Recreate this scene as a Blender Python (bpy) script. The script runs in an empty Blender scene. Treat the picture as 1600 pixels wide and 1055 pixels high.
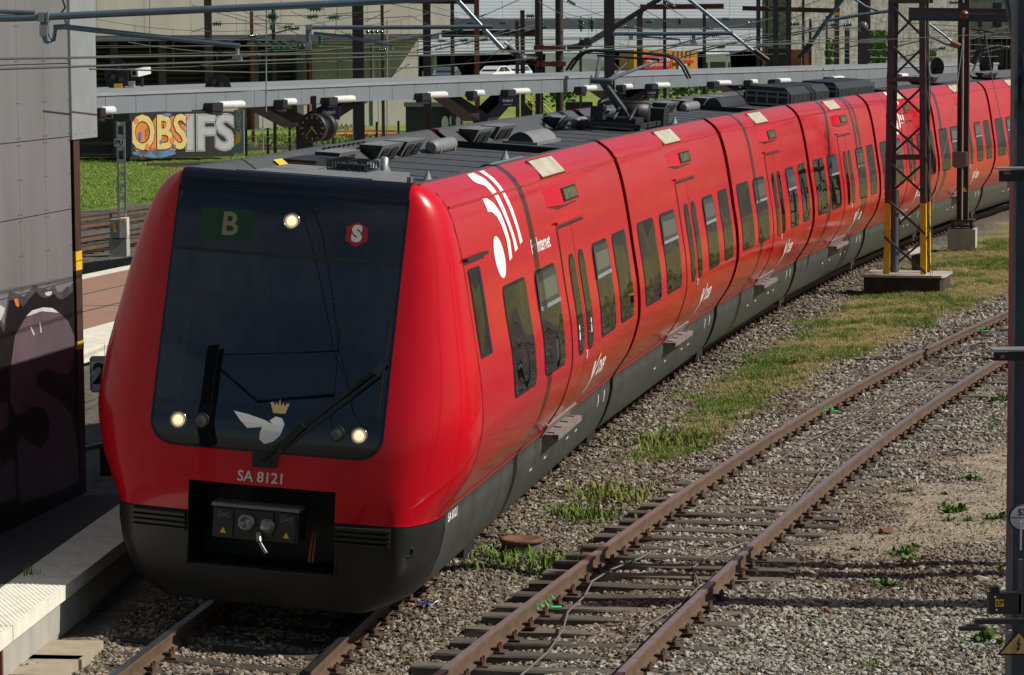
import bpy, bmesh, math, random
import numpy as np
from mathutils import Vector, Matrix
R = math.radians
random.seed(7); rng = np.random.default_rng(11)
scene = bpy.context.scene
COL = scene.collection

# ------------------------------------------------------------------ camera, sky, sun, exposure
CAM_H, CAM_F, CAM_P, CAM_R = 5.3373, 4774.95, 0.0971, -0.0071
cam_d = bpy.data.cameras.new('camera'); cam = bpy.data.objects.new('camera', cam_d); COL.objects.link(cam)
cam.matrix_world = Matrix.Translation((0, 0, CAM_H)) @ Matrix.Rotation(math.pi/2 - CAM_P, 4, 'X') @ Matrix.Rotation(CAM_R, 4, 'Z')
cam_d.sensor_width = 36; cam_d.lens = 36*CAM_F/1600
cam_d.clip_start = .5; cam_d.clip_end = 3000
scene.camera = cam
SUN_AZ, SUN_EL = 93.0, 41.0
wd = bpy.data.worlds.new('World'); scene.world = wd; wd.use_nodes = True
nt = wd.node_tree; nt.nodes.clear()
sky = nt.nodes.new('ShaderNodeTexSky'); sky.sky_type = 'NISHITA'; sky.sun_disc = False
sky.sun_elevation = R(SUN_EL); sky.sun_rotation = R(SUN_AZ); sky.air_density = 1.0; sky.dust_density = 1.2
# scattered fair-weather clouds over the whole sky
tcw = nt.nodes.new('ShaderNodeTexCoord'); mpw = nt.nodes.new('ShaderNodeMapping'); mpw.inputs['Scale'].default_value = (1.6, 1.6, 5.0)
nzw = nt.nodes.new('ShaderNodeTexNoise'); nzw.inputs['Scale'].default_value = 1.7; nzw.inputs['Detail'].default_value = 7; nzw.inputs['Roughness'].default_value = .58
rpw = nt.nodes.new('ShaderNodeValToRGB'); rpw.color_ramp.elements[0].position = .50; rpw.color_ramp.elements[1].position = .72
mxw = nt.nodes.new('ShaderNodeMix'); mxw.data_type = 'RGBA'; mxw.inputs[7].default_value = (5.6, 5.8, 6.1, 1)
mmw = nt.nodes.new('ShaderNodeMath'); mmw.operation = 'MULTIPLY'; mmw.inputs[1].default_value = .7
bgw = nt.nodes.new('ShaderNodeBackground'); bgw.inputs['Strength'].default_value = .05
ouw = nt.nodes.new('ShaderNodeOutputWorld')
L = nt.links.new
L(tcw.outputs['Generated'], mpw.inputs['Vector']); L(mpw.outputs['Vector'], nzw.inputs['Vector']); L(nzw.outputs['Fac'], rpw.inputs['Fac'])
L(rpw.outputs['Color'], mmw.inputs[0]); L(mmw.outputs[0], mxw.inputs[0]); L(sky.outputs['Color'], mxw.inputs[6]); L(mxw.outputs[2], bgw.inputs['Color']); L(bgw.outputs['Background'], ouw.inputs['Surface'])
sun_d = bpy.data.lights.new('sun', 'SUN'); sun_d.energy = 5.0; sun_d.angle = R(.55); sun_d.color = (1, .94, .85)
sun = bpy.data.objects.new('sun', sun_d); COL.objects.link(sun); sun.location = (30, 0, 40)
sdir = Vector((math.cos(R(SUN_EL))*math.sin(R(SUN_AZ)), math.cos(R(SUN_EL))*math.cos(R(SUN_AZ)), math.sin(R(SUN_EL))))
sun.rotation_euler = sdir.to_track_quat('Z', 'Y').to_euler()
scene.view_settings.view_transform = 'Standard'; scene.view_settings.look = 'None'
scene.view_settings.exposure = 0.0; scene.view_settings.gamma = 1; scene.view_settings.use_curve_mapping = False
scene.render.engine = 'CYCLES'; scene.cycles.max_bounces = 6; scene.cycles.use_denoising = True

# ------------------------------------------------------------------ coordinates
_up = np.array([0, math.sin(CAM_P), math.cos(CAM_P)]); _fw = np.array([0, math.cos(CAM_P), -math.sin(CAM_P)])
_r0 = np.array([1., 0, 0]); _rt = math.cos(CAM_R)*_r0 + math.sin(CAM_R)*_up; _u2 = -math.sin(CAM_R)*_r0 + math.cos(CAM_R)*_up
def P(px, py, Y):
    """surveyed point: the place at distance Y seen in direction (px, py) of the 1600 px photograph"""
    d = (px-800)/CAM_F*_rt - (py-527.5)/CAM_F*_u2 + _fw
    return Vector(np.array([0, 0, CAM_H]) + d*(Y/d[1]))
def PZ(px, py, z):
    d = (px-800)/CAM_F*_rt - (py-527.5)/CAM_F*_u2 + _fw
    return Vector(np.array([0, 0, CAM_H]) + d*((z-CAM_H)/d[2]))
class Path:
    """track centre line: curvature k0 + k1*s"""
    def __init__(s, x0, y0, a, k0, k1, lo=-45, hi=140, ds=.25):
        S = np.arange(lo, hi, ds); th = a + k0*S + .5*k1*S*S
        dx, dy = np.sin(th), np.cos(th)
        X = np.concatenate([[0], np.cumsum((dx[1:]+dx[:-1])/2*ds)]); Y = np.concatenate([[0], np.cumsum((dy[1:]+dy[:-1])/2*ds)])
        i = int(np.argmin(abs(S))); s.S, s.X, s.Y, s.T = S, X+x0-X[i], Y+y0-Y[i], th
    def at(s, t, off=0., z=0.):
        x = np.interp(t, s.S, s.X); y = np.interp(t, s.S, s.Y); h = np.interp(t, s.S, s.T)
        return Vector((x+off*math.cos(h), y-off*math.sin(h), z))
    def head(s, t): return float(np.interp(t, s.S, s.T))
    def off(s, x, y):
        x = np.atleast_1d(x).astype(float); y = np.atleast_1d(y).astype(float); o = np.empty(len(x)); q = np.empty(len(x))
        Xs, Ys, Ts, Ss = s.X[::4], s.Y[::4], s.T[::4], s.S[::4]
        for a in range(0, len(x), 4000):
            d = (x[a:a+4000, None]-Xs)**2 + (y[a:a+4000, None]-Ys)**2; i = d.argmin(1)
            ex, ey = x[a:a+4000]-Xs[i], y[a:a+4000]-Ys[i]
            o[a:a+4000] = ex*np.cos(Ts[i]) - ey*np.sin(Ts[i]); q[a:a+4000] = Ss[i] + ex*np.sin(Ts[i]) + ey*np.cos(Ts[i])
        return o, q
T1 = Path(-2.0825, 28.876, .1535, .0025, 0.); CANT = .0703
T2 = Path(-1.1132, 20., .2126, .0034, 0.000012)
def smooth(a, b, x): t = np.clip((x-a)/(b-a), 0, 1); return t*t*(3-2*t)
def vnoise(x, y, sc, seed=0):
    x = np.asarray(x)/sc + seed*17.3; y = np.asarray(y)/sc - seed*9.1
    xi, yi = np.floor(x).astype(int), np.floor(y).astype(int); fx, fy = x-xi, y-yi
    h = lambda a, b: ((np.sin(a*127.1+b*311.7+seed*74.7)*43758.5453) % 1.0)
    u, v = fx*fx*(3-2*fx), fy*fy*(3-2*fy)
    return (h(xi, yi)*(1-u)+h(xi+1, yi)*u)*(1-v) + (h(xi, yi+1)*(1-u)+h(xi+1, yi+1)*u)*v
def ground_z(x, y):
    x = np.atleast_1d(np.asarray(x, float)); y = np.atleast_1d(np.asarray(y, float))
    o1, _ = T1.off(x, y)
    z1 = -.20 - .0703*np.clip(o1, -1.6, 1.75) + .055*smooth(.8, 1.15, o1) + .07*smooth(1.15, 1.5, -o1) - .03*smooth(1.4, 2.2, o1)
    w1 = 1-smooth(1.6, 3.4, abs(o1))
    z = z1*w1 + (-.19)*(1-w1)
    z = z + (vnoise(x, y, 1.3, 1)-.5)*.05 + (vnoise(x, y, .35, 2)-.5)*.03
    return z

# ------------------------------------------------------------------ mesh builder
class MB:
    def __init__(s): s.v, s.f, s.m, s.sm = [], [], [], []
    def add(s, vs, fs, mi=0, smooth=False):
        n = len(s.v); s.v += [tuple(v) for v in vs]; s.f += [tuple(i+n for i in f) for f in fs]; s.m += [mi]*len(fs); s.sm += [smooth]*len(fs); return s
    def box(s, x0, x1, y0, y1, z0, z1, mi=0, M=None):
        vs = [Vector(v) for v in ((x0,y0,z0),(x1,y0,z0),(x1,y1,z0),(x0,y1,z0),(x0,y0,z1),(x1,y0,z1),(x1,y1,z1),(x0,y1,z1))]
        if M is not None: vs = [M @ v for v in vs]
        return s.add(vs, ((0,3,2,1),(4,5,6,7),(0,1,5,4),(1,2,6,5),(2,3,7,6),(3,0,4,7)), mi)
    def bar(s, p0, p1, w, h, up=(0,0,1), mi=0):
        p0, p1 = Vector(p0), Vector(p1); d = (p1-p0); l = d.length; d.normalize(); u = Vector(up)
        x = d.cross(u)
        if x.length < 1e-4: x = d.cross(Vector((0,1,0)))
        x.normalize(); z = x.cross(d)
        M = Matrix((x, d, z)).transposed().to_4x4(); M.translation = p0
        return s.box(-w/2, w/2, 0, l, -h/2, h/2, mi, M)
    def hbar(s, p0, p1, w, h, t=.02, up=(0,0,1), mi=0):
        """I / H section: flanges at +-h/2 along 'up', width w"""
        p0, p1 = Vector(p0), Vector(p1); d = (p1-p0); l = d.length; d.normalize(); u = Vector(up)
        x = d.cross(u); x.normalize(); z = x.cross(d)
        M = Matrix((x, d, z)).transposed().to_4x4(); M.translation = p0
        s.box(-w/2, w/2, 0, l, h/2-t, h/2, mi, M); s.box(-w/2, w/2, 0, l, -h/2, -h/2+t, mi, M)
        return s.box(-t/2, t/2, 0, l, -h/2+t, h/2-t, mi, M)
    def tube(s, pts, r, n=8, mi=0, cap=True):
        pts = [Vector(p) for p in pts]; rr = r if isinstance(r, (list, tuple)) else [r]*len(pts)
        vs, fs = [], []; prev = None
        for i, p in enumerate(pts):
            d = (pts[min(i+1, len(pts)-1)] - pts[max(i-1, 0)]).normalized()
            if prev is None:
                a = d.cross(Vector((0,0,1)))
                if a.length < .01: a = d.cross(Vector((1,0,0)))
            else: a = prev - d*prev.dot(d)
            a.normalize(); prev = a; b = d.cross(a)
            for k in range(n):
                t = 2*math.pi*k/n; vs.append(p + (a*math.cos(t)+b*math.sin(t))*rr[i])
        for i in range(len(pts)-1):
            for k in range(n): fs.append((i*n+k, i*n+(k+1)%n, (i+1)*n+(k+1)%n, (i+1)*n+k))
        s.add(vs, fs, mi, n > 4)
        if cap:
            m = len(pts)-1
            s.add(vs[:n], [tuple(range(n))[::-1]], mi); s.add(vs[m*n:], [tuple(range(n))], mi)
        return s
    def lathe(s, prof, M=None, n=16, mi=0, smooth=True):
        vs, fs = [], []
        for r, z in prof:
            for k in range(n):
                t = 2*math.pi*k/n; v = Vector((r*math.cos(t), r*math.sin(t), z)); vs.append(M @ v if M is not None else v)
        for i in range(len(prof)-1):
            for k in range(n): fs.append((i*n+k, i*n+(k+1)%n, (i+1)*n+(k+1)%n, (i+1)*n+k))
        s.add(vs, fs, mi, smooth)
        if prof[0][0] > 1e-3: s.add(vs[:n], [tuple(range(n))[::-1]], mi)
        if prof[-1][0] > 1e-3: s.add(vs[-n:], [tuple(range(n))], mi)
        return s
    def prism(s, poly, d, M=None, mi=0):
        """polygon in local x,y, thickness d along local z (0..d)"""
        n = len(poly); vs = [Vector((x, y, 0)) for x, y in poly] + [Vector((x, y, d)) for x, y in poly]
        if M is not None: vs = [M @ v for v in vs]
        return s.add(vs, [tuple(range(n))[::-1], tuple(range(n, 2*n))] + [(i, (i+1)%n, n+(i+1)%n, n+i) for i in range(n)], mi)
    def mesh(s, name, mats):
        me = bpy.data.meshes.new(name); me.from_pydata(s.v, [], s.f)
        for m in (mats if isinstance(mats, (list, tuple)) else [mats]): me.materials.append(m)
        me.polygons.foreach_set('material_index', s.m); me.polygons.foreach_set('use_smooth', s.sm); me.update(); return me
    def build(s, name, mats, parent=None, fix=False):
        me = s.mesh(name, mats)
        if fix:
            bm = bmesh.new(); bm.from_mesh(me); bmesh.ops.remove_doubles(bm, verts=bm.verts, dist=1e-5); bmesh.ops.recalc_face_normals(bm, faces=bm.faces); bm.to_mesh(me); bm.free()
        return link(name, me, parent)
def link(name, me, parent=None):
    o = bpy.data.objects.new(name, me); COL.objects.link(o)
    if parent is not None: o.parent = parent
    return o
def tag(o, label=None, cat=None, group=None, kind=None):
    if label: o['label'] = label
    if cat: o['category'] = cat
    if group: o['group'] = group
    if kind: o['kind'] = kind
    return o
def empty(name, loc=(0,0,0), label=None, cat=None, group=None, kind=None):
    o = bpy.data.objects.new(name, None); COL.objects.link(o); o.location = loc; o.empty_display_size = .1
    return tag(o, label, cat, group, kind)
def dup(o, parent=None, mat=None, label=None):
    c = o.copy(); COL.objects.link(c)
    if parent is not None: c.parent = parent
    if mat is not None: c.matrix_local = mat
    for ch in list(o.children): dup(ch, c)
    if label: c['label'] = label
    return c
def frame(o, x, y, z=None):
    """4x4 matrix with the given axes at origin o"""
    x = Vector(x).normalized(); y = Vector(y); y = (y - x*y.dot(x)).normalized(); z = x.cross(y)
    M = Matrix((x, y, z)).transposed().to_4x4(); M.translation = Vector(o); return M
def axis(p, d):
    """matrix whose local z runs along d"""
    q = Vector(d).to_track_quat('Z', 'Y').to_matrix().to_4x4(); q.translation = Vector(p); return q
def text_mesh(txt, size, bold=0., sx=1., align='CENTER', ext=0.):
    cu = bpy.data.curves.new('t', 'FONT'); cu.body = txt; cu.size = size; cu.offset = bold; cu.align_x = align; cu.align_y = 'CENTER'; cu.resolution_u = 3; cu.extrude = ext
    ob = bpy.data.objects.new('t', cu); COL.objects.link(ob); bpy.context.view_layer.update()
    me = bpy.data.meshes.new_from_object(ob.evaluated_get(bpy.context.evaluated_depsgraph_get()))
    vs = [Vector((v.co.x*sx, v.co.y, v.co.z)) for v in me.vertices]; fs = [tuple(p.vertices) for p in me.polygons]
    bpy.data.objects.remove(ob); bpy.data.curves.remove(cu); bpy.data.meshes.remove(me)
    return vs, fs
def add_text(mb, txt, size, M, mi=0, **k):
    vs, fs = text_mesh(txt, size, **k); mb.add([M @ v for v in vs], fs, mi)
# ------------------------------------------------------------------ materials
def mat(name, col, rough=.6, metal=0., spec=.5, var=0., vscale=4., bump=0., bscale=30., col2=None, mixscale=3., mixpos=(.45,.6), coat=0., stretch=None, emit=None, objrand=None, detail=6., rvar=0., coord='Object'):
    m = bpy.data.materials.new(name); m.use_nodes = True; t = m.node_tree; b = t.nodes['Principled BSDF']; l = t.links.new
    b.inputs['Base Color'].default_value = (*col, 1); b.inputs['Roughness'].default_value = rough; b.inputs['Metallic'].default_value = metal
    b.inputs['Specular IOR Level'].default_value = spec; b.inputs['Coat Weight'].default_value = coat; b.inputs['Coat Roughness'].default_value = .03
    if emit: b.inputs['Emission Color'].default_value = (*emit[0], 1); b.inputs['Emission Strength'].default_value = emit[1]
    tc = t.nodes.new('ShaderNodeTexCoord'); src = tc.outputs[coord]
    if stretch:
        mp = t.nodes.new('ShaderNodeMapping'); mp.inputs['Scale'].default_value = stretch; l(src, mp.inputs['Vector']); src = mp.outputs['Vector']
    out = None
    if col2 is not None:
        n = t.nodes.new('ShaderNodeTexNoise'); n.inputs['Scale'].default_value = mixscale; n.inputs['Detail'].default_value = detail; l(src, n.inputs['Vector'])
        r = t.nodes.new('ShaderNodeValToRGB'); r.color_ramp.elements[0].position, r.color_ramp.elements[1].position = mixpos; l(n.outputs['Fac'], r.inputs['Fac'])
        x = t.nodes.new('ShaderNodeMix'); x.data_type = 'RGBA'; x.inputs[6].default_value = (*col, 1); x.inputs[7].default_value = (*col2, 1); l(r.outputs['Color'], x.inputs[0]); out = x.outputs[2]
    if objrand:
        oi = t.nodes.new('ShaderNodeObjectInfo'); r = t.nodes.new('ShaderNodeValToRGB'); cr = r.color_ramp; cr.interpolation = 'LINEAR'
        while len(cr.elements) < len(objrand): cr.elements.new(.5)
        for i, c in enumerate(objrand): cr.elements[i].position = i/(len(objrand)-1); cr.elements[i].color = (*c, 1)
        l(oi.outputs['Random'], r.inputs['Fac']); out = r.outputs['Color']
    if var:
        n = t.nodes.new('ShaderNodeTexNoise'); n.inputs['Scale'].default_value = vscale; n.inputs['Detail'].default_value = detail; l(src, n.inputs['Vector'])
        mr = t.nodes.new('ShaderNodeMapRange'); mr.inputs['From Min'].default_value = .25; mr.inputs['From Max'].default_value = .75; mr.inputs['To Min'].default_value = 1-var; mr.inputs['To Max'].default_value = 1+var; l(n.outputs['Fac'], mr.inputs['Value'])
        x = t.nodes.new('ShaderNodeMix'); x.data_type = 'RGBA'; x.blend_type = 'MULTIPLY'; x.inputs[0].default_value = 1; x.inputs[6].default_value = (*col, 1)
        if out: l(out, x.inputs[6])
        l(mr.outputs['Result'], x.inputs[7]); out = x.outputs[2]
    if out: l(out, b.inputs['Base Color'])
    if rvar:
        n = t.nodes.new('ShaderNodeTexNoise'); n.inputs['Scale'].default_value = 2.3; n.inputs['Detail'].default_value = 5; l(src, n.inputs['Vector'])
        mr = t.nodes.new('ShaderNodeMapRange'); mr.inputs['From Min'].default_value = .3; mr.inputs['From Max'].default_value = .7; mr.inputs['To Min'].default_value = max(0, rough-rvar); mr.inputs['To Max'].default_value = rough+rvar; l(n.outputs['Fac'], mr.inputs['Value']); l(mr.outputs['Result'], b.inputs['Roughness'])
    if bump:
        n = t.nodes.new('ShaderNodeTexNoise'); n.inputs['Scale'].default_value = bscale; n.inputs['Detail'].default_value = 4; l(src, n.inputs['Vector'])
        u = t.nodes.new('ShaderNodeBump'); u.inputs['Strength'].default_value = bump; u.inputs['Distance'].default_value = .02; l(n.outputs['Fac'], u.inputs['Height']); l(u.outputs['Normal'], b.inputs['Normal'])
    return m
def waves(m, scale, axis_, strength, dist=.01, distort=0., coord='Object'):
    """adds a wave relief to a material"""
    t = m.node_tree; l = t.links.new; b = t.nodes['Principled BSDF']; tc = t.nodes.new('ShaderNodeTexCoord'); w = t.nodes.new('ShaderNodeTexWave'); w.bands_direction = axis_
    w.inputs['Scale'].default_value = scale; w.inputs['Distortion'].default_value = distort; l(tc.outputs[coord], w.inputs['Vector'])
    u = t.nodes.new('ShaderNodeBump'); u.inputs['Strength'].default_value = strength; u.inputs['Distance'].default_value = dist; l(w.outputs['Fac'], u.inputs['Height']); l(u.outputs['Normal'], b.inputs['Normal']); return m
def wavy(m, strength=.05, scale=1.2, dist=.05, stretch=None, detail=1.5):
    """slow panel waviness, so reflections ripple as in real sheet and glass"""
    t = m.node_tree; l = t.links.new; b = t.nodes['Principled BSDF']; tc = t.nodes.new('ShaderNodeTexCoord')
    n = t.nodes.new('ShaderNodeTexNoise'); n.inputs['Scale'].default_value = scale; n.inputs['Detail'].default_value = detail
    mp = t.nodes.new('ShaderNodeMapping'); mp.inputs['Scale'].default_value = stretch or (1, 1, 1); l(tc.outputs['Object'], mp.inputs['Vector']); l(mp.outputs['Vector'], n.inputs['Vector'])
    u = t.nodes.new('ShaderNodeBump'); u.inputs['Strength'].default_value = strength; u.inputs['Distance'].default_value = dist; l(n.outputs['Fac'], u.inputs['Height']); l(u.outputs['Normal'], b.inputs['Normal'])
    if 'Coat Normal' in b.inputs: l(u.outputs['Normal'], b.inputs['Coat Normal'])
    return m
M = {}
M['red'] = wavy(mat('train_red', (.55,.002,.016), .13, spec=.22, var=.07, vscale=2., stretch=(1,.3,2.2), rvar=.06), .10, 2.2, .03, (1, 2.2, .55), 3.)
def road_dirt(m, col, z0, z1, amount):
    """brown brake dust that has settled low on the body sides"""
    t = m.node_tree; l = t.links.new; b = t.nodes['Principled BSDF']; tc = t.nodes.new('ShaderNodeTexCoord'); sx = t.nodes.new('ShaderNodeSeparateXYZ'); l(tc.outputs['Object'], sx.inputs[0])
    mr = t.nodes.new('ShaderNodeMapRange'); mr.inputs['From Min'].default_value = z0; mr.inputs['From Max'].default_value = z1; mr.inputs['To Min'].default_value = amount; mr.inputs['To Max'].default_value = 0; l(sx.outputs['Z'], mr.inputs['Value'])
    mp = t.nodes.new('ShaderNodeMapping'); mp.inputs['Scale'].default_value = (1, .45, 4.5); l(tc.outputs['Object'], mp.inputs['Vector']); n = t.nodes.new('ShaderNodeTexNoise'); n.inputs['Scale'].default_value = 2.4; n.inputs['Detail'].default_value = 8; l(mp.outputs['Vector'], n.inputs['Vector'])
    r = t.nodes.new('ShaderNodeValToRGB'); r.color_ramp.elements[0].position = .36; r.color_ramp.elements[1].position = .66; l(n.outputs['Fac'], r.inputs['Fac'])
    mu = t.nodes.new('ShaderNodeMath'); mu.operation = 'MULTIPLY'; l(r.outputs['Color'], mu.inputs[0]); l(mr.outputs['Result'], mu.inputs[1])
    x = t.nodes.new('ShaderNodeMix'); x.data_type = 'RGBA'; x.inputs[7].default_value = (*col, 1); l(mu.outputs[0], x.inputs[0]); old = b.inputs['Base Color'].links[0].from_socket; l(old, x.inputs[6]); l(x.outputs[2], b.inputs['Base Color']); return m
road_dirt(M['red'], (.30,.075,.03), 1.1, 2.15, .62)
M['red_nose'] = mat('nose_red', (.56,.002,.012), .26, spec=.25, coat=.4, col2=(.40,.010,.014), mixscale=55., mixpos=(.66,.74), var=.06, vscale=2.)
M['red_stripe'] = mat('stripe_red', (.75,.05,.04), .5)
M['skirt'] = mat('skirt_grey', (.052,.056,.052), .45, var=.35, vscale=3., stretch=(1,2.5,.4), bump=.05, bscale=6)
M['skirt_dark'] = mat('skirt_front', (.016,.0175,.018), .42, var=.3, vscale=3.)
M['black'] = mat('black_rubber', (.006,.006,.007), .55)
M['gloss_black'] = mat('gloss_black', (.006,.008,.014), .08, spec=.5)
M['gap'] = mat('gangway_rubber', (.012,.011,.011), .8)
M['glass'] = wavy(mat('window_glass', (.005,.006,.006), .012, spec=.30), .55, .85, .05, (1, 1.5, 1.1), .3)
M['windscreen'] = wavy(mat('windscreen_glass', (.004,.006,.010), .012, spec=.9), .03, 1.1, .03)
def clear_glass(name, tint, ior):
    m = bpy.data.materials.new(name); m.use_nodes = True; t = m.node_tree; l = t.links.new; t.nodes.remove(t.nodes['Principled BSDF']); o = t.nodes['Material Output']
    tr = t.nodes.new('ShaderNodeBsdfTransparent'); tr.inputs['Color'].default_value = (*tint, 1); gl = t.nodes.new('ShaderNodeBsdfGlossy'); gl.inputs['Roughness'].default_value = .012; gl.inputs['Color'].default_value = (.9, .95, 1, 1); fr = t.nodes.new('ShaderNodeFresnel'); fr.inputs['IOR'].default_value = ior; mx = t.nodes.new('ShaderNodeMixShader')
    l(fr.outputs[0], mx.inputs[0]); l(tr.outputs[0], mx.inputs[1]); l(gl.outputs[0], mx.inputs[2]); l(mx.outputs[0], o.inputs['Surface']); return m
M['clear'] = clear_glass('laminated_glass', (.42,.47,.50), 1.9)
M['cab_trim'] = mat('cab_trim', (.10,.105,.11), .7, var=.1)
M['cab_blind'] = mat('cab_blind', (.11,.11,.15), .8, var=.1)
M['cab_seat'] = mat('cab_seat', (.03,.035,.05), .9)
M['sash'] = mat('hopper_sash', (.05,.055,.06), .25, metal=.2)
M['sash_glass'] = mat('sash_glass', (.10,.115,.12), .06, spec=.6)
M['roof'] = mat('roof_grey', (.055,.060,.066), .62, var=.18, vscale=2.5, stretch=(2.5,.5,1), bump=.04, bscale=20)
M['roof_box'] = mat('roof_box_grey', (.175,.182,.188), .55, var=.12, vscale=5)
M['dark'] = mat('dark_steel', (.018,.019,.021), .5, var=.3, vscale=6)
M['white'] = mat('white_print', (.80,.80,.78), .5)
M['offwhite'] = mat('offwhite_paint', (.62,.63,.62), .5, var=.08)
M['yellow'] = mat('yellow_paint', (.75,.46,.02), .5, var=.12)
M['hatch'] = mat('hatch_plate', (.50,.47,.36), .45, col2=(.40,.36,.26), mixscale=2.2, mixpos=(.42,.62), stretch=(1,2.,3.), var=.12, vscale=7.)
M['amber_lcd'] = mat('display_panel', (.06,.07,.035), .12, col2=(.16,.17,.07), mixscale=9., mixpos=(.45,.55))
M['step'] = mat('step_plate', (.20,.165,.15), .6, var=.2, vscale=6.)
M['lamp'] = mat('lit_headlamp', (1,.85,.55), .3, emit=((1,.80,.46), .95))
M['lamp_outer'] = mat('lamp_reflector', (.8,.7,.5), .3, emit=((1,.72,.36), .38), var=.5, vscale=60.)
M['lamp_rim'] = mat('headlamp_rim', (.35,.33,.28), .2, metal=.8)
M['lamp_off'] = mat('unlit_lamp', (.09,.09,.07), .12, spec=.6)
M['green_led'] = mat('route_panel_green', (.006,.030,.010), .25, emit=((.010,.085,.020), .04))
M['led_letter'] = mat('route_letter', (.12,.10,.06), .4, emit=((.23,.19,.10), .10))
M['s_red'] = mat('emblem_red', (.24,.012,.016), .3, emit=((.35,.015,.02), .03))
M['s_white'] = mat('emblem_white', (.42,.42,.38), .4, emit=((.7,.68,.6), .05))
M['gold'] = mat('gold_print', (.55,.40,.16), .4)
M['steel'] = mat('galvanised', (.36,.38,.39), .45, metal=.55, var=.12, vscale=7)
M['chrome'] = mat('worn_steel', (.22,.23,.22), .3, metal=.9)
M['railtop'] = mat('rail_head', (.42,.40,.40), .26, metal=.95, var=.15, vscale=20., stretch=(1,.05,1))
M['railrust'] = mat('rail_rust', (.105,.062,.036), .85, var=.35, vscale=5., bump=.1, bscale=60)
M['railweath'] = mat('rail_head_weathered', (.36,.325,.31), .34, metal=.6, var=.2, vscale=8.)
M['clip'] = mat('rusty_fastening', (.085,.045,.028), .9, var=.4, vscale=30.)
M['sleeper'] = mat('sleeper_wood', (.10,.086,.066), .9, var=.45, vscale=7., stretch=(.6,9,4), bump=.5, bscale=22., objrand=None, col2=(.185,.165,.135), mixscale=3., mixpos=(.45,.7))
_t = M['sleeper'].node_tree; _b = _t.nodes['Principled BSDF']; _o = _t.nodes.new('ShaderNodeObjectInfo'); _m = _t.nodes.new('ShaderNodeMapRange'); _m.inputs['To Min'].default_value = .55; _m.inputs['To Max'].default_value = 1.35; _t.links.new(_o.outputs['Random'], _m.inputs['Value'])
_x = _t.nodes.new('ShaderNodeMix'); _x.data_type = 'RGBA'; _x.blend_type = 'MULTIPLY'; _x.inputs[0].default_value = 1; _s = _b.inputs['Base Color'].links[0].from_socket; _t.links.new(_s, _x.inputs[6]); _t.links.new(_m.outputs['Result'], _x.inputs[7]); _t.links.new(_x.outputs[2], _b.inputs['Base Color'])
M['tie_dark'] = mat('sleeper_dark', (.042,.033,.026), .95, var=.4, vscale=6., bump=.4, bscale=20.)
M['soil'] = mat('ballast_bed', (.145,.125,.10), 1., col2=(.075,.062,.05), mixscale=9., mixpos=(.4,.62), var=.3, vscale=60., bump=.9, bscale=45., detail=10.)
M['sand'] = mat('sandy_earth', (.33,.26,.18), 1., col2=(.22,.17,.11), mixscale=2.5, var=.25, vscale=50., bump=.6, bscale=40., detail=10.)
M['stone'] = mat('ballast_stone', (.3,.28,.25), .9, var=.25, vscale=25., objrand=[(.042,.040,.033),(.165,.15,.115),(.235,.21,.15),(.27,.268,.235),(.335,.32,.265),(.395,.385,.335),(.21,.155,.095),(.095,.095,.085),(.54,.525,.46)])
M['stone_brown'] = mat('ballast_stone_brown', (.3,.28,.25), .9, var=.25, vscale=25., objrand=[(.04,.03,.022),(.12,.09,.06),(.17,.135,.095),(.22,.185,.14),(.27,.235,.19),(.36,.325,.27),(.18,.115,.065),(.09,.075,.062)])
M['grass'] = mat('grass_blade', (.07,.14,.02), .75, spec=.2, objrand=[(.08,.16,.02),(.12,.21,.03),(.16,.24,.04),(.21,.22,.06),(.10,.19,.025)])
M['drygrass'] = mat('dry_grass_blade', (.25,.2,.08), .85, spec=.15, objrand=[(.48,.40,.20),(.40,.34,.15),(.55,.46,.26),(.32,.32,.11),(.45,.36,.18)])
M['lawn'] = mat('lawn_blade', (.07,.14,.02), .7, spec=.2, objrand=[(.15,.27,.04),(.20,.32,.05),(.25,.35,.07),(.30,.33,.10),(.17,.29,.04)])
M['weed'] = mat('weed_leaf', (.07,.16,.02), .6, spec=.25, objrand=[(.06,.14,.015),(.09,.19,.02),(.05,.11,.02),(.11,.20,.035)])
M['turf'] = mat('turf', (.10,.105,.035), 1., col2=(.17,.135,.06), mixscale=1.3, mixpos=(.4,.62), var=.4, vscale=25., bump=.9, bscale=60., detail=10.)
M['bank'] = mat('bank_turf', (.065,.11,.02), 1., col2=(.12,.13,.035), mixscale=.5, mixpos=(.4,.66), var=.4, vscale=9., bump=1., bscale=30., detail=10.)
M['concrete'] = mat('concrete', (.38,.36,.32), .85, var=.16, vscale=1.2, bump=.08, bscale=20., col2=(.30,.28,.24), mixscale=.7, stretch=(1,1,.25), detail=8)
M['slab'] = mat('platform_slab', (.72,.69,.58), .85, var=.14, vscale=5., bump=.1, bscale=60., detail=8)
M['plinth'] = mat('platform_wall_block', (.36,.345,.305), .9, var=.22, vscale=3., bump=.15, bscale=25., stretch=(1,1,.3), detail=8)
M['asphalt'] = mat('platform_asphalt', (.050,.050,.050), .9, var=.25, vscale=12., bump=.3, bscale=120., detail=8)
M['paver'] = mat('red_paver', (.36,.20,.135), .85, var=.18, vscale=6.)
M['cladding'] = mat('wall_cladding', (.19,.193,.195), .5, metal=.15, var=.07, vscale=2., stretch=(1.3,1.3,.22), col2=(.16,.16,.157), mixscale=1.3, mixpos=(.5,.75))
M['corner_steel'] = mat('corner_cladding', (.36,.39,.40), .42, metal=.4, var=.10, vscale=3.)
M['brown_post'] = mat('brown_steel', (.058,.030,.022), .55, var=.25, vscale=5.)
M['rust_red'] = mat('red_lead_steel', (.17,.045,.03), .7, var=.3, vscale=4.)
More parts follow.
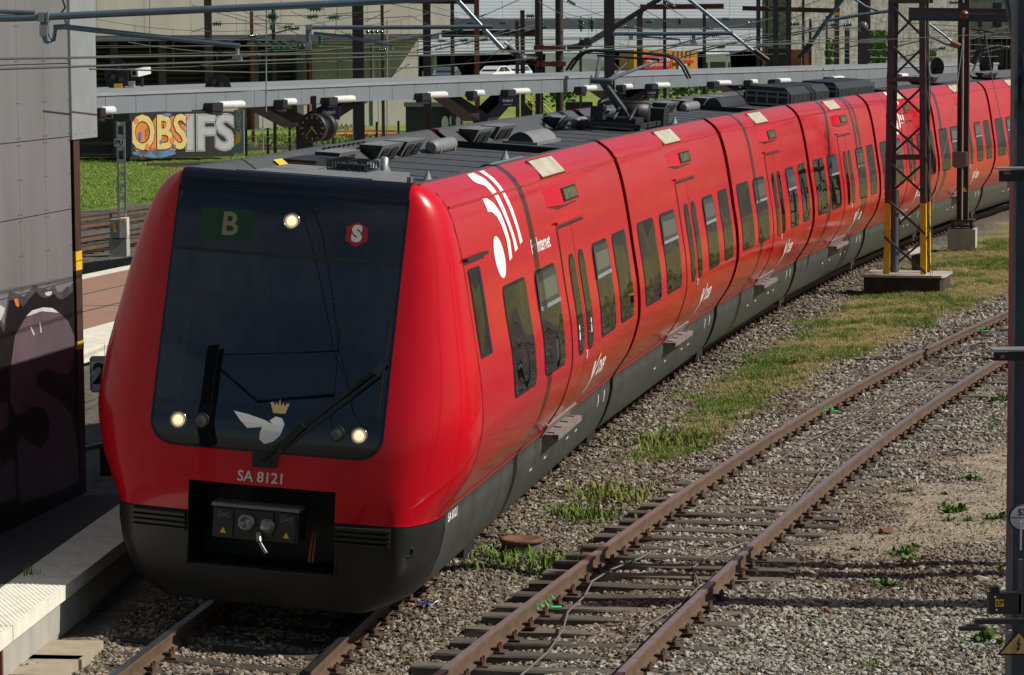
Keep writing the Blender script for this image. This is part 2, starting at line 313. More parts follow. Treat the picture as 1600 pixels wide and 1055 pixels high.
M['black_spray'] = mat('black_spray', (.008,.008,.009), .45, var=.3, vscale=3.)
M['plum_spray'] = mat('plum_spray', (.115,.085,.105), .45, var=.2, vscale=2.)
M['grey_spray'] = mat('grey_overspray', (.055,.055,.058), .5, var=.4, vscale=5.)
M['white_spray'] = mat('white_spray', (.55,.55,.55), .5, var=.15)
M['orange_spray'] = mat('orange_spray', (.65,.16,.03), .5)
M['mast'] = mat('mast_steel', (.030,.024,.022), .55, var=.35, vscale=3.)
M['mast_brown'] = mat('mast_brown', (.075,.040,.028), .6, var=.35, vscale=3.)
M['mast_blue'] = mat('mast_bluegrey', (.070,.088,.106), .5, var=.22, vscale=4.)
M['mast_purple'] = mat('lattice_steel', (.075,.058,.062), .55, var=.3, vscale=5.)
M['tube'] = mat('cantilever_tube', (.15,.21,.25), .38, metal=.5, var=.10, vscale=6.)
M['wire'] = mat('wire', (.10,.11,.095), .5, metal=.4)
M['wire_light'] = mat('bright_wire', (.35,.36,.34), .4, metal=.6)
M['insul_green'] = mat('insulator_glass', (.02,.10,.055), .12, spec=.7)
M['insul_dark'] = mat('insulator_dark', (.028,.022,.022), .3)
M['insul_red'] = mat('insulator_red', (.22,.075,.055), .45)
M['canopy'] = mat('canopy_fascia', (.17,.195,.215), .5, var=.06, vscale=2.)
M['canopy_top'] = mat('canopy_roof', (.24,.26,.27), .6, var=.12, vscale=2.)
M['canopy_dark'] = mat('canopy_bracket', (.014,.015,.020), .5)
M['sign_blue'] = mat('sign_blue', (.012,.022,.085), .4)
M['clock_face'] = mat('clock_face', (.018,.019,.021), .4)
M['louvre'] = mat('louvre_steel', (.055,.052,.047), .6, var=.2, vscale=2.)
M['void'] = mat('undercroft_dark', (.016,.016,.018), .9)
M['bldg_concrete'] = mat('facade_concrete', (.30,.29,.255), .9, var=.14, vscale=.8, stretch=(1,1,.2), detail=8, bump=.05, bscale=3)
M['bldg_pale'] = mat('pale_render', (.50,.48,.42), .9, var=.12, vscale=.6, detail=8)
M['corrugated'] = waves(mat('corrugated_sheet', (.36,.40,.46), .6, var=.05, vscale=.3), 1.1, 'Z', .25, .05)
M['stonewall'] = mat('stone_facing', (.24,.235,.215), .95, col2=(.16,.155,.14), mixscale=2.2, mixpos=(.42,.58), var=.25, vscale=7., bump=.8, bscale=6., detail=9)
M['orange'] = mat('truck_orange', (.62,.27,.025), .45, var=.08, vscale=1.5)
M['truck_red'] = mat('banner_red', (.50,.03,.025), .5)
M['car_white'] = mat('car_white', (.74,.75,.75), .3, coat=.6)
M['car_dark'] = mat('car_grey', (.08,.10,.12), .3, coat=.6)
M['car_glass'] = mat('car_glass', (.02,.025,.03), .05, spec=.7)
M['tyre'] = mat('tyre', (.012,.012,.012), .8)
M['brick'] = mat('brick_red', (.25,.075,.045), .9, var=.2, vscale=2.)
M['cabinet'] = mat('cabinet_white', (.62,.62,.58), .5, var=.06)
M['navy'] = mat('navy_hut', (.022,.028,.045), .6, var=.15)
M['rustplate'] = mat('rusty_cover', (.19,.085,.045), .85, col2=(.11,.05,.03), mixscale=12., var=.3, vscale=30., bump=.3, bscale=70.)
M['green_paint'] = mat('green_marker_paint', (.03,.62,.20), .6)
M['litter_blue'] = mat('blue_plastic', (.03,.035,.12), .35)
M['cable'] = mat('grey_cable', (.13,.12,.11), .7)
M['trough'] = mat('trough_lid', (.34,.29,.21), .9, var=.18, vscale=6., bump=.12, bscale=50.)
M['sign_grey'] = mat('sign_grey_white', (.55,.57,.60), .5)
M['warn_tan'] = mat('warning_yellow_aged', (.55,.36,.13), .5, var=.06)
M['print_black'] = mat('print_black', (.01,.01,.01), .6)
M['g_yellow'] = mat('graffiti_yellow', (.72,.55,.20), .7, var=.12)
M['g_orange'] = mat('graffiti_orange', (.72,.23,.05), .7)
M['g_blue'] = mat('graffiti_blue', (.09,.22,.42), .7)
M['g_silver'] = mat('graffiti_silver', (.43,.44,.46), .6, var=.06)
M['g_pink'] = mat('graffiti_pink', (.65,.20,.30), .7)
M['wood'] = mat('fence_wood', (.30,.21,.11), .9, var=.2, vscale=4.)
M['ivy'] = mat('ivy_leaf', (.06,.14,.02), .6, objrand=[(.05,.12,.015),(.09,.18,.03),(.13,.22,.04),(.04,.09,.015)])
M['red_light'] = mat('red_lamp', (.6,.03,.03), .3, emit=((1,.05,.03), 2.))
# ------------------------------------------------------------------ the red commuter train
PROF = [(1.05,.22),(1.30,.35),(1.44,.6),(1.51,.9),(1.53,1.13),(1.62,1.28),(1.72,1.48),(1.79,1.74),(1.812,1.95),(1.77,2.35),(1.68,2.76),(1.575,3.24),(1.475,3.62),(1.37,3.89),(1.26,4.03),(1.12,4.12)]
_pz = np.array([p[1] for p in PROF]); _po = np.array([p[0] for p in PROF])
def _spline(z):
    i = int(np.clip(np.searchsorted(_pz, z)-1, 0, len(_pz)-2)); t = (z-_pz[i])/(_pz[i+1]-_pz[i])
    def tan(k):
        if k in (0, len(_pz)-1) or k == 4: a, b = max(k-1, 0), min(k+1, len(_pz)-1); a, b = (k, k+1) if k < 5 else (k-1, k)
        else: a, b = k-1, k+1
        return (_po[b]-_po[a])/(_pz[b]-_pz[a])
    h = _pz[i+1]-_pz[i]; m0, m1 = tan(i)*h, tan(i+1)*h
    return (2*t**3-3*t*t+1)*_po[i]+(t**3-2*t*t+t)*m0+(-2*t**3+3*t*t)*_po[i+1]+(t**3-t*t)*m1
_zz = np.linspace(.22, 4.12, 240); _oo = np.array([_spline(z) for z in _zz])
def OP(z): return float(np.interp(z, _zz, _oo))
def side_pt(y, z, eps=0.):
    d = (OP(z+.02)-OP(z-.02))/.04; n = Vector((1, 0, -d)).normalized()
    return Vector((OP(z), y, z)) + n*eps
def zrows(z0, z1, rb, rt, step=.16):
    zs = [z0, z1]
    for r, a, sg in ((rb, z0, 1), (rt, z1, -1)):
        if r > 0: zs += [a+sg*r*(1-math.cos(math.pi/2*k/5)) for k in range(1, 6)]
    n = max(1, int((z1-z0)/step)); zs += [z0+(z1-z0)*k/n for k in range(n+1)]
    zs = sorted(zs); out = [zs[0]]
    for z in zs[1:]:
        if z-out[-1] > 1e-3: out.append(z)
    return out
def inset(z, z0, z1, rb, rt):
    i = 0
    for r, d in ((rb, z-z0), (rt, z1-z)):
        if r > 0 and d < r: i = max(i, r - math.sqrt(max(0, r*r-(r-d)**2)))
    return i
def patch(mb, y0, y1, z0, z1, eps, rb=.05, rt=.05, mi=0, depth=.03, pt=side_pt, ncol=1, step=.09):
    """rounded panel lying on a carriage surface, eps proud of it, with its own rim"""
    zs = zrows(z0, z1, rb, rt, step); vs, fs = [], []; w = ncol+1
    for e in (eps, eps-depth):
        for z in zs:
            i = inset(z, z0, z1, rb, rt)
            for k in range(w): vs.append(pt(y0+i+(y1-y0-2*i)*k/ncol, z, e))
    n = len(zs); N = n*w
    for r in range(n-1):
        for k in range(ncol): fs.append((r*w+k, r*w+k+1, (r+1)*w+k+1, (r+1)*w+k))
        fs.append((r*w, (r+1)*w, N+(r+1)*w, N+r*w)); fs.append((r*w+ncol, N+r*w+ncol, N+(r+1)*w+ncol, (r+1)*w+ncol))
    for k in range(ncol):
        fs.append((k, N+k, N+k+1, k+1)); a = (n-1)*w+k; fs.append((a, a+1, N+a+1, N+a))
    mb.add(vs[:N], [f for f in fs if max(f) < N], mi, True); mb.add(vs, [f for f in fs if max(f) >= N], mi, False)
    return mb
def decal(mb, polys, pt, eps=.003, mi=0, cuts=None):
    """flat print: polygons in surface coordinates, cut finely enough to follow the curve"""
    bm = bmesh.new()
    for pl in polys:
        try: bm.faces.new([bm.verts.new((a, b, 0)) for a, b in pl])
        except ValueError: pass
    _decal_bm(mb, bm, pt, eps, mi, cuts)
def decal_text(mb, txt, size, at_, pt, eps=.003, mi=0, cuts=None, **k):
    vs, fs = text_mesh(txt, size, **k); bm = bmesh.new(); bv = [bm.verts.new((v.x+at_[0], v.y+at_[1], 0)) for v in vs]
    for f in fs:
        try: bm.faces.new([bv[i] for i in f])
        except ValueError: pass
    _decal_bm(mb, bm, pt, eps, mi, cuts)
def _decal_bm(mb, bm, pt, eps, mi, cuts):
    bmesh.ops.triangulate(bm, faces=bm.faces)
    zs = [v.co.y for v in bm.verts]; step = cuts or .06
    z = math.ceil(min(zs)/step)*step
    while z < max(zs):
        bmesh.ops.bisect_plane(bm, geom=bm.verts[:]+bm.edges[:]+bm.faces[:], plane_co=(0, z, 0), plane_no=(0, 1, 0)); z += step
    bm.verts.ensure_lookup_table(); bm.verts.index_update()
    mb.add([pt(v.co.x, v.co.y, eps) for v in bm.verts], [tuple(v.index for v in f.verts) for f in bm.faces], mi); bm.free()

def shell(name, y0, y1, z0, z1, m, parent, step=.6, sides=(1, -1)):
    mb = MB(); zs = [z for z in _zz if z0 < z < z1][::3]; zs = [z0]+zs+[z1]; n = max(1, int(round((y1-y0)/step))); ys = [y0+(y1-y0)*k/n for k in range(n+1)]
    for sg in sides:
        vs = [Vector((sg*OP(z), y, z)) for z in zs for y in ys]; w = len(ys); fs = []
        for r in range(len(zs)-1):
            for k in range(n):
                f = (r*w+k, r*w+k+1, (r+1)*w+k+1, (r+1)*w+k); fs.append(f if sg > 0 else f[::-1])
        mb.add(vs, fs, 0, True)
        # turned-in ends
        for y, e in ((y0, .12), (y1, -.12)):
            vs = []
            for z in zs: vs += [Vector((sg*OP(z), y, z)), Vector((sg*(OP(z)-.14), y, z))]
            fs = [(2*r, 2*r+1, 2*r+3, 2*r+2) for r in range(len(zs)-1)]; mb.add(vs, fs, 0)
    return mb.build(name, m, parent)
ROOFX = [(1.12,4.12),(1.06,4.125),(1.02,4.11),(.86,3.92),(-.74,3.92),(-1.02,4.11),(-1.06,4.125),(-1.12,4.12)]
def roof_deck(y0, y1, parent):
    mb = MB(); ys = [y0, y1]
    vs = [Vector((x, y, z)) for x, z in ROOFX for y in ys]; fs = [(2*i, 2*i+1, 2*i+3, 2*i+2) for i in range(len(ROOFX)-1)]
    mb.add(vs, fs, 0)
    k = y0+.9
    while k < y1-.3: mb.box(-.72, .84, k-.012, k+.012, 3.918, 3.926, 0); k += 1.25
    return mb.build('roof_deck', M['roof'], parent)
def window(y0, y1, z0, z1, parent, r=.09, hopper=False):
    g = MB(); patch(g, y0-.03, y1+.03, z0-.03, z1+.03, .003, r+.03, r+.03); patch(g, y0, y1, z0, z1, .007, r, r, 1, depth=.003)
    if hopper:
        zs = z0+(z1-z0)*.66; patch(g, y0+.02, y1-.02, zs, z1-.015, .016, .02, r, 2, depth=.012); patch(g, y0+.10, y1-.10, zs+.06, z1-.09, .019, .03, .06, 3, depth=.004); patch(g, y0+.02, y1-.02, zs-.03, zs+.012, .021, .005, .005, 4, depth=.016)
    return g.build('window', [M['black'], M['glass'], M['sash'], M['sash_glass'], M['steel']], parent)
def carriage(name, parent, y0, y1, wins, door, red0, skirt0):
    c = shell(name, red0, y1, 1.135, 4.12, M['red'], parent)
    sk = shell('skirt', skirt0, y1, .22, 1.128, M['skirt'], c)
    st = MB(); n = 12
    for a, b in ((red0, y1),):
        vs = [side_pt(a+(b-a)*k/n, z, .004) for k in range(n+1) for z in (1.115, 1.165)]; st.add(vs, [(2*k, 2*k+2, 2*k+3, 2*k+1) for k in range(n)])
    st.build('red_line', M['red_stripe'], c)
    roof_deck(red0 if red0 > 0 else -.80, y1, c)
    for (a, b, hop) in wins: window(a, b, 2.0, 3.035, c, hopper=hop)
    a, b = door; m = (a+b)/2
    s_ = MB(); patch(s_, a-.035, b+.035, 1.16, 3.40, .002, .02, .04); s_.build('door_seal', M['black'], c)
    for p, q in ((a, m-.012), (m+.012, b)):
        d = MB(); patch(d, p, q, 1.17, 3.375, .008, .02, .03, ncol=2); dl = d.build('door_leaf', M['red'], c)
        g = MB(); w0, w1 = (p+.42, q-.14) if p == a else (p+.14, q-.42)
        patch(g, w0-.03, w1+.03, 1.95, 3.07, .011, .17, .17); patch(g, w0, w1, 1.98, 3.04, .015, .15, .15, 1, depth=.003); g.build('door_window', [M['black'], M['glass']], c)
    h = MB(); patch(h, a-.06, b+.06, 3.425, 3.455, .035, .008, .008, depth=.05); h.build('door_gutter', M['red'], c)
    lt = MB(); patch(lt, m+.04, m+.10, 1.86, 1.96, .016, .02, .02, depth=.01); lt.build('door_button', M['offwhite'], c)
    # folding step under the door
    s_ = MB()
    s_.box(OP(1.1)-.04, OP(1.1)+.17, a+.15, b-.05, 1.045, 1.085); s_.box(OP(1.1)+.11, OP(1.1)+.175, a+.15, b-.05, 1.03, 1.09)
    for k in range(4): s_.box(OP(1.1)+.0, OP(1.1)+.11, a+.3+k*.5, a+.28+k*.5, 1.085, 1.10)
    s_.build('door_step', M['step'], c)
    t = MB(); patch(t, a-.05, b+.1, 1.09, 1.22, .02, .01, .01, depth=.04); t.build('door_sill', M['step'], c)
    # destination display and hatch above the door
    y = m-.35
    d = MB(); z0, z1 = 3.615, 3.81
    vs = [side_pt(y-1.0, z0+.02, .002), side_pt(y-1.0, z1, .002), side_pt(y-.32, z0, .085), side_pt(y-.32, z1-.005, .085), side_pt(y+1.12, z0, .05), side_pt(y+1.12, z1, .05), side_pt(y-.2, z0-.02, -.02), side_pt(y+1.15, z0-.02, -.02), side_pt(y+1.12, z1+.03, -.02), side_pt(y-.3, z1+.03, -.02)]
    d.add(vs, [(0, 2, 3, 1), (2, 4, 5, 3), (0, 6, 2), (2, 6, 7, 4), (4, 7, 8, 5), (3, 5, 8, 9), (1, 3, 9)])
    db = d.build('display_housing', M['red'], c)
    g = MB(); pt = lambda yy, z, e=0.: side_pt(yy, z, .088-(yy-(y-.32))*.0243+e)
    patch(g, y-.24, y+1.0, z0+.02, z1-.03, .005, .012, .012, 0, .01, pt); patch(g, y-.14, y+.9, z0+.04, z1-.05, .009, .01, .01, 1, .005, pt)
    g.build('destination_display', [M['black'], M['amber_lcd']], c)
    g = MB(); patch(g, y-.72, y+1.02, 3.925, 4.10, .012, .01, .01, depth=.03); patch(g, y-.66, y+.96, 3.935, 4.09, .016, .01, .01, 1, .004); g.build('roof_hatch', [M['brown_post'], M['hatch']], c)
    # crease line along the upper side
    g = MB(); n = 14; ya = max(red0, -.6); vs = [side_pt(ya+(y1-ya)*k/n, z, e) for k in range(n+1) for z, e in ((3.895, .001), (3.915, .014), (3.925, .001))]
    g.add(vs, [(3*k+j, 3*k+3+j, 3*k+4+j, 3*k+1+j) for k in range(n) for j in (0, 1)]); g.build('side_moulding', M['red'], c)
    # wing mark and letters by the door, small print on the skirt
    g = MB(); by, bz = b+.12, 1.56
    decal(g, [[(by-.06,bz+.17),(by+.05,bz+.16),(by+.12,bz+.0),(by+.07,bz-.06),(by-.05,bz+.05)], [(by+.30,bz+.22),(by+.37,bz+.22),(by+.10,bz-.24),(by+.03,bz-.24),(by+.09,bz-.06)]], side_pt, .004)
    decal_text(g, 'DSB', .25, (by+.74, bz+.02), side_pt, .004, bold=.008, sx=1.35); g.build('wing_mark', M['white'], c)
    g = MB(); decal(g, [[(q, 1.0), (q+.06, 1.0), (q+.06, .85), (q, .85)] for q in (y1-1.1, y1-.55)] + [[(q, .78), (q+.16, .78), (q+.16, .75), (q, .75)] for q in (a-.5, a+.5, b+.2, b+.9)], side_pt, .004); tag(g.build('skirt_marks', M['offwhite'], c), kind='stuff')
    for q in (a-1.4, a-.3, b+.3, b+1.6):
        g = MB(); vs = [side_pt(q+dy, z, .003) for z in (.35,.6,.85,1.1) for dy in (0, .012)]; g.add(vs, [(2*k, 2*k+1, 2*k+3, 2*k+2) for k in range(3)]); g.build('skirt_joint', M['black'], c)
    return c
def vent_box(y0, y1, c, x=-.68):
    """wedge-shaped fan box against the left roof coaming, two grilles to the right"""
    b = MB(); zt, zb = 4.115, 3.93
    vs = [(x-.24,y0,zt),(x-.24,y1,zt),(x+.04,y1,zt),(x+.04,y0,zt),(x-.24,y0+.1,zb),(x-.24,y1-.1,zb),(x-.06,y1-.1,zb),(x-.06,y0+.1,zb)]
    b.add(vs, [(0,3,2,1),(3,7,6,2),(0,4,7,3),(1,2,6,5)]); w = (y1-y0)
    o = b.build('fan_box', M['roof_box'], c)
    g = MB(); n = Vector((.24, 0, -.10)).normalized()
    for k in range(2):
        p0 = y0+w*(.14+.40*k); p1 = p0+w*.30
        q = [Vector((x+.036-.10*t, yy, zt-.24*t)) + Vector((.006,0,0)) for t, yy in ((.18, p0), (.18, p1), (.8, p1), (.8, p0))]
        g.add(q, [(0, 1, 2, 3)])
        for j in range(1, 5):
            t = .18+.62*j/5; g.bar((x+.046-.10*t, p0, zt-.24*t), (x+.046-.10*t, p1, zt-.24*t), .008, .008)
    g.build('grille', M['dark'], c)
    d = MB(); d.add([(x-.24,y0-.003,zt-.01),(x-.24,y0+.09,zb),(x-.06,y0+.09,zb),(x+.03,y0-.003,zt-.01)], [(0,1,2,3)]); d.build('box_side', M['dark'], c)
def hood(y0, y1, x0, x1, c, h=.26, z=3.925, m='roof_box'):
    b = MB(); n = 8; prof = [(x0+(x1-x0)*k/n, z+h*math.sin(math.pi*k/n)**.7) for k in range(n+1)]
    vs = [Vector((x, y, zz)) for y in (y0, y1) for x, zz in prof]; m_ = n+1
    b.add(vs, [(k, k+1, m_+k+1, m_+k) for k in range(n)], 0, True); b.add(vs[m_:], [tuple(range(m_))], 0)
    b.box(x0-.04, x1+.04, y0-.03, y1+.03, z-.005, z+.03)
    o = b.build('vent_hood', M[m], c); e = MB(); e.add(vs[:m_], [tuple(range(m_))[::-1]]); e.build('hood_mouth', M['dark'], c)
def tank(y0, y1, x, z, r, c, m='roof_box'):
    b = MB(); b.lathe([(r*.6, 0), (r, .04), (r, y1-y0-.04), (r*.6, y1-y0)], axis((x, y0, z), (0,1,0)), 14)
    b.box(x-r, x+r, y0+.15, y0+.2, z-r-.03, z); b.box(x-r, x+r, y1-.2, y1-.15, z-r-.03, z); b.build('air_tank', M[m], c)
def spike(x, y, c):
    b = MB(); b.lathe([(.10, 0), (.10, .05), (.075, .06), (.01, .22)], Matrix.Translation((x, y, 3.925)), 12); b.build('antenna_cone', M['roof_box'], c)

train = empty('commuter_train', (0,0,0), 'long red commuter train with a black glass front and headlamps lit, rounding the curve', 'train')
GAPS = [10.9, 21.6, 31.8, 42.15, 52.2, 62.5, 72.8, 83.1]
def car_matrix(s0, s1):
    p, q = T1.at(s0), T1.at(s1); h = math.atan2(q.x-p.x, q.y-p.y)
    return Matrix.Translation(p) @ Matrix.Rotation(-h, 4, 'Z') @ Matrix.Rotation(CANT, 4, 'Y')
# --- leading carriage
lead = carriage('driving_carriage', train, 0, 10.72, [(1.13, 2.46, False), (3.06, 4.44, True), (7.32, 8.58, True), (9.08, 10.3, False)], (4.98, 6.98), -.65, -.65)
lead.matrix_local = car_matrix(0, 10.9)
ZF = [.15,.5,.84,1.08,1.3,1.86,2.5,3.3,3.85,4.03,4.10,4.12]; SF = [-1.30,-1.47,-1.55,-1.60,-1.62,-1.58,-1.42,-1.2,-1.05,-.99,-.93,-.84]
_fz = np.linspace(.15, 4.12, 300); _fs = np.interp(_fz, ZF, SF); _k = np.ones(15)/15
_fs2 = np.convolve(np.pad(_fs, 7, mode='edge'), _k, 'valid'); _fs2[-8:] = _fs[-8:]
WFZ = [.22,.4,.7,1.08,1.86,4.12]; WFO = [.85,1.05,1.17,1.19,1.09,1.055]
def FR(o, z): return float(np.interp(z, _fz, _fs2)) + .05*(o/1.1)**2 - .03
def front_pt(o, z, eps=0.):
    d = (FR(o, z+.03)-FR(o, z-.03))/.06; n = Vector((0, -1, d)).normalized(); return Vector((o, FR(o, z), z)) + n*eps
def nose(name, zs, m, smooth=True, hole=None, hole2=None):
    cols = [-.9, -.68, -.45, -.22, 0, .22, .45, .68, .9]; NA = 9
    def row(z):
        wf = float(np.interp(z, WFZ, WFO)); op = OP(z); out = []
        fw_ = FR(wf, z)
        arc = [(wf+(op-wf)*math.sin(math.pi/2*k/NA), -.65+(fw_+.65)*math.cos(math.pi/2*k/NA)) for k in range(NA, -1, -1)]
        out += [Vector((-a, b, z)) for a, b in arc]
        out += [Vector((min(max(o, -wf+.01), wf-.01), FR(o, z), z)) for o in cols]
        out += [Vector((a, b, z)) for a, b in arc[::-1]]
        return out
    rows = [row(z) for z in zs]; w = len(rows[0]); vs = [v for r in rows for v in r]; fs = []
    c0 = NA+1+1; c1 = NA+1+7   # columns of -.68 and +.68
    for r in range(len(zs)-1):
        for k in range(w-1):
            if hole and hole[0] <= (zs[r]+zs[r+1])/2 <= hole[1] and c0 <= k < c1: continue
            if hole2 and hole2[0] <= (zs[r]+zs[r+1])/2 <= hole2[1] and c0-1 <= k < c1+1: continue
            fs.append((r*w+k, r*w+k+1, (r+1)*w+k+1, (r+1)*w+k))
    mb = MB(); mb.add(vs, fs, 0, smooth)
    return mb.build(name, m, lead)
nose('nose_shell', [1.08, 1.1, 1.16, 1.25, 1.36, 1.45, 1.55, 1.66, 1.78, 1.9, 2.06, 2.2, 2.4, 2.6, 2.85, 3.1, 3.385, 3.6, 3.8, 3.92, 4.0, 4.06, 4.1, 4.12], M['red_nose'], hole=(1.0, 1.36), hole2=(2.06, 3.385))
nose('nose_skirt', [.22, .26, .32, .42, .5, .58, .7, .8, .9, 1.0, 1.072], M['skirt_dark'], hole=(.58, 1.08))
# floor lid under the nose and roof lid behind the top edge
b = MB(); vs = [Vector((o, FR(o, 4.12), 4.12)) for o in (-1.055, -.5, 0, .5, 1.055)] + [Vector((1.12, -.65, 4.12)), Vector((-1.12, -.65, 4.12))]; b.add(vs, [tuple(range(7))]); b.build('nose_roof', M['gloss_black'], lead)
b = MB(); vs = [Vector((o, FR(o, .22), .22)) for o in (-.85, 0, .85)] + [Vector((1.05, -.65, .22)), Vector((-1.05, -.65, .22))]; b.add(vs, [tuple(range(5))[::-1]]); b.build('nose_floor', M['black'], lead)
# coupler pocket
b = MB(); yf = -1.52
b.box(-.70, .70, -.92, -.90, .54, 1.40); b.box(-.70, -.682, yf-.02, -.9, .56, 1.37); b.box(.682, .70, yf-.02, -.9, .56, 1.37); b.box(-.70, .70, -1.57, -.9, 1.36, 1.38); b.box(-.70, .70, -1.40, -.9, .56, .58)
b.build('coupler_pocket', M['black'], lead)
b = MB(); b.box(-.44, .35, -1.62, -1.3, .86, 1.15); cp = b.build('coupler', M['dark'], lead)
b = MB(); b.box(-.45, .36, -1.66, -1.42, 1.15, 1.175)
for k in range(20): b.box(-.44+k*.04, -.42+k*.04, -1.665, -1.43, 1.174, 1.182)
b.build('coupler_top_plate', M['roof_box'], lead)
b = MB(); b.box(-.22, .12, -1.645, -1.6, .90, 1.13); b.box(-.42, -.25, -1.64, -1.6, .88, 1.13); b.box(.17, .33, -1.64, -1.6, .88, 1.13); b.build('coupler_face', M['dark'], lead)
b = MB(); b.lathe([(.085, 0), (.08, .03), (.05, .05), (.045, .03), (0, .03)], axis((-.12, -1.645, 1.02), (0,-1,.1)), 14); b.lathe([(.07, 0), (.06, .012), (0, .0)], axis((.07, -1.645, 1.0), (0,-1,0)), 12); b.tube([(0, -1.64, .92), (.02, -1.70, .86), (.10, -1.74, .77)], .018); b.tube([(0, -1.66, .93), (.02, -1.71, .86)], .03); b.build('coupling_pin', M['chrome'], lead)
for x in (-.335, .25): b = MB(); b.prism([(-.03,-.025),(.03,-.025),(0,.03)], .002, frame((x, -1.646, .93), (1,0,0), (0,0,1))); b.build('warning_mark', M['yellow'], lead)
for x in (-.335, .25):
    b = MB(); Mx = frame((x, -1.646, 1.075), (1,0,0), (0,0,1))
    for q in ([(-.05,-.03),(-.045,-.03),(-.045,.03),(-.05,.03)], [(.045,-.03),(.05,-.03),(.05,.03),(.045,.03)], [(-.045,.02),(0,.0),(-.045,-.02),(-.045,-.026),(.0,-.006),(.045,-.026),(.045,-.02),(0.005,0),(.045,.02),(.045,.026),(0,.006),(-.045,.026)]): b.prism(q, .002, Mx)
    b.build('coupler_mark', M['roof_box'], lead)
b = MB(); b.tube([(.45, -1.45, .95), (.45, -1.5, .8), (.44, -1.5, .68)], .012); b.tube([(.48, -1.45, .95), (.48, -1.5, .78), (.475, -1.5, .68)], .012); b.build('brake_hose', M['rust_red'], lead)
# anti-climber ribs
for x0, x1 in ((-1.20, -.70), (.69, 1.19)):
    b = MB(); n = 6
    for k in range(4):
        z = .905+.047*k
        vs = [front_pt(x0+(x1-x0)*j/n, z+dz, e) for j in range(n+1) for dz, e in ((-.015, .0), (-.012, .05), (.012, .05), (.015, .0))]
        b.add(vs, [(4*j+i, 4*j+4+i, 4*j+5+i, 4*j+1+i) for j in range(n) for i in range(3)]); b.add([vs[i] for i in range(4)], [(0,1,2,3)]); b.add(vs[-4:], [(3,2,1,0)])
    patch(b, x0, x1, .88, 1.068, .018, .01, .01, 0, .04, front_pt, 4)
    b.build('anticlimber', M['skirt_dark'], lead)
b = MB(); b.lathe([(.045, -.01), (.055, .008), (.04, .012), (.03, -.02), (0, -.02)], axis((1.33, -1.40, .84), (.55,-.83,0)), 16); b.build('towing_eye', M['black'], lead)
# windscreen and cowl
b = MB(); patch(b, -1.085, 1.075, 1.66, 2.06, .006, .22, .0, 0, .03, front_pt, 8); patch(b, -1.085, 1.075, 3.385, 3.99, .006, .0, .02, 0, .03, front_pt, 8); patch(b, -1.085, -.905, 2.055, 3.39, .006, 0, 0, 0, .03, front_pt, 2); patch(b, .895, 1.075, 2.055, 3.39, .006, 0, 0, 0, .03, front_pt, 2); b.build('windscreen_frame', M['gloss_black'], lead)
b = MB(); patch(b, -1.06, 1.05, 1.685, 2.058, .010, .21, .0, 0, .003, front_pt, 10); b.build('dark_screen_glass', M['windscreen'], lead); b = MB(); patch(b, -1.06, 1.05, 3.39, 3.955, .010, .0, .02, 0, .003, front_pt, 10); b.build('display_screen_glass', M['windscreen'], lead)
b = MB(); zs = zrows(2.06, 3.388, 0, 0, .05); n = 10; b.add([front_pt(-1.06+2.11*k/n, z, .010) for z in zs for k in range(n+1)], [(r*(n+1)+k, r*(n+1)+k+1, (r+1)*(n+1)+k+1, (r+1)*(n+1)+k) for r in range(len(zs)-1) for k in range(n)], 0, True); b.build('windscreen', M['clear'], lead)
# driver's cab behind the glass
b = MB(); b.box(-1.0, 1.0, .6, .65, 1.2, 3.7); b.box(-1.0, 1.0, -.9, .6, 1.2, 1.25); b.box(-1.05, -1.0, -1.0, .6, 1.2, 3.6); b.box(1.0, 1.05, -1.0, .6, 1.2, 3.6); b.box(-1.0, 1.0, -.95, .6, 3.60, 3.64); b.build('cab_lining', M['cab_trim'], lead)
b = MB(); b.prism([(-1.45,1.75),(-1.42,2.12),(-1.05,2.20),(-.75,2.08),(-.72,1.4),(-1.35,1.4)], 1.9, Matrix(((0,0,1,-.95),(1,0,0,0),(0,1,0,0),(0,0,0,1)))); b.box(-.2, .35, -1.25, -1.0, 2.12, 2.34); b.box(-.75, -.4, -1.22, -1.02, 2.12, 2.28); b.build('cab_desk', M['cab_seat'], lead)
b = MB(); b.box(-.28, .26, -.35, -.22, 1.9, 2.62); b.box(-.15, .13, -.34, -.24, 2.64, 2.86); b.box(-.28, .26, -.8, -.3, 1.78, 1.92); b.build('cab_seat', M['cab_seat'], lead)
b = MB(); patch(b, -.90, .89, 3.04, 3.39, -.06, .0, .0, 0, .004, front_pt, 4); b.build('sun_blind', M['cab_blind'], lead)
b = MB(); patch(b, -.90, -.84, 2.05, 3.05, -.04, 0, 0, 0, .02, front_pt, 1); b.build('cab_pillar', M['roof_box'], lead)
b = MB(); patch(b, -1.072, 1.062, 3.945, 4.119, .016, .01, .0, 0, .04, front_pt, 8, .02); b.build('roof_cowl', M['gloss_black'], lead)
b = MB(); patch(b, -1.05, 1.04, 3.395, 3.425, .0115, .0, .0, 0, .003, front_pt, 6); b.build('screen_divider', M['black'], lead)
b = MB(); patch(b, -.83, -.33, 3.515, 3.785, .0125, .01, .01, 0, .003, front_pt, 2); b.build('route_panel', M['green_led'], lead)
b = MB(); decal_text(b, 'B', .29, (-.555, 3.645), front_pt, .0135, bold=.006); b.build('route_letter', M['led_letter'], lead)
b = MB(); vs = []
decal(b, [[(.63+.115*math.cos(math.pi*2*(k+.5)/6), 3.645+.115*math.sin(math.pi*2*(k+.5)/6)) for k in range(6)]], front_pt, .0125); b.build('s_emblem', M['s_red'], lead)
b = MB(); decal_text(b, 'S', .19, (.63, 3.645), front_pt, .0135, bold=.012); b.build('s_letter', M['s_white'], lead)
